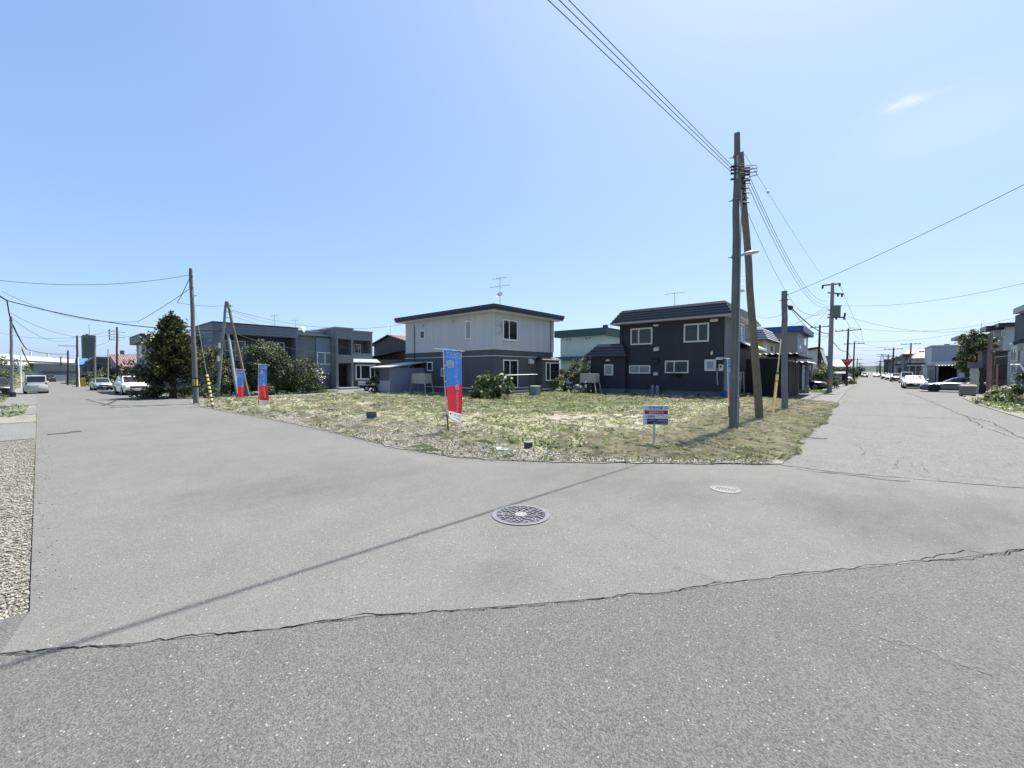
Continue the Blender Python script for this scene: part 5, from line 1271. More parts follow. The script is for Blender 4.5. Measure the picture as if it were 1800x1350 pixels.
# teal house
h = thing('house', 'dark teal house with pale side wall and slit windows on the right side', 'house', (11, 75, 0))
TL = mat('wall_deep_teal', (.040, .062, .066), .85, var=.06); PW = mat('wall_pale_grey_side', (.36, .37, .38), .8, var=.05)
xs_ = 8.3; yA = 67.16; yE = 72.01; zt, zb = 5.57, 5.2
wallbox(h, xs_ + .003, xs_ + 6, yA, yE, -.05, zb, TL); MB().box(xs_ - .02, xs_ + .002, yA + .02, yE, -.05, zb - .002).build('side_wall', PW, h)
mb = MB(); mb.box(xs_ - .55, xs_ + 6, yA - .15, yE + .5, zb + .002, zt, 0); mb.box(xs_ - .57, xs_ - .551, yA - .15, yE + .5, zb + .002, zt, 1); mb.build('roof', [TL, FA], h)
for r in ((71.83, 3.5, 71.32, 4.52), (70.86, 3.53, 70.28, 4.54), (69.56, 3.75, 68.82, 4.54)): window(h, 'x', xs_ - .02, r, M['black'], fw=.05, glass=M['glass_dark'], proud=.03)
vent(h, 'x', xs_ - .02, *(71.64, 3.09), .6, .6, .5, M['black'], 'air_unit')
# blue-grey house
h = thing('house', 'plain blue-grey box house with chimney beside the teal house', 'house', (10, 90, 0))
BW = mat('wall_lavender_grey', (.26, .29, .36), .8, var=.04, streak=True); BW2 = mat('wall_silver', (.42, .46, .50), .8, var=.04)
yA = 84.0; x0, x1 = 7.12, 9.68; zt = 5.15
wallbox(h, x0, x1, yA, yA + 9, -.05, zt, BW); MB().box(x0 - .03, x0 - .002, yA, yA + 9, -.05, zt - .05).build('side_wall', BW2, h); MB().box(x0 - .1, x1 + .1, yA - .1, yA + 9.1, zt + .002, zt + .12).build('roof_edge', BW2, h)
MB().box(x1 - 1.1, x1 - .6, yA + 2, yA + 2.5, zt + .1, 5.53).build('chimney', M['concrete_d'], h)
MB().box(x0 - .05, x1 + .02, yA - .04, yA - .002, 0, 2.89).build('lower_wall', BW2, h)
# corrugated car shelter and pale garage in front of it
x0, x1 = 6.64, 9.4; zt = 2.28
t = thing('carport', 'dark open carport with scalloped white roof edge on the right side', 'carport', ((x0 + x1) / 2, 75, 0))
MB().box(x0, x1, 74.5, 74.7, 0, zt - .05).build('rear_wall', M['black'], t)
n = 14
for i in range(n): MB().box(x0 + (x1 - x0) * i / n, x0 + (x1 - x0) * (i + .8) / n, 74.4, 74.49, 0, zt - .1).build('wall_board', BLK, t)
corrugated(t, x0 - .1, x1 + .1, 71.8, 77, zt, .27, .06, CORR)
for x in (x0, x1): MB().box(x - .08, x + .08, 72, 72.16, 0, zt - .08).build('post', M['steel'], t)
x2 = 5.76; t = thing('garage', 'pale grey garage with ribbed doors beside the dark open carport', 'garage', ((x0 + x2) / 2, 74, 0)); zg = 2.23
wallbox(t, x2, x0 - .15, 72.3, 77, 0, zg, mat('garage_pale', (.33, .35, .36), .7, var=.06)); 
for i in range(4): MB().box(x2 + .15 + (x0 - x2 - .4) * i / 4, x2 + .08 + (x0 - x2 - .4) * (i + 1) / 4, 72.24, 72.298, .05, zg - .5).build('door_panel', mat('garage_door', (.26, .28, .29), .6), t)
MB().box(x2 - .2, x0 - .12, 72, 77.1, zg + .002, zg + .18).build('roof', BW2, t)
# stacked pale blocks with a grey cap, and the grey-brown bin in front
x0, x1 = 5.73, 6.08; zt = 1.8
t = thing('block_pillar', 'pillar of stacked cream blocks with grey cap behind the sports car', 'pillar', ((x0 + x1) / 2, 43.8, 0)); rr = random.Random(3); z = 0; n = 9
for i in range(n): MB().box(x0 + rr.uniform(-.02, .03), x1 + rr.uniform(-.03, .02), 43.5 + rr.uniform(-.02, .02), 44.3, zt * i / n + .006, zt * (i + 1) / n).build('block', mat('block_cream', (.50, .48, .40), .85, var=.12), t)
MB().box(x0 - .12, x1 + .15, 43.35, 44.5, zt + .002, 2.23).build('cap', M['concrete_d'], t); MB().box(x1 + .04, x1 + .25, 43.6, 44.3, 0, 2.09).build('dark_post', M['black'], t)
(x0, y0), (x1, y1) = (4.6, 38.03), (5.25, 38.21); zt = 0.7
t = thing('storage_bin', 'grey-brown metal refuse bin with sloping lid at the right roadside', 'bin', ((x0 + x1) / 2, 38.6, 0)); BN = mat('bin_taupe', (.155, .145, .125), .7, var=.1)
MB().box(x0, x1, 38.3, 39.1, .06, zt - .06).build('body', BN, t); mb = MB(); mb.frustum((x0 - .03, x1 + .03, 38.26, 39.14), (x0, x1, 38.4, 39.1), zt - .058, zt + .03); mb.build('lid', BN, t)
for x in (x0 + .06, x1 - .06): MB().box(x - .05, x + .05, 38.4, 39.0, 0, .058).build('foot', M['black'], t)
(xa, za), (xb, zb) = (5.54, 1.9), (5.67, 1.36); mb = MB(); mb.cyl((xa, 30.5, za), (xb + .3, 30.5, zb - .45), .03, n=8)
for yy in (30.5,):
    mb.cyl((xb + .28, yy, zb - .42), (xb + .28, yy, 0), .03, n=8); mb.cyl((xa, yy, za), (xa + .02, 32.25, za + .02), .03, n=8)
t = mb.build('handrail', M['white']); tag(t, 'white sloping handrail above the weeds at the right edge', 'handrail')
# further right-hand row
RDK = mat('shelter_dark', (.03, .03, .03), .8)
h = thing('house', 'house with faded pink roof and small chimney beyond the blue-grey house', 'house', (11, 110, 0)); yA = 104.0; x0, x1 = 6.35, 8.81; ze, zt = 3.91, 4.74
wallbox(h, x0 + .4, x1 + 1, yA + .3, yA + 9, 0, ze, mat('wall_greige', (.32, .31, .29), .8)); mb = MB(); mb.frustum((x0, x1 + 1.5, yA - .3, yA + 9.5), (x0 + 1, x1 + 1, yA + 4, yA + 5), ze + .002, zt + .7); mb.build('roof', mat('roof_faded_pink', (.26, .185, .18), .6), h); MB().box(x1 - 1.4, x1 - .7, yA + 3, yA + 3.6, ze + .5, 5.28).build('chimney', M['concrete_d'], h)
h = thing('house', 'narrow green-grey house left of the faded pink roof', 'house', (9, 122, 0)); yA = 118.0; x0, x1 = 6.01, 7.28; zt = 4.68; wallbox(h, x0, x1, yA, yA + 8, 0, zt, mat('wall_sage_dark', (.08, .10, .10), .8)); flat_roof(h, x0 - .3, x1 + .3, yA - .3, yA + 8.3, zt + .002, zt + .4, R_dark); window(h, 'Y', yA, (6.25, 2.9, 6.67, 3.73), M['cream'], fw=.1, glass=M['glass_dark'])
t = thing('carport', 'dark flat carport with pale roof edge beyond the pale garage', 'carport', (7, 92, 0)); yA = 90.0; x0, x1 = 4.91, 6.95; zt = 2.49
MB().box(x0, x1, yA, yA + 6, zt, zt + .35).build('roof', RDK, t); MB().box(x0, x1, yA - .1, yA - .002, zt - .1, zt + .08).build('roof_edge', CORR, t); MB().box(x0 + .4, x1, yA + 5, yA + 5.2, 0, zt - .002).build('rear_wall', mat('shelter_brown', (.11, .10, .09), .8), t)
for x in (x0 + .3, (x0 + x1) / 2, x1 - .3): MB().box(x - .07, x + .07, yA + .1, yA + .25, 0, zt - .002).build('post', M['steel'], t)
x0, x1 = 6.21, 7.0; t = MB().box(x0, x1, 88, 88.25, 0, 1.43).box(x0 - .05, x1 + .05, 87.95, 88.3, 1.43 + .002, 1.6).build('garden_wall', mat('block_buff', (.34, .32, .27), .85)); tag(t, 'buff block garden wall beyond the white coupe', 'wall')
h = thing('house', 'grey garage building with flat roof far along the right side', 'house', (8, 137, 0)); yA = 132.0; x0, x1 = 5.37, 7.58; zt = 2.93; wallbox(h, x0, x1, yA, yA + 8, 0, zt, mat('wall_dove', (.20, .20, .21), .8)); flat_roof(h, x0 - .2, x1 + .2, yA - .2, yA + 8.2, zt + .002, zt + .25, R_dark); wallbox(h, x0 + .6, x1 - .8, yA + 1, yA + 8, zt + .26, 3.9, mat('wall_bone', (.42, .43, .41), .8), 'upper_wall')
window(h, 'Y', yA, (x0 + .4, .2, x0 + 1.6, 2.3), M['black'], fw=.08, glass=M['glass_dark'], name='garage_door')
# rows of far houses closing the street on both sides
rr = random.Random(12); FM = [mat('far_wall_%s' % n, c, .85) for n, c in (('grey', (.22, .22, .23)), ('brown', (.13, .115, .10)), ('pale', (.42, .42, .40)), ('dark', (.07, .075, .08)), ('blue', (.14, .18, .23)))]
FR = [R_dark, mat('far_roof_red', (.26, .12, .10), .6), mat('far_roof_blue', (.06, .11, .20), .6)]
def far_house(x0, x1, y0, y1, z, label, group, k):
    h = thing('house', label, 'house', ((x0 + x1) / 2, (y0 + y1) / 2, 0), group); wallbox(h, x0, x1, y0, y1, -.05, z, FM[k % 5])
    if k % 3: flat_roof(h, x0 - .3, x1 + .3, y0 - .3, y1 + .3, z + .002, z + .45, FR[k % 3])
    else: mb = MB(); mb.frustum((x0 - .4, x1 + .4, y0 - .4, y1 + .4), (x0 + 1, x1 - 1, (y0 + y1) / 2 - .2, (y0 + y1) / 2 + .2), z + .002, z + 1.6); mb.build('roof', FR[(k // 3) % 3], h)
    window(h, 'Y', y0, (x0 + .7, z - 2, x0 + 2.2, z - .9), M['cream'], mull=(.5,), fw=.09, glass=M['glass_dark'])
    return h
def far_label(side, i, k):
    col = ('mid-grey', 'brown', 'pale', 'dark', 'blue-grey')[k % 5]; shape = 'flat-roofed' if k % 3 else 'pitched-roof'
    return '%s %s house, %s in the far %s-hand row of the right street' % (col, shape, ('nearest', 'second nearest', 'third nearest', 'fourth nearest', 'fifth nearest', 'sixth nearest', 'seventh nearest', 'eighth nearest', 'ninth nearest', 'farthest')[i], side)
for i in range(10):
    y = 146 + i * 17 + rr.uniform(-2, 2); x = 6.6 + rr.uniform(-.6, 1.5); far_house(x, x + 8, y, y + 10, 5.6 + rr.uniform(-1.6, .9), far_label('right', i, i * 7 + 3), 'far houses in the right-hand row', i * 7 + 3)
for i in range(9):
    y = 150 + i * 18 + rr.uniform(-2, 2); x = -6.5 - rr.uniform(0, 1.5); far_house(x - 8, x, y, y + 10, 4.6 + rr.uniform(-1.4, .8), far_label('left', i, i * 5 + 1), 'far houses in the left-hand row', i * 5 + 1)

# left side of the right street beyond the tall blue-capped house
h = thing('house', 'white house with steep single-pitch roof behind a slim dark pole', 'house', (-8, 82, 0)); xw = -6.2; yA = 89.54; xl = -7.42; (xa, za), (xb, zb) = (-7.57, 5.3), (-6.13, 5.59)
mb = MB(); yA = 86.0; mb.add([(xa, yA, 0), (xb, yA, 0), (xb, yA, zb - .2), (xa, yA, za - .2), (xa, yA + 8, 0), (xb, yA + 8, 0), (xb, yA + 8, zb - .2), (xa, yA + 8, za - .2)], [(0, 1, 2, 3), (7, 6, 5, 4), (1, 5, 6, 2), (3, 2, 6, 7)]); mb.build('wall', mat('wall_off_white', (.50, .49, .46), .8), h)
mb = MB(); mb.bar((xa - .3, yA + 3.8, za), (xb + .2, yA + 3.8, zb), 9, .2); mb.build('roof', R_dark, h)
mb = MB(); mb.add([(xb + .15, yA - .3, zb), (xb + 1.3, yA - .3, 1.6), (xb + 1.3, yA + 8, 1.6), (xb + .15, yA + 8, zb)], [(0, 1, 2, 3)]); mb.build('lean_roof', mat('roof_grey_seam', (.28, .28, .29), .5), h)
h = thing('house', 'small dark teal house tucked behind the transformer pole', 'house', (-6.5, 102, 0)); yA = 98.0; x0, x1 = -6.35, -5.14; zt, zb = 4.42, 3.77; wallbox(h, x0, x1 - .2, yA + .3, yA + 7, 0, zb, mat('wall_teal_grey', (.10, .14, .14), .8)); flat_roof(h, x0 - .3, x1, yA, yA + 7.3, zb + .002, zt, TEAL); window(h, 'Y', yA + .3, (-6.17, 1.82, -5.83, 2.69), M['black'], fw=.08, glass=M['glass_dark'])
h = thing('house', 'wide grey building with pale hipped roof behind the small grey shed', 'house', (-6, 92, 0)); yA = 90.0; x0, x1 = -4.57, -2.2; ze, zt = 2.38, 3.35; wallbox(h, x0, x1, yA, yA + 8, 0, ze, mat('wall_stone_grey', (.17, .17, .165), .85)); mb = MB(); mb.frustum((x0 - .2, x1 + .2, yA - .2, yA + 8.2), (x0 + .2, x1 - 1.2, yA + 3, yA + 4), ze + .002, zt + .2); mb.build('roof', mat('roof_pale_grey', (.30, .31, .33), .6), h)
r = (-3.26, 0.05, -2.25, 1.28); yA = 66.0; t = thing('garden_shed', 'small pale grey shed with dark sloping roof by the transformer pole', 'shed', ((r[0] + r[2]) / 2, 67.5, 0)); wallbox(t, r[0], r[2], yA, yA + 3, 0, r[3], mat('shed_grey', (.23, .24, .26), .8)); MB().box(r[2] + .002, r[2] + .4, yA + .1, yA + 2.9, 0, r[3] - .1).build('dark_end', M['black'], t); mb = MB(); mb.frustum((r[0] - .15, r[2] + .55, yA - .2, yA + 3.2), (r[0] - .1, r[2] + .3, yA + .6, yA + 3.1), r[3] + .002, r[3] + .25); mb.build('roof', R_dark, t)
r = (-4.99, 0.42, -3.54, 1.66); yA = 55.0; t = thing('garage', 'open-fronted dark garage with flat brown roof beside a bush', 'garage', ((r[0] + r[2]) / 2, 58, 0)); MB().box(r[0], r[2], yA + 5, yA + 5.2, 0, r[3] - .2).build('rear_wall', M['black'], t)
for x in (r[0], (r[0] * .45 + r[2] * .55), r[2] - .3): MB().box(x, x + .28, yA + .1, yA + 5, 0, r[3] - .3).build('pier', mat('garage_grey_wall', (.15, .145, .14), .85), t)
MB().box(r[0] - .2, r[2] + .2, yA, yA + 5.3, r[3] - .298, r[3]).build('roof', mat('roof_umber', (.11, .10, .09), .8), t)

# ------------------------------------------------------------------ utility poles on the lot's right edge
zt = 7.53
MP, MPT = (-2.51, 11.54, 0), (-2.55, 11.50, zt)
main = pole('utility_pole', 'tallest weathered wooden pole, standing upright on the lot corner', MP, MPT, .118, .066, M['pole_wood'], (7.09 - .12, 7.03 - .3, 5.9, 4.48), 'wooden poles on the right edge of the lot', n=18, seg=12, seed=3)
zs = [6.71, 6.63, 6.54, 6.4]
mb = MB()
for z in zs:
    mb.cyl((-2.66, 11.42, z), (-2.56, 11.46, z), .03, .018, 8); mb.cyl((-2.40, 11.60, z - .04), (-2.28, 11.66, z - .05), .026, .026, 8)
mb.build('insulators', M['black'], main, kind='stuff')
mb = MB()
for k, z in enumerate(zs[:3]): mb.tube([(-2.62, 11.4, z), (-2.52, 11.39, z - .03), (-2.38, 11.52, z - .03), (-2.16, 11.7, z - .01), (-2.13, 11.74, z - .07), (-2.3, 11.66, z - .10)], .010, 5)
mb.build('jumper_cables', M['cable'], main)
MB().box(-2.535, -2.495, 11.425, 11.44, zs[2] - .15, zs[0] + .25).build('number_plate', M['steel'], main)
mb = MB(); mb.tube([(-2.42, 11.47, z) for z in np.linspace(.3, zs[3] - .3, 8)], .014, 6); mb.build('conduit', mat('conduit_grey', (.30, .30, .30), .6), main)
zl = 4.55
t = thing('street_lamp', 'white lamp arm fixed to the tallest wooden pole', 'street lamp', (-2.45, 11.5, zl)); u = Vector((.75, .45, .12)).normalized()
a = Vector((-2.45, 11.5, zl - .04)); MB().tube([a, a + u * .16], .018, 6).cyl(a - Vector((0, 0, .06)), a + Vector((0, 0, .06)), .03, n=6).build('bracket', M['steel'], t)
mb = MB(); mb.tube([a + u * .10, a + u * .16, a + u * .30, a + u * .42, a + u * .46], [.02, .045, .05, .035, .012], 10); mb.build('lamp_head', mat('lamp_ivory', (.50, .49, .45), .4), t, smooth=60)
strut = pole('utility_pole', 'brown wooden strut pole leaning against the tallest pole', (-2.47, 14.64, 0), (-2.53, 11.78, 7.17), .115, .075, M['pole_brown'], (.42,), 'wooden poles on the right edge of the lot', n=16, seg=11, seed=5, wob=.010)
mb = MB()
for k in range(6): z = zs[3] + .1 - .12 * k; mb.box(-2.50 + .02 * (k % 2), -2.42 + .02 * (k % 2), 11.75 + .03 * k, 11.80 + .03 * k, z - .02, z + .02); mb.cyl((-2.45, 11.8, z), (-2.34 + .03 * (k % 2), 11.85, z - .03), .014, n=6)
mb.build('clamps', M['black'], strut)
p3t = 4.7
pole3 = pole('utility_pole', 'short grey wooden pole beside the yellow guy guard', (-2.36, 18.95, 0), (-2.45, 18.95, p3t), .112, .098, M['pole_grey'], (p3t - .35,), 'wooden poles on the right edge of the lot', n=16, seed=8)
mb = MB(); mb.ball((-2.25, 19.05, 4.05), .09, .09, .10); mb.tube([(-2.45, 18.9, p3t - .35), (-2.25, 19.05, p3t - .75)], .02, 5); mb.build('cable_closure', M['cable'], pole3)
gz0, gz1 = 1.48, 2.77
t = thing('guy_guard', 'leaning yellow guy-wire guard between the strut pole and short grey pole', 'guy guard', (-2.35, 16.17, 0))
gd = Vector((-2.42, 18.9, p3t - .5)) - Vector((-2.35, 16.17, 0)); ga = Vector((-2.35, 16.17, 0)); k0, k1 = gz0 / gd.z, gz1 / gd.z
MB().tube([ga, ga + gd * k0 * .5, ga + gd * k0], [.044, .048, .050], 12).build('sleeve', M['yellow'], t, smooth=50); MB().tube([ga + gd * k0 * 1.01, ga + gd * k1], [.022, .018], 8).build('rod_cover', mat('guard_yellow_pale', (.52, .42, .20), .6), t); MB().cyl(ga + gd * k0 * .985, ga + gd * k0 * 1.03, .052, n=12).build('collar', M['black'], t)
MB().cyl(ga + gd * k0 * .82, ga + gd * k0 * .835, .053, n=12).build('joint', M['black'], t); MB().tube([ga + gd * k1, ga + gd], .006, 4).build('guy_wire', M['cable'], t)

# poles further along the right street
z4 = 8.04; p4 = thing('utility_pole', 'dark pole with crossarms and grey transformer beside the black car', 'utility pole', (-2.0, 38.13, 0), 'poles along the left side of the right street')
MB().tube([(-2.0, 38.13, -.1), (-1.99, 38.13, z4 * .5), (-1.97, 38.13, z4)], [.165, .145, .10], 14).build('shaft', mat('pole_concrete_grey', (.20, .20, .195), .85, streak=True), p4, smooth=50)
for pa, pb in (((-2.6, 38.09, 7.94), (-1.53, 38.13, 7.94)), ((-2.24, 38.12, 7.37), (-1.31, 38.14, 7.16)), ((-2.24, 38.12, 5.55), (-1.2, 38.14, 5.47))):
    MB().bar(pa, pb, .09).build('crossarm', mat('crossarm_steel', (.11, .10, .11), .6), p4)
mb = MB()
for p in ((-2.55, 38.1, 7.83), (-1.56, 38.13, 7.87), (-1.65, 38.13, 7.14), (-1.42, 38.14, 7.09), (-1.23, 38.14, 5.68), (-1.26, 38.14, 5.43), (-1.71, 38.13, 5.47)): mb.cyl((p[0], p[1], p[2] - .12), (p[0], p[1], p[2] + .12), .06, n=8)
mb.build('insulators', M['black'], p4, kind='stuff')
c = (-1.73, 37.99, 5.91); mb = MB(); mb.cyl((c[0], c[1], c[2] - .38), (c[0], c[1], c[2] + .36), .27, n=16); mb.cyl((c[0], c[1], c[2] + .36), (c[0], c[1], c[2] + .43), .31, n=16); mb.bar((c[0] - .5, c[1], c[2] - .2), c, .06); mb.bar((c[0] - .5, c[1], c[2] + .2), c, .06); mb.build('transformer', mat('transformer_grey', (.12, .13, .115), .6), p4)
mb = MB(); za, zb = 0.51, 0.97; mb.cyl((-2.0, 38.13, za), (-2.0, 38.13, zb), .168, n=14); mb.build('yellow_band', M['yellow'], p4); mb = MB()
for i in range(6): a = 2 * math.pi * i / 6; mb.bar((-2.0 + 0.168 * math.cos(a), 38.13 + 0.168 * math.sin(a), za), (-2.0 + 0.168 * math.cos(a + .5), 38.13 + 0.168 * math.sin(a + .5), zb), .05, .02)
mb.build('black_stripes', M['black'], p4)
def far_pole(x, y, z, label, arms=((-.3, 1.0),), m=None, r=.13, group='poles along the left side of the right street', extra=None):
    t = thing('utility_pole', label, 'utility pole', (x, y, 0), group)
    MB().tube([(x, y, -.1), (x, y, z * .5), (x + .03, y, z)], [r, r * .85, r * .65], 10).build('shaft', m or M['pole_dark'], t, smooth=50)
    for dz, w in arms:
        MB().bar((x - w, y, z + dz), (x + w, y, z + dz + .05), .08).build('crossarm', M['black'], t); mb = MB()
        for q in (-.95, -.45, .45, .95): mb.cyl((x + w * q, y, z + dz), (x + w * q, y, z + dz + .18), .04, n=6)
        mb.build('insulators', M['black'], t, kind='stuff')
    return t
z5 = 6.22; p5 = far_pole(-1.55, 57.5, z5, 'dark wooden pole carrying the red triangular stop sign', ((-.25, 1.1),), r=.12)
z6 = 5.65; p6 = far_pole(-1.3, 74, z6, 'slim dark pole beyond the red triangular sign', ((-.3, 1.1),), r=.11)
far_pole(-4.35, 62, 7.21, 'slim dark pole in front of the steep-roofed white house', ((-.3, .9),), r=.15)
for i, (px, pt, y, x) in enumerate(((1506.5, 629, 125, 0), (1511, 640, 170, 0), (1513.5, 642, 210, 0), (1516, 645, 270, 0))):
    xx = [-1.56, -1.51, -1.44, -1.31][i]; zz = [4.53, 4.31, 4.05, 4.17][i]
    far_pole(xx, y, zz, ['first of the thin far poles left of the vanishing point', 'second of the thin far poles left of the vanishing point', 'third of the thin far poles left of the vanishing point', 'farthest thin pole left of the vanishing point'][i], ((-.3, .9),), r=.13)
for i in range(7):
    y = (96, 118, 140, 165, 200, 245, 300)[i]; xx = (3.51, 3.52, 3.54, 3.35, 3.75, 4.03, 4.46)[i]
    zz = (5.61, 5.11, 4.34, 4.67, 4.71, 4.4, 4.41)[i]
    far_pole(xx, y, zz, ['dark pole with two crossarms rising from the parked cars on the right', 'second dark pole behind the parked cars on the right', 'short pole right of the lattice pylon', 'pole left of the lattice pylon base', 'slender far pole on the right row', 'farther slender pole on the right row', 'farthest slender pole on the right row'][i], ((-.3, 1.2), (-1.6, .9)) if i == 0 else ((-.3, 1.0),), r=.15, group='poles along the right side of the right street')
far_pole(6.05, 103, 6.65, 'brown pole standing before the faded pink roof', ((-.2, 1.3),), M['pole_pink'], .16, 'poles along the right side of the right street')
# sign on the pole
t = thing('stop_sign', 'red inverted-triangle stop sign on a dark pole at the right street', 'traffic sign', (-1.55, 57.3, 2.53)); zc = 2.53; R_ = .55; yy = 57.18
P = [(-1.55 - R_, yy, zc + .34), (-1.55, yy, zc - .6), (-1.55 + R_, yy, zc + .34)]; mb = MB(); mb.add(P + [(x, y + .03, z) for x, y, z in P], [(0, 1, 2), (5, 4, 3), (0, 3, 4, 1), (1, 4, 5, 2), (2, 5, 3, 0)]); mb.build('sign_plate', M['red'], t)
V, F = fit_text('止まれ', -1.55 - .34, -1.55 + .34, zc + .08, zc + .27); mb = MB(); mb.add([(u, yy - .006, v) for u, v in V], F); mb.build('lettering', M['white'], t)
MB().box(-1.6, -1.5, 57.22, 57.36, zc - .1, zc + .1).build('bracket', M['steel'], t)
# lattice pylon far away
xx = 9.16; zz = 14.62; t = thing('pylon', 'pale lattice power pylon far beyond the right-hand houses', 'pylon', (xx, 420, 0)); mb = MB()
for sx in (-1, 1):
    for sy in (-1, 1): mb.bar((xx + sx * 2.2, 420 + sy * 2.2, 0), (xx + sx * .4, 420 + sy * .4, zz), .25)
for k in range(9):
    a, b = k / 9, (k + 1) / 9; w0, w1 = 2.2 - 1.8 * a, 2.2 - 1.8 * b; mb.bar((xx - w0, 417.8, zz * a), (xx + w1, 418, zz * b), .15); mb.bar((xx + w0, 417.8, zz * a), (xx - w1, 418, zz * b), .15)
mb.build('lattice', M['steel'], t); mb = MB()
for z in (zz * .97, zz * .86): mb.bar((xx - 3, 420, z), (xx + 3, 420, z), .25)
mb.build('crossarm', M['steel'], t)
# reddish pole on the right verge
xb, yb = (5.53, 36.68); zt = 3.83; t = pole('utility_pole', 'reddish-brown weathered pole in front of the brown porch', (xb, yb, 0), (xb - .02, yb + .05, zt), .12, .095, M['pole_pink'], (), 'poles along the right side of the right street', seed=12)
mb = MB(); mb.tube([(xb + .12, yb - .05, .5), (xb + .17, yb - .02, 2.4), (xb + .95, yb + .4, 2.5)], .03, 6); mb.ball((xb + .12, yb - .1, 2.7), .07); mb.build('pipe', M['pole_pink'], t)
MB().tube([(xb + .28, yb - .1, -.02), (xb + .27, yb - .05, zt * .52)], [.06, .05], 8).build('support_post', M['pole_pink'], t)

# ------------------------------------------------------------------ left street poles
lb = (-24.48, 4.81, 0); ltz = 6.52; lt = (-24.61, 4.75, 6.52)
lp = pole('utility_pole', 'tall grey wooden pole with yellow-black band at the left lot corner', lb, lt, .118, .072, M['pole_wood'], (ltz - .35, ltz - .9), None, n=16, seed=15)
def on(q): return Vector(lb).lerp(Vector(lt), q)
za, zb = 0.86 / ltz, 1.24 / ltz; ra = .118 - .046 * za
MB().cyl(on(za), on(zb), ra + .006, n=16).build('yellow_band', M['yellow_b'], lp); mb = MB()
for q in (za, zb): mb.cyl(on(q) - Vector((0, 0, .03)), on(q) + Vector((0, 0, .03)), ra + .014, n=16)
for i in range(7): a = 2 * math.pi * i / 7; mb.bar(on(za) + Vector((math.cos(a), math.sin(a), 0)) * (ra + .004), on(zb) + Vector((math.cos(a), math.sin(a), 0)) * (ra + .004), .035, .02)
mb.build('black_stripes', M['black'], lp)
q = 3.72 / ltz; p = on(q); MB().tube([p, p + Vector((-.25, -.1, .05)), p + Vector((-.62, -.25, .16))], [.03, .05, .03], 8).build('lamp_arm', mat('lamp_dull', (.35, .35, .34), .5), lp)
mb = MB(); mb.bar(on(.80) + Vector((-.35, 0, 0)), on(.80) + Vector((.42, .1, -.02)), .03); mb.cyl(on(.93) + Vector((-.2, 0, -.1)), on(.93) + Vector((-.16, 0, .15)), .04, n=6); mb.build('crossbar', M['steel'], lp)
t = thing('guy_guard', 'black and yellow striped guy-wire guard beside the left corner pole', 'guy guard', (-21.63, 4.83, 0)); a = Vector((-21.63, 4.83, lz(-21.63, 4.9))); d = on(.86) - a; kz = 1.4 / d.z; n = 16
for i in range(n): MB().tube([a + d * kz * i / n, a + d * kz * (i + 1) / n], .055, 8).build('stripe', M['yellow_b'] if i % 2 else M['black'], t)
MB().tube([a + d * kz, a + d], .008, 4).build('guy_wire', M['steel'], t)
# three-legged pole group before the hedge
A0, B0 = (-29.9, 6.92), (-29.09, 8.36); AT, BT = (-29.71, 7.44, 5.86), (-29.54, 7.46, 5.84)
GPW = 'legs of the three-legged pole group before the hedge'
ap = pole('utility_pole', 'left grey leg of the three-legged pole group by the hedge', (*A0, 0), AT, .105, .07, M['steel_pole'], (AT[2] - .3,), GPW, seed=21)
for z in (2.35, 3.15): q = z / AT[2]; p = Vector((*A0, 0)).lerp(Vector(AT), q); MB().box(p.x - .04, p.x + .16, p.y - .2, p.y - .1, z - .16, z + .16).build('plate', M['white'], ap)
mb = MB()
for k in range(4): z = AT[2] - .25 - .35 * k; mb.tube([(AT[0] - .12, AT[1], z), (AT[0] + .05, AT[1] + .1, z - .05), (AT[0] + .30, AT[1] + .25, z - .03)], .016, 5); mb.cyl((AT[0] + .12 + .06 * k, AT[1] + .18, z - .06), (AT[0] + .12 + .06 * k, AT[1] + .18, z + .06), .03, n=6)
mb.build('fittings', M['black'], ap, kind='stuff')
pole('utility_pole', 'right dark wooden leg of the three-legged pole group by the hedge', (*B0, 0), BT, .10, .07, M['pole_brown'], (), GPW, seed=22)
c0, c1 = (-28.34, 7.58), (-29.49, 7.45, 3.83); pole('utility_pole', 'short pale steel leg in the middle of the three-legged pole group', (*c0, 0), c1, .09, .085, mat('steel_pale', (.22, .235, .25), .6, .1), (), GPW, seed=23)
# roadside poles at the far left
VP0 = (-39.82, -1.33); vt = (-39.4, -1.24, 4.93); t = pole('utility_pole', 'pale steel lamp pole beside the white van', (*VP0, -.05), vt, .085, .055, M['steel_pole'], (vt[2] - .25,), 'poles along the left street', seed=30)
MB().cyl((VP0[0], VP0[1], -.05), (VP0[0], VP0[1], .28), .17, n=12).build('base_sleeve', M['black'], t)
PL = (((-44.77, 3.76), (-45.59, 3.95, 5.13), 'dark wooden pole beside the white crossover car', .14, M['pole_dark']), ((-48.13, 2.72), (-48.99, 2.9, 4.57), 'grey pole left of the silver car', .15, M['pole_wood']),
      ((-51.87, 3.79), (-54.01, 4.03, 3.64), 'thin pole rising behind the silver car', .09, M['pole_wood']), ((-59.76, 2.17), (-59.7, 2.27, 5.13), 'brown pole with a side arm before the cream house', .17, M['pole_dark']), ((-58.57, 2.26), (-59.2, 2.28, 2.96), 'white steel post touching the brown pole with a side arm', .09, M['white']),
      ((-67.76, 1.72), (-66.0, 1.79, 3.84), 'dark pole on the left bend of the street', .16, M['pole_dark']), ((-94.93, 1.71), (-92.0, 1.74, 3.75), 'short dark pole beside the grey boundary wall', .16, M['pole_dark']), ((-64.04, -1.54), (-70.01, -1.6, 4.72), 'thin steel pole behind the dark car', .12, M['steel_pole']), ((-88.88, -1.46), (-85.01, -1.36, 2.52), 'short steel post by the grey boundary wall', .12, M['steel_pole']))
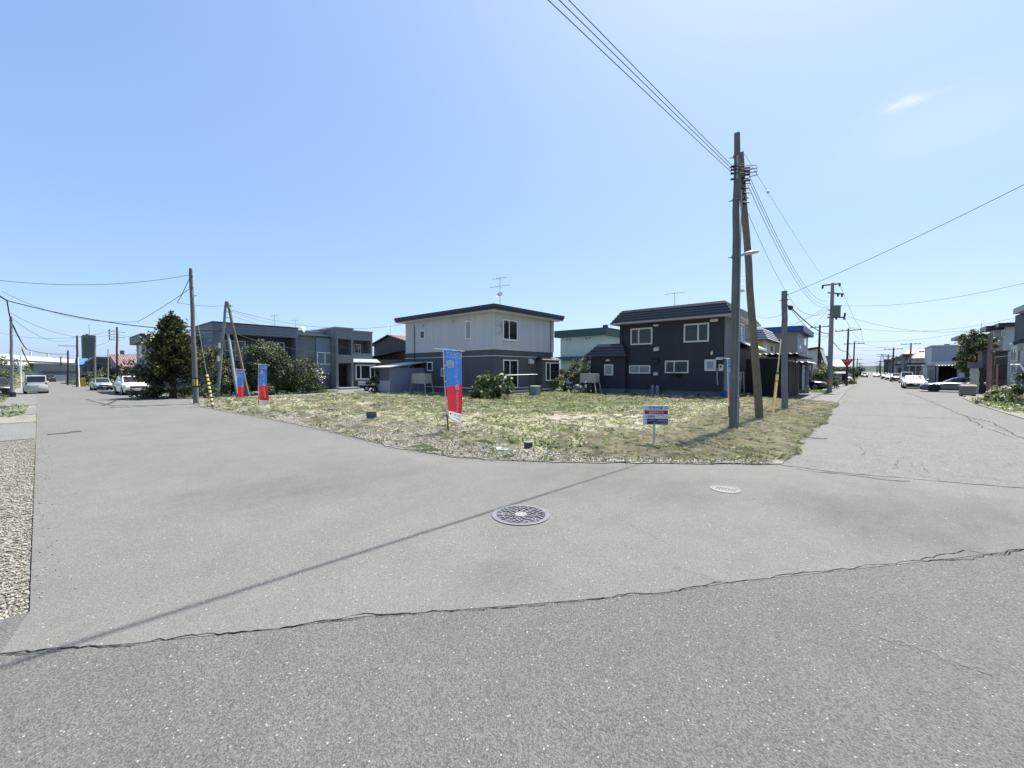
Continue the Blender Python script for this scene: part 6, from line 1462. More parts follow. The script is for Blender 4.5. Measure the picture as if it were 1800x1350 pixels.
for k, (b, tp, lab, r, m) in enumerate(PL): pole('utility_pole', lab, (*b, -.05), tp, r * .58, r * .42, m, (tp[2] - .4,) if r > .13 else (), 'poles along the left street', n=10, seed=40 + k)
tp = PL[3][1]; MB().bar((tp[0], tp[1], tp[2] - 1.05), (tp[0] - .2, tp[1] - 1.3, tp[2] - 1.05), .06).build('side_arm', M['steel'], [o for o in bpy.data.objects if o.get('label') == PL[3][2]][0])
tp = PL[0][1]; o = [o for o in bpy.data.objects if o.get('label') == PL[0][2]][0]; mb = MB()
for k in range(4): z = tp[2] - .35 - .22 * k; mb.bar((tp[0] - .1, tp[1] - .5, z), (tp[0] + .1, tp[1] + .45 - .3 * (k % 2), z - .06), .03); mb.cyl((tp[0], tp[1] - .45, z), (tp[0], tp[1] - .45, z + .15), .035, n=6)
mb.build('fittings', M['black'], o, kind='stuff')
b = (-60.54, 2.48); z = 0.83; t = MB().box(b[0] - .35, b[0] + .35, b[1] - .3, b[1] + .3, 0, z).box(b[0] - .3, b[0] + .3, b[1] - .27, b[1] + .27, z + .001, z + .06).build('roadside_box', M['yellow']); tag(t, 'yellow roadside sand box at the foot of the brown pole', 'box')

# ------------------------------------------------------------------ wires
L3 = 'three thick wires running from the tallest wooden pole over the camera'
for k, (z, e) in enumerate(((zs[0], (-5.88, -27, 7.35)), (zs[1], (-5.95, -27, 7.1)), (zs[2], (-6.02, -27, 6.85)))):
    wire(['topmost', 'middle', 'lowest'][k] + ' of the three wires running over the camera from the tallest pole', (-2.62, 11.42, z), e, .25, .0075, 'wires over the camera')
t4 = [(-2.26, 38.12, 6.77), (-2.23, 38.12, 6.56), (-2.19, 38.12, 6.39)]
for k in range(3): wire(['upper', 'centre', 'lower'][k] + ' wire of the drooping trio between tallest pole and transformer pole', (-2.33, 11.66, zs[1 + min(k, 2)] - .08 - .03 * k), t4[k], 0.95 + .05 * k, .0075, 'drooping trio of wires', n=26)
w = wire('thin straight wire with a small ball, from the tallest pole top', (-2.44, 11.8, 7.11), (-2.46, 38.1, 8.42), .12, .005)
wa, wb_ = Vector((-2.44, 11.8, 7.11)), Vector((-2.46, 38.1, 8.42)); p = wa.lerp(wb_, .125) - Vector((0, 0, .12 * 4 * .125 * .875)); MB().ball(p, .045).build('marker_ball', M['cream'], w)
wire('thin wire from the leaning strut to the sagging cable loop', (-2.4, 12.0, 5.73), (-2.51, 23.98, 4.56), .25, .006)
wire('cable sagging from the thin wire to the transformer pole', (-2.51, 23.98, 4.56), (-2.22, 38.12, 6.14), .35, .012)
wire('long wire rising from the short grey pole to the upper right', (-2.4, 18.95, 4.52), (3.89, 15.06, 6.54), .12, .010)
for k, b in enumerate(((3.89, 15.06, 6.54), (6.28, 27.96, 5.7))):
    far_pole(b[0], b[1], b[2] + .4, ['wooden pole holding the long rising wire right of the frame', 'wooden pole holding the sagging crossing wire right of the frame'][k], (), M['pole_wood'], .13, 'poles outside the right edge')
wire('thick bundled cable from the short grey pole to the transformer pole', (-2.3, 19.05, 4.14), (-2.12, 38.12, 4.33), .25, .030)
wire('thin loose cable coiling along the thick bundle', (-2.28, 19.05, 4.06), (-2.11, 38.12, 4.25), .45, .012)
wire('thick cable between the transformer pole and stop-sign pole', (-1.94, 38.13, 3.9), (-1.55, 57.5, 3.77), .35, .03)
wire('thick cable between the stop-sign pole and slim dark pole', (-1.55, 57.5, 3.86), (-1.3, 74, 3.14), .3, .03)
for k, (pa, pb) in enumerate((((-1.53, 38.13, 7.84), (-.5, 57.5, z5 - .1)), ((-1.26, 38.14, 5.6), (-.6, 57.5, z5 - 1.2)))): wire(['high wire from the transformer pole crossarm to the stop-sign pole', 'low wire from the transformer pole crossarm to the stop-sign pole'][k], pa, pb, .3, .012)
wire('high wire joining the stop-sign pole and slim dark pole', (-.5, 57.5, z5 - .1), (-.3, 74, z6 - .15), .2, .014)
wire('sagging wire crossing right from the transformer pole to the frame edge', (-1.96, 38.13, 6.45), (6.28, 27.96, 5.7), .55, .010)
wire('drooping wire from the transformer crossarm past the right rooftops', (-1.2, 38.14, 5.59), (7.89, 42.96, 4.86), .9, .011)
for k, (a, b, s) in enumerate((((-1.54, 57.5, 6.36), (11.78, 66.23, 7.18), .9), ((-1.39, 74.0, 5.71), (11.83, 66.42, 6.91), .8), ((-1.31, 74.0, 4.84), (5.97, 103.05, 6.54), .3), ((-1.33, 74.0, 2.55), (8.18, 95.07, 5.3), .5), ((3.4, 96.05, 5.52), (-1.4, 74.0, 5.87), .3), ((5.97, 103.05, 6.54), (10.01, 84.26, 5.5), .3))):
    wire(['upper wire crossing from the stop-sign pole toward the stepped-fascia house', 'wire crossing from the slim dark pole toward the stepped-fascia house', 'wire from the slim dark pole to the brown pole on the right', 'low wire from the slim dark pole to the blue-grey house', 'wire linking the slim dark pole and the two-armed pole', 'short wire right of the brown pole before the pink roof'][k], a, b, s, .014, 'wires crossing the right street')
for k, (y, s) in enumerate(((120, .5), (150, .4), (190, .5), (240, .4))): wire(['first', 'second', 'third', 'fourth'][k] + ' wire crossing the far end of the right street', (-2.2, y, 6.4 - .2 * k), (7.2, y + 3, 6.8 - .2 * k), s, .02, 'wires crossing the far end of the right street')
wire('wire reaching the charcoal house eave from the left of the short pole', (-5.52, 31.01, 5.21), (-2.49, 18.93, 3.79), .12, .008)
wire('lower wire reaching the charcoal house from the transformer pole', (-5.87, 33.02, 4.68), (-2.19, 38.12, 6.3), .5, .010)
for k, (a, b, s) in enumerate((((-7.05, 42.49, 4.87), (-2.19, 38.12, 6.47), .35), ((-5.81, 51.94, 4.72), (-2.18, 38.12, 6.09), .2), ((-5.3, 59.99, 5.27), (-2.11, 38.12, 4.21), .3))): wire(['service wire from the transformer pole to the ochre house', 'service wire from the transformer pole to the blue-capped house', 'low service wire behind the transformer pole'][k], a, b, s, .010)
# left side
wire('top wire from the left corner pole out of frame', on(.955), (-29.49, -5.5, 6.37), .95, .012)
wire('wire dropping from the left corner pole to the thick cable', on(.86), (-28.82, 3.28, 4.16), .05, .014)
wire('wire dropping from the left corner pole to the level wire', on(.95) + Vector((-.05, 0, 0)), (-26.02, 4.46, 5.01), .05, .018)
wire('level wire passing behind the left corner pole', (-26.02, 4.46, 5.01), (AT[0], AT[1], AT[2] - .25), .10, .012)
cA = (-36.06, -1.25, 5.51); wire('long thick cable sweeping across the left street', cA, (-29.74, 7.34, 4.08), .45, .032, n=30)
wire('thin upper wire of the left street cable', (-36.07, -1.4, 5.99), (-28.82, 3.31, 4.19), .55, .010)
wire('thick cable falling from upper left to the lamp pole', (-28.37, -2.03, 5.91), cA, .1, .045)
wire('thick cable hanging between the sweep and the lamp pole', cA, (vt[0], vt[1], vt[2] - .25), .15, .035)
wire('thick cable from the lamp pole down the left street', (vt[0], vt[1], vt[2] - .3), (-66.01, -1.11, 3.85), .2, .05)
wire('cable running from the thin steel pole to the dark bend pole', (-66.01, -1.11, 3.85), (-66.0, 1.8, 3.47), .2, .03)
wire('thick cable sinking behind the white van', (-70.01, -1.58, 4.22), (-84.01, -0.85, 1.6), .3, .06)
for k, (a, b, s) in enumerate((((-60.08, -2.56, 5.1), (-45.6, 3.86, 4.89), .6), ((-39.0, -1.24, 5.1), (-45.6, 3.85, 4.62), .8), ((-39.0, -1.21, 4.83), (-59.7, 2.25, 5.02), .9), ((-45.59, 3.98, 4.53), (-39.59, 5.11, 4.09), .1), ((-45.6, 3.85, 4.34), (-48.99, 2.91, 3.75), .15), ((-59.7, 2.24, 3.14), (-43.02, 4.78, 2.93), .1))):
    wire(['faint wire from the left edge to the dark wooden pole', 'upper faint wire from the lamp pole to the dark wooden pole', 'faint wire from the lamp pole to the side-arm pole', 'service wire to the navy-parapet house', 'short wire between two left street poles', 'level wire before the pink roof'][k], a, b, s, .012, 'faint wires of the left street')
for k, (a, b, s, r) in enumerate((((-29.51, 7.55, 5.36), (-26.62, 17.82, 5.09), .65, .013), ((-29.5, 7.6, 5.26), (-34.66, 16.73, 5.2), .4, .009), ((-29.5, 7.59, 5.02), (-34.44, 20.27, 3.29), .3, .010), ((-29.64, 7.35, 4.18), (-30.4, 9.84, 3.47), .1, .022), ((-30.4, 9.84, 3.47), (-26.58, 18.28, 2.47), .3, .020), ((-33.08, 6.59, 3.9), (-29.64, 7.35, 4.18), .1, .016))):
    wire(['wire from the three-legged poles to the two-tone house eave', 'thin wire from the three-legged poles to the modern grey house', 'lower wire from the three-legged poles past the modern house', 'short thick cable right of the three-legged poles', 'thick cable running past the modern house to the shed', 'cable crossing before the blue-grey house'][k], a, b, s, r, 'wires of the three-legged poles')

# ------------------------------------------------------------------ advertising flags
FB = m_cloth('flag_blue', (.05, .16, .44)); FRD = m_cloth('flag_red', (.50, .035, .05)); FW = m_cloth('flag_white', (.68, .69, .72))
TXR = mat('print_red', (.50, .06, .07), .8); TXK = mat('print_navy', (.03, .035, .07), .8); FWT = m_cloth('print_white', (.78, .78, .80))
def flag(label, base, yaw, lean, h, seed, curl=.0, wave=.05, wid=.43, ln=1.72, cat='banner'):
    """nobori: pole, top arm, cloth tied along both; u across, v down the cloth"""
    bx_, by_ = base; g = lz(bx_, by_); t = thing('banner_flag', label, cat, (bx_, by_, g), 'blue and red advertising flags round the lot')
    w = Vector((math.cos(yaw), math.sin(yaw), 0)); nrm = Vector((math.sin(yaw), -math.cos(yaw), 0)); top = Vector((bx_, by_, g + h)) + w * lean
    pts = [Vector((bx_, by_, g - .1)).lerp(top, q) + w * (-.02 * math.sin(math.pi * q)) for q in (0, .25, .5, .75, 1)]
    MB().tube(pts, .013, 8).build('pole', mat('flag_pole_white', (.55, .55, .55), .5), t); mb = MB(); mb.tube(pts[:2], [.017, .017], 8)
    mb.build('lower_pole', M['black'], t)
    arm = (w * (wid + .10) + Vector((0, 0, -.05))); MB().tube([top - w * .22 + Vector((0, 0, .015)), top, top + arm], .009, 6).build('top_arm', mat('flag_pole_white', (.55, .55, .55), .5), t)
    ph = seed * 1.7
    def S(u, v, d=0.0):
        q = v / ln; p = top.lerp(Vector((bx_, by_, g)), v / h) + w * (-.02 * math.sin(math.pi * (1 - v / h)))
        tw = curl * q * q; uu = u * (1 - .10 * q - .25 * max(0, q - .80) * 3 * abs(curl > .2))
        dd = wave * math.sin(ph + 3.1 * q + 5.5 * u) * (u / wid) * (.35 + q) + wave * .5 * math.sin(ph * 2 + 9 * u + 2 * q)
        pos = p + (w * math.cos(tw) + nrm * math.sin(tw)) * (uu + .03) + nrm * (dd + d) + Vector((0, 0, -.05 * (u / wid) - .02))
        if curl > .2 and q > .86: pos += w * (.22 * (q - .86)) + Vector((0, 0, -.35 * (q - .86) * (u / wid) + .3 * (q - .86) * (1 - u / wid)))
        return pos
    b1 = lambda u: .50 * ln - .13 * (u / wid - .5); b2 = lambda u: .885 * ln
    mb = MB(); nu = 12
    def sec(fa, fb, nv, k):
        V = [S(wid * i / nu, fa(wid * i / nu) + (fb(wid * i / nu) - fa(wid * i / nu)) * j / nv) for j in range(nv + 1) for i in range(nu + 1)]
        mb.add(V, [(j * (nu + 1) + i, (j + 1) * (nu + 1) + i, (j + 1) * (nu + 1) + i + 1, j * (nu + 1) + i + 1) for j in range(nv) for i in range(nu)], k)
    sec(lambda u: 0, b1, 22, 0); sec(b1, b2, 16, 1); sec(b2, lambda u: ln, 6, 2)
    cl = mb.build('cloth', [FB, FRD, FW], t, smooth=80)
    ties = MB()
    for q in (.0, .23, .46, .70, .88): p = S(0, q * ln); pp = top.lerp(Vector((bx_, by_, g)), q * ln / h); ties.bar(p, pp, .02)
    for u in (.02, .23, .43): ties.bar(S(u, 0.0), S(u, 0) + Vector((0, 0, .04)), .025)
    ties.build('ties', M['white'], t)
    def put(V, F, m, name, d=.004):
        mb = MB(); mb.add([S(u * wid / .43, v, d) for u, v in V], F); mb.build(name, m, cl)
    def txt(s_, u0, u1, v0, v1, m, d=.004, name='lettering'):
        V, F = fit_text(s_, u0, u1, 0, 1); put([(u, v1 - (v1 - v0) * q) for u, q in V], F, m, name, d)
    def rect(u0, u1, v0, v1, m, name, d=.003):
        n = 8; V = [(u0 + (u1 - u0) * i / n, v) for v in (v0, v1) for i in range(n + 1)]; put(V, [(i, n + 1 + i, n + 2 + i, i + 1) for i in range(n)], m, name, d)
    def disc(u, v, r, m, name, d=.003): V = [(u, v)] + [(u + r * math.cos(6.2832 * i / 20), v + r * math.sin(6.2832 * i / 20)) for i in range(20)]; put(V, [(0, 1 + (i + 1) % 20, 1 + i) for i in range(20)], m, name, d)
    txt('YUCAC', .045, .335, .03, .125, FWT); rect(.01, .42, .150, .165, FWT, 'white_line'); disc(.385, .078, .048, FWT, 'emblem'); disc(.385, .078, .040, mat('print_pink', (.62, .16, .20), .8), 'emblem_ring', .005); disc(.385, .078, .018, FWT, 'emblem_centre', .007)
    disc(.135, .33, .098, FWT, 'badge'); txt('日本', .075, .195, .265, .325, TXR, .006); txt('換気', .075, .195, .34, .40, TXR, .006)
    for i, ch in enumerate('エアコン1台'): txt(ch, .265, .325 if ch != '1' else .295, .20 + .100 * i, .275 + .100 * i, FWT)
    put([(.24, .865), (.295, .80), (.35, .865), (.345, .945), (.245, .945)], [(0, 4, 3, 2, 1)], FWT, 'house_mark'); txt('の', .275, .318, .875, .930, TXR, .006)
    for i, ch in enumerate('全館空調の家'): txt(ch, .258, .332, .985 + .088 * i, 1.055 + .088 * i, FWT)
    txt('全館空調', .10, .40, b2(0) + .03, b2(0) + .085, TXK); txt('ユカコ研究会', .12, .42, b2(0) + .11, b2(0) + .155, TXK); disc(.06, b2(0) + .075, .03, mat('print_green', (.06, .20, .10), .8), 'mark')
    return t
FD = math.radians(41)
flag('large blue and red advertising flag in front of the two-tone house', (-7.84, 6.61), FD, -.13, 2.09 - .03, 1, .35, .05)
flag('advertising flag hanging nearly flat before the three-legged poles', (-26.12, 6.98), FD, -.03, 1.66, 2, .05, .03, .40, 1.78)
flag('advertising flag twisted by the wind right of the three-legged poles', (-20.78, 6.37), FD + .15, .03, 1.86, 3.4, -.40, .10, .36, 1.82)
flag('advertising flag mostly hidden behind the tallest wooden pole', (-3.27, 14.39), FD + .5, -.14, 1.93, 5.0, .30, .04)

# ------------------------------------------------------------------ sale sign
sx, sy = (-3.18, 8.03); g = lz(sx, sy); zt, zb = 0.91, 0.52
t = thing('sale_sign', 'white, red and navy land-for-sale signboard on a thin post', 'sign', (sx, sy, g)); yaw = math.radians(38); w = Vector((math.cos(yaw), math.sin(yaw), -.012)).normalized(); nr = Vector((math.sin(yaw), -math.cos(yaw), 0)); SW, SH_ = .495, zt - zb
cc = Vector((sx, sy, (zt + zb) / 2)) + w * .012
MB().obox(cc, w, nr, (0, 0, 1), SW / 2, .012, SH_ / 2).build('board', mat('sign_white', (.58, .59, .62), .5, var=.03), t)
mb = MB(); mb.bar(Vector((sx, sy, g - .1)) - nr * .035, Vector((sx, sy, zt - .05)) - nr * .035, .035); mb.build('post', mat('sign_post', (.42, .43, .44), .5), t)
SP = lambda u, v, d=.0145: cc + w * (u - SW / 2) + Vector((0, 0, SH_ / 2 - v)) + nr * d
def srect(u0, u1, v0, v1, m, name, d=.0135): a, b = SP((u0 + u1) / 2, (v0 + v1) / 2, d), None; MB().obox(a, w, nr, (0, 0, 1), (u1 - u0) / 2, .0012, (v1 - v0) / 2).build(name, m, t)
def stxt(s_, u0, u1, v0, v1, m, name='lettering', d=.0155): V, F = fit_text(s_, u0, u1, 0, 1); mb = MB(); mb.add([SP(u, v1 - (v1 - v0) * q, d) for u, q in V], F); mb.build(name, m, t)
NVY = mat('sign_navy', (.012, .018, .075), .5); SR_ = mat('sign_crimson', (.28, .022, .03), .5); SK = mat('sign_black', (.012, .012, .025), .6); SWH = mat('sign_lettering_white', (.55, .55, .60), .6)
k = SH_ / .42
srect(.030, .490, .110 * k, .190 * k, SR_, 'red_band'); srect(.082, .490, .288 * k, .410 * k, NVY, 'navy_band')
stxt('宅地分譲', .108, .385, .020 * k, .088 * k, SK); stxt('図', .415, .472, .020 * k, .085 * k, mat('sign_grey', (.20, .21, .22), .6)); stxt('一二三区画', .035, .095, .082 * k, .094 * k, SK)
stxt('建築条件付き', .115, .405, .120 * k, .182 * k, SWH); stxt('土地面積', .045, .235, .212 * k, .266 * k, SK); stxt(':  207. 98㎡', .262, .400, .200 * k, .236 * k, mat('sign_grey', (.20, .21, .22), .6)); stxt('坪', .405, .430, .238 * k, .262 * k, SK); stxt('㎡', .452, .480, .222 * k, .258 * k, SK)
stxt('売', .043, .070, .305 * k, .338 * k, SK); stxt('主', .043, .070, .360 * k, .393 * k, SK)
stxt('山下ホーム株式会社', .105, .470, .303 * k, .350 * k, SWH); stxt('☎0011-293-0000', .200, .470, .364 * k, .396 * k, SWH)

# ------------------------------------------------------------------ ironwork and rubble
mx, my = (-2.86, 3.44); t = thing('manhole_cover', 'large round iron manhole cover with pale centre in the crossing', 'manhole cover', (mx, my, 0)); IR = mat('iron_worn', (.125, .125, .14), .6, .1, var=.2, scale=14); IRD = mat('iron_recess', (.062, .062, .066), .8)
mb = MB(); n = 48
def annulus(mb, r0, r1, z, zb, k=0):
    V = [(mx + r * math.cos(6.2832 * i / n), my + r * math.sin(6.2832 * i / n), zz) for r, zz in ((r0, zb), (r0, z), (r1, z), (r1, zb)) for i in range(n)]
    mb.add(V, [(a * n + i, a * n + (i + 1) % n, (a + 1) * n + (i + 1) % n, (a + 1) * n + i) for a in range(3) for i in range(n)], k)
annulus(mb, .285, .322, .010, -.01); mb.build('frame_ring', IR, t); mb = MB(); mb.cyl((mx, my, -.012), (mx, my, .004), .288, n=48); mb.build('lid', IRD, t)
mb = MB(); rr = random.Random(9); annulus(mb, .272, .288, .011, .0)
for ring, (r_, m_) in enumerate(((.095, 9), (.135, 13), (.175, 17), (.212, 21), (.248, 25))):
    for i in range(m_):
        a = 6.2832 * (i + rr.uniform(-.22, .22)) / m_; c = Vector((mx + r_ * math.cos(a), my + r_ * math.sin(a), .0095)); b = a + rr.choice((.6, -.7, 1.57, .2, 2.3)) + rr.uniform(-.3, .3)
        mb.obox(c, (math.cos(b), math.sin(b), 0), (-math.sin(b), math.cos(b), 0), (0, 0, 1), rr.uniform(.016, .027), rr.uniform(.006, .010), .0055)
mb.build('relief', IR, t, kind='stuff'); mb = MB(); mb.cyl((mx, my, .004), (mx, my, .0125), .066, n=28); mb.build('centre_plate', mat('plate_ivory', (.24, .235, .22), .5), t); mb = MB()
for a in (.3, 1.4, 2.6, 3.9, 5.1): mb.obox((mx + .035 * math.cos(a), my + .035 * math.sin(a), .0135), (math.cos(a + 1), math.sin(a + 1), 0), (-math.sin(a + 1), math.cos(a + 1), 0), (0, 0, 1), .014, .005, .0012)
mb.build('crest', IRD, t); MB().cyl((mx - .155, my - .135, .004), (mx - .155, my - .135, .0125), .034, n=16).cyl((mx - .155, my - .135, .0126), (mx - .155, my - .135, .014), .012, n=8).build('key_boss', IR, t)
mx, my = (-1.4, 6.01); t = thing('valve_cover', 'small worn round utility cover near the lot corner', 'manhole cover', (mx, my, 0)); n = 32; mb = MB(); annulus(mb, .165, .19, .007, -.01); mb.build('frame_ring', mat('iron_dusty', (.15, .15, .15), .7), t); MB().cyl((mx, my, -.01), (mx, my, .0045), .162, n=32).build('lid', mat('iron_dusty', (.15, .15, .15), .7), t); mb = MB()
for i in range(7): mb.box(mx - .11 + .036 * i, mx - .093 + .036 * i, my - .06, my + .06, .005, .0065)
mb.build('relief', IRD, t)
sx, sy = (-5.11, 6.38); g = lz(sx, sy); zt = 0.16; t = thing('pipe_stub', 'short dark drain pipe stub standing in the weeds', 'pipe', (sx, sy, g)); mb = MB(); mb.cyl((sx, sy, g - .05), (sx, sy, zt), .085, .088, 24); mb.build('pipe', mat('pipe_charcoal', (.055, .058, .065), .7), t, smooth=40); MB().cyl((sx, sy, zt + .001), (sx, sy, zt + .014), .092, n=24).build('cap', mat('pipe_cap', (.14, .145, .15), .7), t)
px_, py_ = (-5.34, 5.94); t = MB(); P = [(px_ - .25, py_ - .02), (px_ - .06, py_ - .17), (px_ + .24, py_ + .03), (px_ + .05, py_ + .15), (px_ - .16, py_ + .14)]; gz = lz(px_, py_); t.prism(P, gz - .01, gz + .022); o = t.build('metal_plate', mat('plate_blue_grey', (.24, .27, .31), .55)); tag(o, 'flat blue-grey slab lying at the gravel edge left of the pipe stub', 'slab')
bx_, by_ = (-11.79, 6.78); g = lz(bx_, by_); t = thing('concrete_block', 'broken hollow concrete block tilted on the lot', 'block', (bx_, by_, g)); cz = g + .13; ux = Vector((.755, .656, .03)).normalized(); uy = Vector((-.6, .72, .3)).normalized(); uz = ux.cross(uy); CBm = mat('block_weathered', (.13, .125, .115), .9, bump=.3)
c0 = Vector((bx_, by_, cz)); MB().obox(c0 + uz * .02, ux, uy, uz, .16, .02, .10).obox(c0 - uz * .09 - uy * .05, ux, uy, uz, .17, .09, .022).build('slabs', CBm, t); MB().obox(c0 - uz * .075 - uy * .142, ux, uy, uz, .165, .008, .02).build('pale_edge', M['concrete'], t)
for k, ((x, y), s_) in enumerate((((-15.81, 7.36), .30), ((-16.11, 9.48), .22), ((-16.05, 9.92), .14))):
    g = lz(x, y); o = MB().obox((x, y, g + .045), (.755, .656, 0), (-.656, .755, 0), (0, 0, 1), s_, .16, .035).box(x - s_ * .5, x + s_ * .5, y - .08, y + .08, g + .081, g + .10).build('slab', CBm); tag(o, ['widest of three flat concrete lids on the left of the lot', 'middle-sized flat concrete lid behind the tilted block', 'smallest flat concrete lid, right of the middle one'][k], 'concrete lid', 'concrete lids in the grass')
o = MB().obox(((-13.84, 5.65)[0], (-13.84, 5.65)[1], .03), (.8, .6, 0), (-.6, .8, 0), (0, 0, 1), .16, .08, .03).build('stone', M['stone_a']); tag(o, 'pale flat stone at the gravel edge of the left lot', 'stone')

# ------------------------------------------------------------------ cars
def paint(name, col, metal=.0, rough=.3): return mat(name, col, rough, metal, var=.03, scale=2, spec=.5, coat=.8)
P_white, P_silver, P_black, P_grey = paint('paint_white', (.72, .72, .72)), paint('paint_silver', (.34, .37, .41), .5), paint('paint_black', (.012, .012, .015)), paint('paint_gunmetal', (.075, .085, .10), .5)
P_cream = paint('paint_offwhite', (.55, .55, .54)); P_smoke = paint('paint_smoke', (.05, .055, .06), .3)
GLC = M['glass_dark']; GLC = mat('car_glass', (.010, .012, .015), .06, spec=.8)
def make_car(label, paint_m, L=4.5, W=1.8, belt=.92, roof=1.5, hood=.85, nose=.62, cowl=.28, ws=.42, rr=.86, rear=.97, tail=.92, cat='car', group=None, wheel=.33, wb=(.19, .80), clear=.2, name='parked_car', wing=False, bump=.0, rw=.36):
    """x forward, origin on the ground in the middle; all stations as fractions of the length from the nose"""
    t = thing(name, label, cat, (0, 0, 0), group); X = lambda q: L / 2 - L * q
    st = [(0, .42, nose - .10, .80), (.015, .30, nose, .90), (.06, clear + .02, (nose + hood) / 2 + .05, .97), (.14, clear, hood, 1.0), (cowl, clear, belt - .02, 1.0), (.5, clear, belt, 1.0), (rr, clear, belt + .02, 1.0), (rear - .01, clear + .03, (belt + tail) / 2 + .02, .97), (.99, .30, tail - .05, .93), (1.0, .42, tail - .16, .88)]
    V = []; F = []
    for q, zb, zt, w in st:
        hw = W / 2 * w; m = zb + (zt - zb) * .55
        ring = [(-hw * .86, zb), (-hw * .97, zb + .10), (-hw, m), (-hw * .97, zt - .08), (-hw * .84, zt), (0, zt + .025), (hw * .84, zt), (hw * .97, zt - .08), (hw, m), (hw * .97, zb + .10), (hw * .86, zb)]
        V += [(X(q), y, z) for y, z in ring]
    n = 11
    for i in range(len(st) - 1): F += [(i * n + j, i * n + (j + 1) % n, (i + 1) * n + (j + 1) % n, (i + 1) * n + j) for j in range(n)]
    F += [tuple(range(n))[::-1], tuple(range((len(st) - 1) * n, len(st) * n))]
    # greenhouse
    b0 = len(V); wb_, wr = W * .445, W * rw
    gs = [(cowl - .01, belt - .03, wb_ * .92), (ws, roof - .03, wr * .97), ((ws + rr) / 2, roof, wr), (rr - .02, roof - .03, wr * .97), (rear - .03, belt, wb_ * .92)]
    lower = [(q, belt - .04, wb_) for q, _, _ in gs]
    for (q, z, w), (q2, z2, w2) in zip(gs, lower): V += [(X(q2), -w2, z2), (X(q), -w, z), (X(q), 0, z + .03), (X(q), w, z), (X(q2), w2, z2)]
    for i in range(4): F += [(b0 + i * 5 + j, b0 + i * 5 + j + 1, b0 + (i + 1) * 5 + j + 1, b0 + (i + 1) * 5 + j) for j in range(4)]
    mb = MB(); mb.add(V, F); body = mb.build('body', paint_m, t, smooth=38)
    def pane(name, pts, nrm, m=GLC, d=.012): q = Vector(nrm).normalized() * d; MB().add([Vector(p) + q for p in pts], [tuple(range(len(pts)))]).build(name, m, t)
    def lerp(a, b, q): return tuple(a[i] + (b[i] - a[i]) * q for i in range(3))
    for s in (-1, 1):
        A, B = (X(cowl), s * wb_, belt), (X(rear - .03), s * wb_, belt); C, D = (X(rr - .02), s * wr * .97, roof - .03), (X(ws), s * wr * .97, roof - .03)
        def qd(u, v): return lerp(lerp(A, B, u), lerp(D, C, u), v)
        n_ = 2 if rr - cowl < .62 else 3; u0 = .05
        for i in range(n_):
            u1 = .05 + .90 * (i + 1) / n_; pts = [qd(u0 + .012, .10), qd(u1 - .012, .10), qd(u1 - .015, .88), qd(u0 + .015 + (.02 if i == 0 else 0), .88)]; pane('side_window', pts if s < 0 else pts[::-1], (0, s, .25)); u0 = u1
    def slab(name, B, T, wB, wT, q0, q1, s):
        B, T = Vector((B[0], 0, B[1])), Vector((T[0], 0, T[1])); d = (T - B).normalized(); nr = Vector((d.z * s, 0, -d.x * s)); nr = nr if nr.z > 0 else -nr
        P = []
        for q, e in ((q0, -1), (q0, 1), (q1, 1), (q1, -1)): p = B.lerp(T, q) + nr * .040; w_ = wB + (wT - wB) * q; P.append((p.x, e * (w_ - .07), p.z))
        M_ = MB(); M_.add(P, [(0, 1, 2, 3)]); c0_, c1_ = B.lerp(T, q0) + nr * .045, B.lerp(T, q1) + nr * .045
        M_.build(name, GLC, t)
    slab('windscreen', (X(cowl - .01), belt - .03), (X(ws), roof - .03), wb_ * .92, wr * .97, .10, .93, 1)
    slab('rear_window', (X(rear - .03), belt), (X(rr - .02), roof - .03), wb_ * .92, wr * .97, .14, .90, -1)
    for q in wb:
        for s in (-1, 1):
            c = Vector((X(q), s * (W / 2 - .09), wheel)); o = Vector((0, s, 0)); MB().cyl(c - o * .12, c + o * .092, wheel * 1.13, n=24).build('wheel_arch', M['black'], t)
            wl_ = MB().cyl(c - o * .1, c + o * .10, wheel, n=24).build('wheel', M['rubber'], t); mb = MB(); mb.cyl(c + o * .101, c + o * .106, wheel * .66, n=20)
            mb.build('rim', M['steel'] if paint_m is not P_grey else M['black'], wl_)
            mb = MB()
            for a in range(5): b = a * 1.2566; mb.bar(c + o * .112, c + o * .112 + Vector((math.cos(b), 0, math.sin(b))) * wheel * .58, .05, .02)
            mb.build('spokes', M['chrome'] if paint_m is not P_grey else M['black'], wl_)
    hz = nose + (hood - nose) * .25
    for s in (-1, 1):
        MB().obox((X(.040), s * W * .365, hz - .01), (.9, -s * .38, .15), (s * .38, .9, 0), (-.15, 0, 1), .05, W * .10, .055).build('headlight', M['lamp_w'], t)
        MB().obox((X(.985), s * W * .40, tail - .16), (1, s * .2, 0), (-s * .2, 1, 0), (0, 0, 1), .05, W * .04, .09 + bump).build('tail_light', M['lamp_r'], t)
        m_ = Vector((X(cowl + .05), s * (W / 2 + .08), belt + .07)); MB().ball(m_, .07, .10, .07).cyl((m_.x, s * wb_, belt + .03), m_, .025, n=5).build('mirror', paint_m, t, smooth=60)
        MB().obox((X(.02), s * W * .34, .40), (.9, -s * .3, 0), (s * .3, .9, 0), (0, 0, 1), .05, W * .09, .06).build('fog_light', M['black'], t)
    MB().obox((X(.004), 0, nose - .13), (1, 0, -.15), (0, 1, 0), (.15, 0, 1), .03, W * .27, .10).build('grille', M['black'], t)
    MB().obox((X(.004), 0, .33), (1, 0, 0), (0, 1, 0), (0, 0, 1), .04, W * .36, .10).build('lower_grille', M['black'], t)
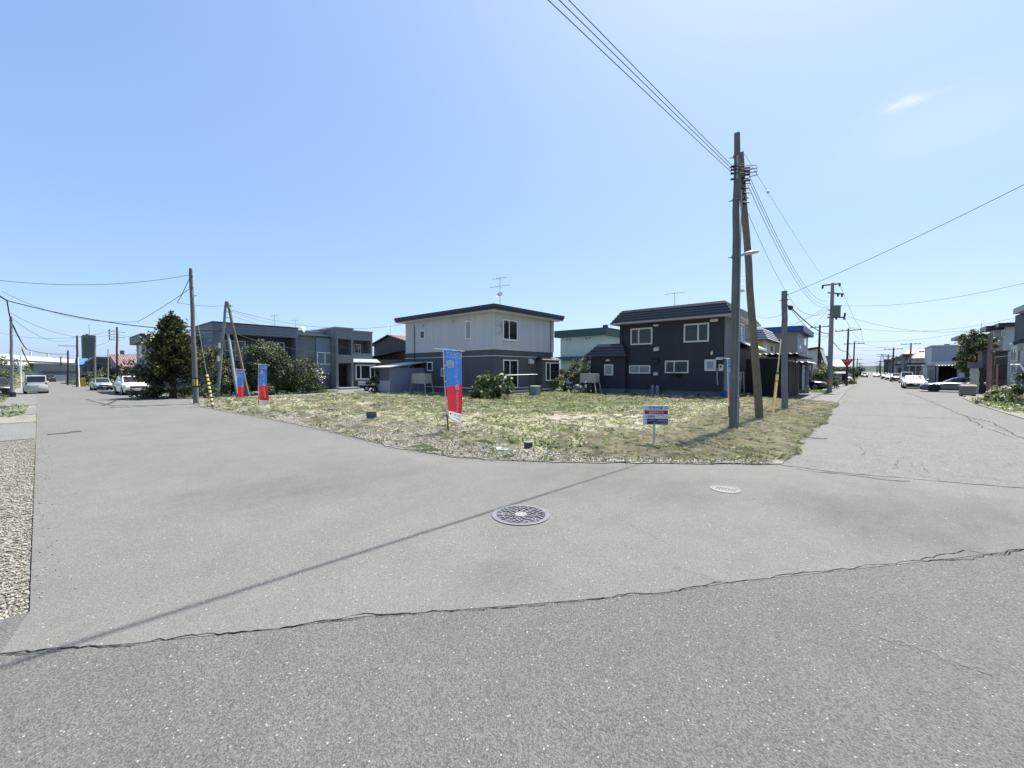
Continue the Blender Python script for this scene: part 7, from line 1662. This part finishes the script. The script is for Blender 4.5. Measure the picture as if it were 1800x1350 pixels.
    MB().obox((X(-.006), 0, .46), (1, 0, 0), (0, 1, 0), (0, 0, 1), .012, .165, .08).build('number_plate', M['cream'], t)
    MB().obox((X(1.002), 0, tail - .30), (1, 0, 0), (0, 1, 0), (0, 0, 1), .012, .165, .08).build('number_plate', M['cream'], t)
    MB().box(X(.98), X(.02), -W * .42, W * .42, .16, .24).build('underside', M['black'], t)
    if wing:
        mb = MB(); mb.box(X(.985), X(.93), -W * .45, W * .45, belt + .24, belt + .27)
        for s in (-1, 1): mb.box(X(.97), X(.945), s * W * .33 - .02, s * W * .33 + .02, belt - .02, belt + .24); mb.box(X(.985), X(.93), s * W * .45 - .012, s * W * .45 + .012, belt + .15, belt + .30)
        mb.build('rear_wing', paint_m, t)
    return t
def put(t, x, y, hdg, z=0.0, s=.75): t.scale = (s, s, s); t.location = (x, y, z); t.rotation_euler = (0, 0, math.radians(hdg)); return t
SUV = dict(rw=.385, L=4.55, W=1.86, belt=1.08, roof=1.68, hood=1.0, nose=.84, cowl=.27, ws=.42, rr=.88, rear=.985, tail=1.12, wheel=.36)
SEDAN = dict(L=4.6, W=1.8, belt=.92, roof=1.44, hood=.86, nose=.66, cowl=.28, ws=.43, rr=.74, rear=.88, tail=.98)
HATCH = dict(rw=.38, L=4.1, W=1.7, belt=.95, roof=1.52, hood=.92, nose=.72, cowl=.22, ws=.38, rr=.88, rear=.99, tail=1.02)
VAN = dict(rw=.42, L=4.7, W=1.72, belt=1.12, roof=1.95, hood=1.0, nose=.82, cowl=.14, ws=.27, rr=.95, rear=1.0, tail=1.12, wheel=.33, wb=(.17, .80), bump=.12)
COUPE = dict(L=4.65, W=1.85, belt=.90, roof=1.36, hood=.80, nose=.60, cowl=.33, ws=.48, rr=.70, rear=.93, tail=.98, wheel=.35)
SPORT = dict(L=4.7, W=1.9, belt=.92, roof=1.36, hood=.80, nose=.62, cowl=.34, ws=.50, rr=.70, rear=.95, tail=1.0, wheel=.36, clear=.16)
v = make_car('white minivan seen from behind at the left roadside', P_cream, **VAN); put(v, -45.6, -.42, 182, 0, .66)
MB().box(-.2, 1.2, -.5, .5, 1.98, 2.02).build('roof_rack', M['steel'], v); MB().box(-2.36, -2.345, .55, .75, 1.25, 1.5).build('sticker', M['white'], v)
put(make_car('black wagon parked beside the white minivan and lamp pole', P_black, **SUV), -42.0, -2.1, 8, -.04, .72)
put(make_car('small dark car before the grey boundary wall', P_smoke, **HATCH), -91, .55, 180, 0, .7)
put(make_car('silver compact car facing out under the white-fronted carport', P_silver, **HATCH), -48.6, 3.15, 4, 0, .66)
put(make_car('white crossover car facing the camera beside the dark conifer', P_white, **SUV), -38.2, 3.95, 4, 0, .74)
# small white truck on the forecourt
t = thing('small_truck', 'small white pickup truck beside the lean-to shed', 'truck', (0, 0, 0)); PT = paint('paint_truck', (.45, .47, .50))
mb = MB(); V = [(1.65, .35), (1.62, .95), (1.35, 1.12), (1.0, 1.72), (.25, 1.74), (.22, .35)]; mb.add([(x, y, z) for y in (-.72, .72) for x, z in V], [(0, 1, 2, 3, 4, 5), (11, 10, 9, 8, 7, 6)] + [(i, 6 + i, 6 + (i + 1) % 6, (i + 1) % 6) for i in range(6)]); mb.build('cab', PT, t)
for s in (-1, 1): MB().add([(1.28, s * .725, 1.15), (1.0, s * .725, 1.63), (.42, s * .725, 1.64), (.42, s * .725, 1.12)], [(0, 1, 2, 3) if s > 0 else (3, 2, 1, 0)]).build('side_window', GLC, t)
MB().add([(1.36, -.64, 1.16), (1.36, .64, 1.16), (1.05, .60, 1.65), (1.05, -.60, 1.65)], [(0, 1, 2, 3)]).build('windscreen', GLC, t)
MB().add([(.215, -.5, 1.2), (.215, -.5, 1.6), (.215, .5, 1.6), (.215, .5, 1.2)], [(0, 1, 2, 3)]).build('rear_window', GLC, t)
mb = MB(); mb.box(-1.65, .15, -.70, .70, .58, .66); mb.build('bed', PT, t)
for a in ((-1.65, .15, -.73, -.69), (-1.65, .15, .69, .73), (-1.69, -1.651, -.7, .7)): MB().box(*a, .60, .95).build('side_board', PT, t)
for x in (1.1, -.9):
    for s in (-1, 1): w_ = MB().cyl((x, s * .52, .27), (x, s * .70, .27), .27, n=20).build('wheel', M['rubber'], t); MB().cyl((x, s * .701, .27), (x, s * .706, .27), .16, n=16).build('rim', M['steel'], w_)
MB().box(-1.5, 1.4, -.5, .5, .3, .575).build('chassis', M['black'], t)
for s in (-1, 1): MB().box(1.63, 1.66, s * .52 - .13, s * .52 + .13, .72, .88).build('headlight', M['lamp_w'], t); MB().box(-1.70, -1.692, s * .6 - .1, s * .6 + .1, .62, .72).build('tail_light', M['lamp_r'], t)
put(t, -29.9, 17.6, 62, 0, .8)
# right street
put(make_car('white coupe facing the camera on the right roadside', P_white, **COUPE), 3.42, 53.2, -90, 0, .86)
put(make_car('low gunmetal sports car with rear wing parked across the right driveway', P_grey, **SPORT, wing=True), 5.18, 45.4, 180, 0, .82)
put(make_car('off-white van behind the white coupe', P_cream, **VAN), 4.0, 73.5, -90)
put(make_car('dark sport utility car behind the off-white van', P_smoke, **SUV), 3.5, 84.2, -90)
put(make_car('silver car fourth in the right-hand parked row', P_silver, **SEDAN), 3.3, 98, -90)
put(make_car('black car at the far end of the right-hand parked row', P_black, **SEDAN), 3.0, 108, -90)
put(make_car('distant white car standing in the middle of the right street', P_white, **SEDAN), 2.1, 140, -90)
put(make_car('distant dark car on the left side of the right street', P_smoke, **HATCH), -.2, 132, -90)
put(make_car('distant white hatchback beside the middle-street car', P_cream, **HATCH), 4.2, 150, -90)
put(make_car('distant grey car behind the silver parked car', P_silver, **HATCH), 4.6, 118, -90)
put(make_car('black saloon nosing out of the driveway by the transformer pole', P_black, **SEDAN), -4.2, 42.2, -8, .012, .85)
put(make_car('black car on the verge beyond the stop sign', P_black, **HATCH), -2.0, 79, -80)
put(make_car('small white van half hidden behind the black verge car', P_white, **VAN), -3.6, 88, -85)

# ------------------------------------------------------------------ trees, hedges and plants
def plant(name, label, cat, base, blobs, n, size, mats, w=(.5, .25, .25), seed=0, tips=None, tr=.05, group=None, **kw):
    t = thing(name, label, cat, base, group); crown(t, blobs, n, size, mats, w, seed, **kw)
    b = np.array(blobs); tips = tips or [(q[0], q[1], q[2]) for q in blobs[:5]]
    stems(t, base, tips, tr); return t
LV = [M['leaf_a'], M['leaf_c'], M['leaf_b']]
# conifer: tiers of drooping sprays on a trunk
cx, cy = -31.2, 5.03
zc = 4.93; t = thing('conifer_tree', 'broad dark conifer with ragged top at the left street corner', 'tree', (cx, cy, 0)); rng = np.random.default_rng(77); C = []; N = []; S_ = []; K = []
MB().tube([(cx, cy, -.1), (cx + .05, cy, zc * .5), (cx, cy, zc - .2)], [.20, .12, .03], 8).build('trunk', M['bark'], t)
br = MB(); nb = 520; Rmax = 1.80
for i in range(nb):
    q = rng.random() ** .75; a = rng.random() * 6.283; z = .02 + (zc - .25) * q; prof = ((1 - q) ** .78 * 1.12 + .06) * (.62 + .78 * rng.random() ** 2.4) * (1 + .16 * math.cos(a - 2.4)); L = max(.18, Rmax * prof); d = np.array([math.cos(a), math.sin(a), (.05 if q < .1 else .34) + .62 * q]); d /= np.linalg.norm(d)
    tip = np.array([cx, cy, z]) + d * L; 
    if i % 4 == 0: br.tube([(cx, cy, z), tuple(np.array([cx, cy, z]) + d * L * .9)], [.025, .008], 4)
    m = int(46 * (.45 + L / Rmax)); s = (.45 + .6 * rng.random(m)) * L; P_ = np.array([cx, cy, z]) + d * s[:, None] + rng.normal(size=(m, 3)) * np.array([.13, .13, .09]) * (.6 + .5 * s[:, None] / Rmax); n_ = np.cross(d, rng.normal(size=(m, 3))) + np.array([0, 0, .5]); n_ /= np.linalg.norm(n_, axis=1, keepdims=True) + 1e-9
    C.append(P_); N.append(n_); S_.append(.13 + .12 * rng.random(m)); tipf = s / L > .82; kk = np.where(tipf & (rng.random(m) < .55), 2, np.where(rng.random(m) < .5, 0, 1)); K.append(kk)
for i in range(110):
    z = zc - rng.random() ** 1.2 * 1.7; a = rng.random() * 6.28; r = (zc - z) * .28 * rng.random(); m = 10; C.append(np.array([cx + r * math.cos(a), cy + r * math.sin(a), z]) + rng.normal(size=(m, 3)) * np.array([.05, .05, .14])); n_ = rng.normal(size=(m, 3)); n_[:, 2] *= .2; n_ /= np.linalg.norm(n_, axis=1, keepdims=True); N.append(n_); S_.append(.10 + .1 * rng.random(m)); K.append(rng.integers(0, 3, m))
C = np.concatenate(C); N = np.concatenate(N); S_ = np.concatenate(S_); K = np.concatenate(K); kp = C[:, 2] > .02
leaf_mesh('crown', C[kp], N[kp], S_[kp], .42, [M['con_a'], M['con_b'], M['con_c']], K[kp], rng, t, .05); br.build('branches', M['bark'], t)
# hedge row along the lane
HC = [M['leaf_c'], M['rust_leaf'], M['leaf_a']]
plant('shrub', 'dark reddish-green shrub between the conifer and the three-legged poles', 'shrub', (-32.2, 7.6, 0), [(-32.3, 7.4, 1.6, 1.0, 1.0, 1.5), (-32.0, 8.2, 1.2, .9, .9, 1.1), (-32.4, 6.8, 2.3, .8, .8, 1.0), (-31.6, 7.6, .7, .8, .8, .7)], 7000, .13, HC, (.5, .22, .28), 5)
plant('shrub', 'low fresh green shrub at the foot of the left three-legged pole leg', 'shrub', (-29.6, 6.3, 0), [(-29.8, 6.5, .35, .5, .5, .4), (-29.4, 6.0, .3, .4, .4, .3)], 900, .12, [M['leaf_b'], M['leaf_a'], M['leaf_y']], seed=6)
plant('shrub', 'bright green shrub between the legs of the three-legged poles', 'shrub', (-30.0, 8.0, 0), [(-30.2, 8.0, .8, .7, .7, .8), (-30.4, 8.4, 1.2, .6, .6, .6)], 2200, .12, [M['leaf_y'], M['leaf_a'], M['leaf_b']], (.4, .4, .2), 7)
hb = [(-30.85, 9.41, 2.06), (-30.86, 10.04, 2.65), (-30.68, 10.42, 1.48), (-30.82, 8.98, 1.11), (-30.95, 10.85, 2.08), (-30.69, 9.63, 0.53)]
plant('hedge', 'large rounded hedge of pale-tipped leaves behind the twisted flag', 'hedge', (-30.6, 10.6, 0), [(*p, r, r, r2) for p, r, r2 in zip(hb, (1.1, 1.0, 1.1, .8, .8, 1.0), (1.1, .9, 1.2, .8, .8, .7))], 13000, .13, [M['leaf_a'], M['leaf_c'], M['grey_leaf']], (.40, .25, .35), 8)
hb = [(-30.78, 11.64, 1.48), (-30.74, 12.6, 1.68), (-30.59, 13.13, 0.64), (-30.62, 11.75, 0.47), (-30.69, 10.95, 0.69)]
plant('hedge', 'dark green hedge with white blossom beside the modern grey house', 'hedge', (-30.4, 13, 0), [(*p, r, r, r2) for p, r, r2 in zip(hb, (1.0, 1.05, .85, .9, .9), (1.15, 1.1, .8, .8, .8))], 12000, .11, [M['leaf_c'], M['leaf_a'], M['leaf_y']], (.5, .35, .15), 9)
h_ = [o for o in bpy.data.objects if o.get('label', '').startswith('dark green hedge with white')][0]; rng = np.random.default_rng(3); c = np.array([(-29.78, 13.08, 1.48), (-29.7, 13.24, 1.15), (-29.92, 12.86, 1.68)]); ci = rng.integers(0, 3, 70); Pq = c[ci] + rng.normal(size=(70, 3)) * .16; Nq = rng.normal(size=(70, 3)) + np.array([1.2, -.6, .6]); Nq /= np.linalg.norm(Nq, axis=1, keepdims=True); leaf_mesh('blossom', Pq, Nq, np.full(70, .09), .9, [M['petal']], np.zeros(70, int), rng, h_, .1)['kind'] = 'stuff'
plant('bush', 'big-leaved green bush in front of the two-tone house corner', 'bush', (-15.7, 16.2, 0), [(-15.7, 16.3, .75, .75, .75, .62), (-15.1, 16.7, .85, .6, .6, .5), (-16.2, 15.9, .6, .6, .6, .5), (-15.5, 16.5, 1.15, .5, .5, .35), (-15.8, 16.0, .35, .8, .8, .35)], 1700, .22, [M['leaf_b'], M['leaf_a'], M['leaf_y']], (.45, .35, .2), 10, aspect=.75, clump=24)
plant('bush', 'leafy bush hugging the right side of the lean-to shed', 'bush', (-25.9, 15.2, 0), [(-26.3, 15.3, .6, .4, .4, .6), (-26.2, 15.5, 1.2, .35, .35, .5), (-25.9, 15.0, .25, .6, .4, .25)], 1800, .11, LV, (.3, .4, .3), 11)
gb = [(-15.47, 25.12, 1.48), (-15.05, 25.34, 1.68), (-15.81, 24.68, 1.07), (-15.28, 24.97, 0.67), (-14.82, 25.36, 0.95)]
plant('bush', 'round silvery green bush between the mint house and the oil tank', 'bush', (-14.9, 25.6, 0), [(*p, .8, .8, .8) for p in gb], 6500, .13, [M['grey_leaf'], M['leaf_a'], M['leaf_c']], (.45, .3, .25), 12)
gb = [(-16.46, 24.56, 0.86), (-16.25, 24.77, 1.27), (-16.38, 24.08, 0.47)]
plant('bush', 'yellow-green shrub right of the bay window', 'bush', (-16.2, 24.4, 0), [(*p, .55, .55, .55) for p in gb], 2500, .11, [M['leaf_y'], M['leaf_b'], M['leaf_a']], (.35, .35, .3), 13)
gb = [(-14.03, 24.08, 0.41), (-14.18, 23.75, 0.23)]
b_ = plant('bush', 'low plant with white flowers under the right oil tank', 'bush', (-14.0, 24.0, 0), [(*p, .5, .4, .4) for p in gb], 1100, .12, LV, seed=14); Pq = np.array(gb)[rng.integers(0, 2, 45)] + rng.normal(size=(45, 3)) * np.array([.3, .25, .18]) + np.array([0, -.3, .15]); Nq = rng.normal(size=(45, 3)) + np.array([.4, -1, .8]); Nq /= np.linalg.norm(Nq, axis=1, keepdims=True); leaf_mesh('blossom', Pq, Nq, np.full(45, .15), .9, [M['petal']], np.zeros(45, int), rng, b_, .1)['kind'] = 'stuff'
# right street, left verge
gb = [(-2.87, 47.07, 1.18), (-3.02, 48.07, 1.44), (-2.73, 47.05, 0.77)]
plant('bush', 'lime green bush between the dark garage and the transformer pole', 'bush', (-3.7, 47.2, 0), [(*p, .9, .9, .8) for p in gb], 3500, .16, [M['leaf_y'], M['leaf_a'], M['leaf_b']], (.45, .35, .2), 15)
gb = [(-3.08, 72.0, 1.52), (-2.47, 72.0, 1.44), (-3.57, 71.99, 1.36)]
plant('bush', 'pale climbing bush above the small grey shed', 'bush', (-2.9, 71, 0), [(*p, 1.0, .9, .5) for p in gb], 2200, .18, [M['grey_leaf'], M['leaf_a'], M['leaf_b']], (.5, .25, .25), 16)
for k, (x, y, r, hh, lab) in enumerate(((-1.6, 66, .7, .5, 'dry shrub at the foot of the stop-sign pole'), (-2.4, 98, 1.6, 1.6, 'first green tree clump on the far left verge'), (-3.0, 112, 2.0, 2.0, 'second green tree clump on the far left verge'), (-2.5, 150, 2.2, 2.4, 'third green tree clump on the far left verge'))):
    plant('bush', lab, 'bush', (x, y, 0), [(x, y, hh * .5, r, r, hh * .6), (x - .5, y + 1, hh * .8, r * .7, r * .7, hh * .5)], 1800, .2 + .004 * y * .5, LV if k else [M['rust_leaf'], M['leaf_a'], M['grass_c']], seed=30 + k)
# right verge: weeds, bush, garden tree
plant('bush', 'dark leafy bush at the right frame edge below the handrail', 'bush', (6.1, 31.2, 0), [(6.1, 31.0, .9, .7, .7, .7), (6.6, 31.0, 1.1, .7, .7, .7), (5.8, 31.3, .5, .5, .5, .5)], 3500, .12, LV, (.4, .3, .3), 40)
vb = [(4.9, 29.6, .25, .8, .8, .35), (5.5, 30.3, .4, .8, .7, .45), (4.6, 30.8, .2, .5, .8, .25), (5.6, 28.6, .3, .7, .7, .35), (5.0, 31.6, .35, .5, .6, .45), (6.3, 29.0, .35, .8, .7, .35)]
plant('weed_patch', 'yellow-green weeds spilling over the right verge', 'weeds', (5.2, 30, 0), vb, 6500, .12, [M['leaf_y'], M['leaf_b'], M['grass_c']], (.45, .3, .25), 41, tr=.015)
tb = [(6.85, 51.99, 3.39), (6.6, 51.99, 2.67), (7.07, 51.99, 2.18), (7.23, 52.0, 3.38), (6.9, 52.0, 4.12), (6.48, 51.99, 2.19)]
plant('garden_tree', 'green garden tree in front of the dark teal house', 'tree', (6.9, 52.3, 0), [(*p, .85, .85, .8) for p in tb], 5500, .20, [M['leaf_b'], M['leaf_y'], M['leaf_a']], (.4, .25, .35), 42)
tb = [(7.11, 50.03, 3.54), (7.28, 50.0, 3.99), (6.97, 50.02, 2.99), (7.55, 50.01, 3.98)]
plant('garden_tree', 'sparse reddish twiggy tree behind the reddish-brown pole', 'tree', (7.3, 50.3, 0), [(*p, .6, .6, .6) for p in tb], 1300, .16, [M['rust_leaf'], M['leaf_a'], M['leaf_b']], (.6, .2, .2), 43)
# left street vegetation
for k, (px, py, X_, Y_, r, hh, lab) in enumerate(((15, 655, -55, -5.5, 2.2, 1.7, 'pale scrub behind the black wagon'), (0, 660, -50, -6.5, 2.4, 1.5, 'scrub at the far left edge of the frame'), (45, 657, -75, -4.5, 2.4, 1.6, 'thin pale tree behind the white minivan'), (30, 655, -86, -3.2, 2.6, 2.4, 'pale scrub left of the grey boundary wall'))):
    plant('shrub', lab, 'shrub', (X_, Y_, 0), [(X_, Y_, hh * .7, r, r, hh * .7), (X_ - 1, Y_ - 1.5, hh, r * .8, r * .8, hh * .5), (X_ + 1.5, Y_ - 1, hh * .5, r * .7, r * .7, hh * .5)], 3500, .22, [M['grey_leaf'], M['leaf_b'], M['leaf_a']], (.4, .35, .25), 50 + k)
for k, (X_, Y_, r, hh, lab) in enumerate(((-50.5, 6.3, 1.6, 1.1, 'rounded green bush left of the white crossover'), (-47.0, 5.6, 1.3, .9, 'second rounded green bush behind the white crossover'), (-64, 4.2, 1.4, 1.5, 'dark bush behind the yellow box'), (-58, 4.0, 1.3, 1.0, 'yellowish bush right of the yellow box'), (-69, 3.2, 1.0, .9, 'wind-bent bush by the bend pole'))):
    plant('shrub', lab, 'shrub', (X_, Y_, 0), [(X_, Y_, hh * .55, r, r, hh * .6), (X_ + .6, Y_ + .4, hh * .75, r * .7, r * .7, hh * .5)], 2400, .17, LV if k != 3 else [M['leaf_y'], M['leaf_b'], M['grass_c']], (.4, .35, .25), 60 + k)
# low ground cover on the verges (nobody could count it)
rng = np.random.default_rng(90)
def cover(name, x0, x1, y0, y1, n, h, mats, seed, z=-.04):
    rng = np.random.default_rng(seed); X = rng.uniform(x0, x1, n); Y = rng.uniform(y0, y1, n); k = rng.random(n) < np.clip((VN(seed, .5)(X, Y) - .35) * 4, 0, 1); X, Y = X[k], Y[k]; n = len(X)
    C = np.stack([X, Y, z + h * rng.random(n)], -1); N = rng.normal(size=(n, 3)) * .7 + np.array([0, -.2, .8]); N /= np.linalg.norm(N, axis=1, keepdims=True)
    o = leaf_mesh(name, C, N, .07 + .10 * rng.random(n), .4, mats, rng.integers(0, len(mats), n), rng, None, .1); o['kind'] = 'stuff'; return o
GC = [M['grass_a'], M['grass_b'], M['leaf_b']]
cover('weeds', 4.1, 7.5, 24, 33, 5000, .16, [M['grass_b'], M['grass_a'], M['leaf_y']], 91, .02)
cover('weeds', -29.3, -22.5, -3.0, -.5, 2600, .12, GC, 92); cover('weeds', -44, -31, -4.5, -1.4, 5000, .22, GC, 93); cover('weeds', -70, -48.5, 3.2, 6.0, 5000, .2, GC, 94); cover('weeds', -92, -66, 1.9, 5.0, 4000, .25, GC, 95)
cover('weeds', -3.2, -1.1, 64, 150, 6000, .25, GC, 96); cover('weeds', -38, -29.9, 5.3, 7.0, 3000, .12, GC, 97, 0); cover('weeds', -31.5, -29.6, 7, 14.5, 3500, .15, GC, 98, 0); cover('weeds', -3.3, -2.0, 36.5, 39.5, 1200, .12, GC, 99, .02)
cover('weeds', -90, -46, -9, -1.6, 9000, .3, GC, 100); cover('weeds', -20, -5, 26, 33, 9000, .25, GC, 101, .05)
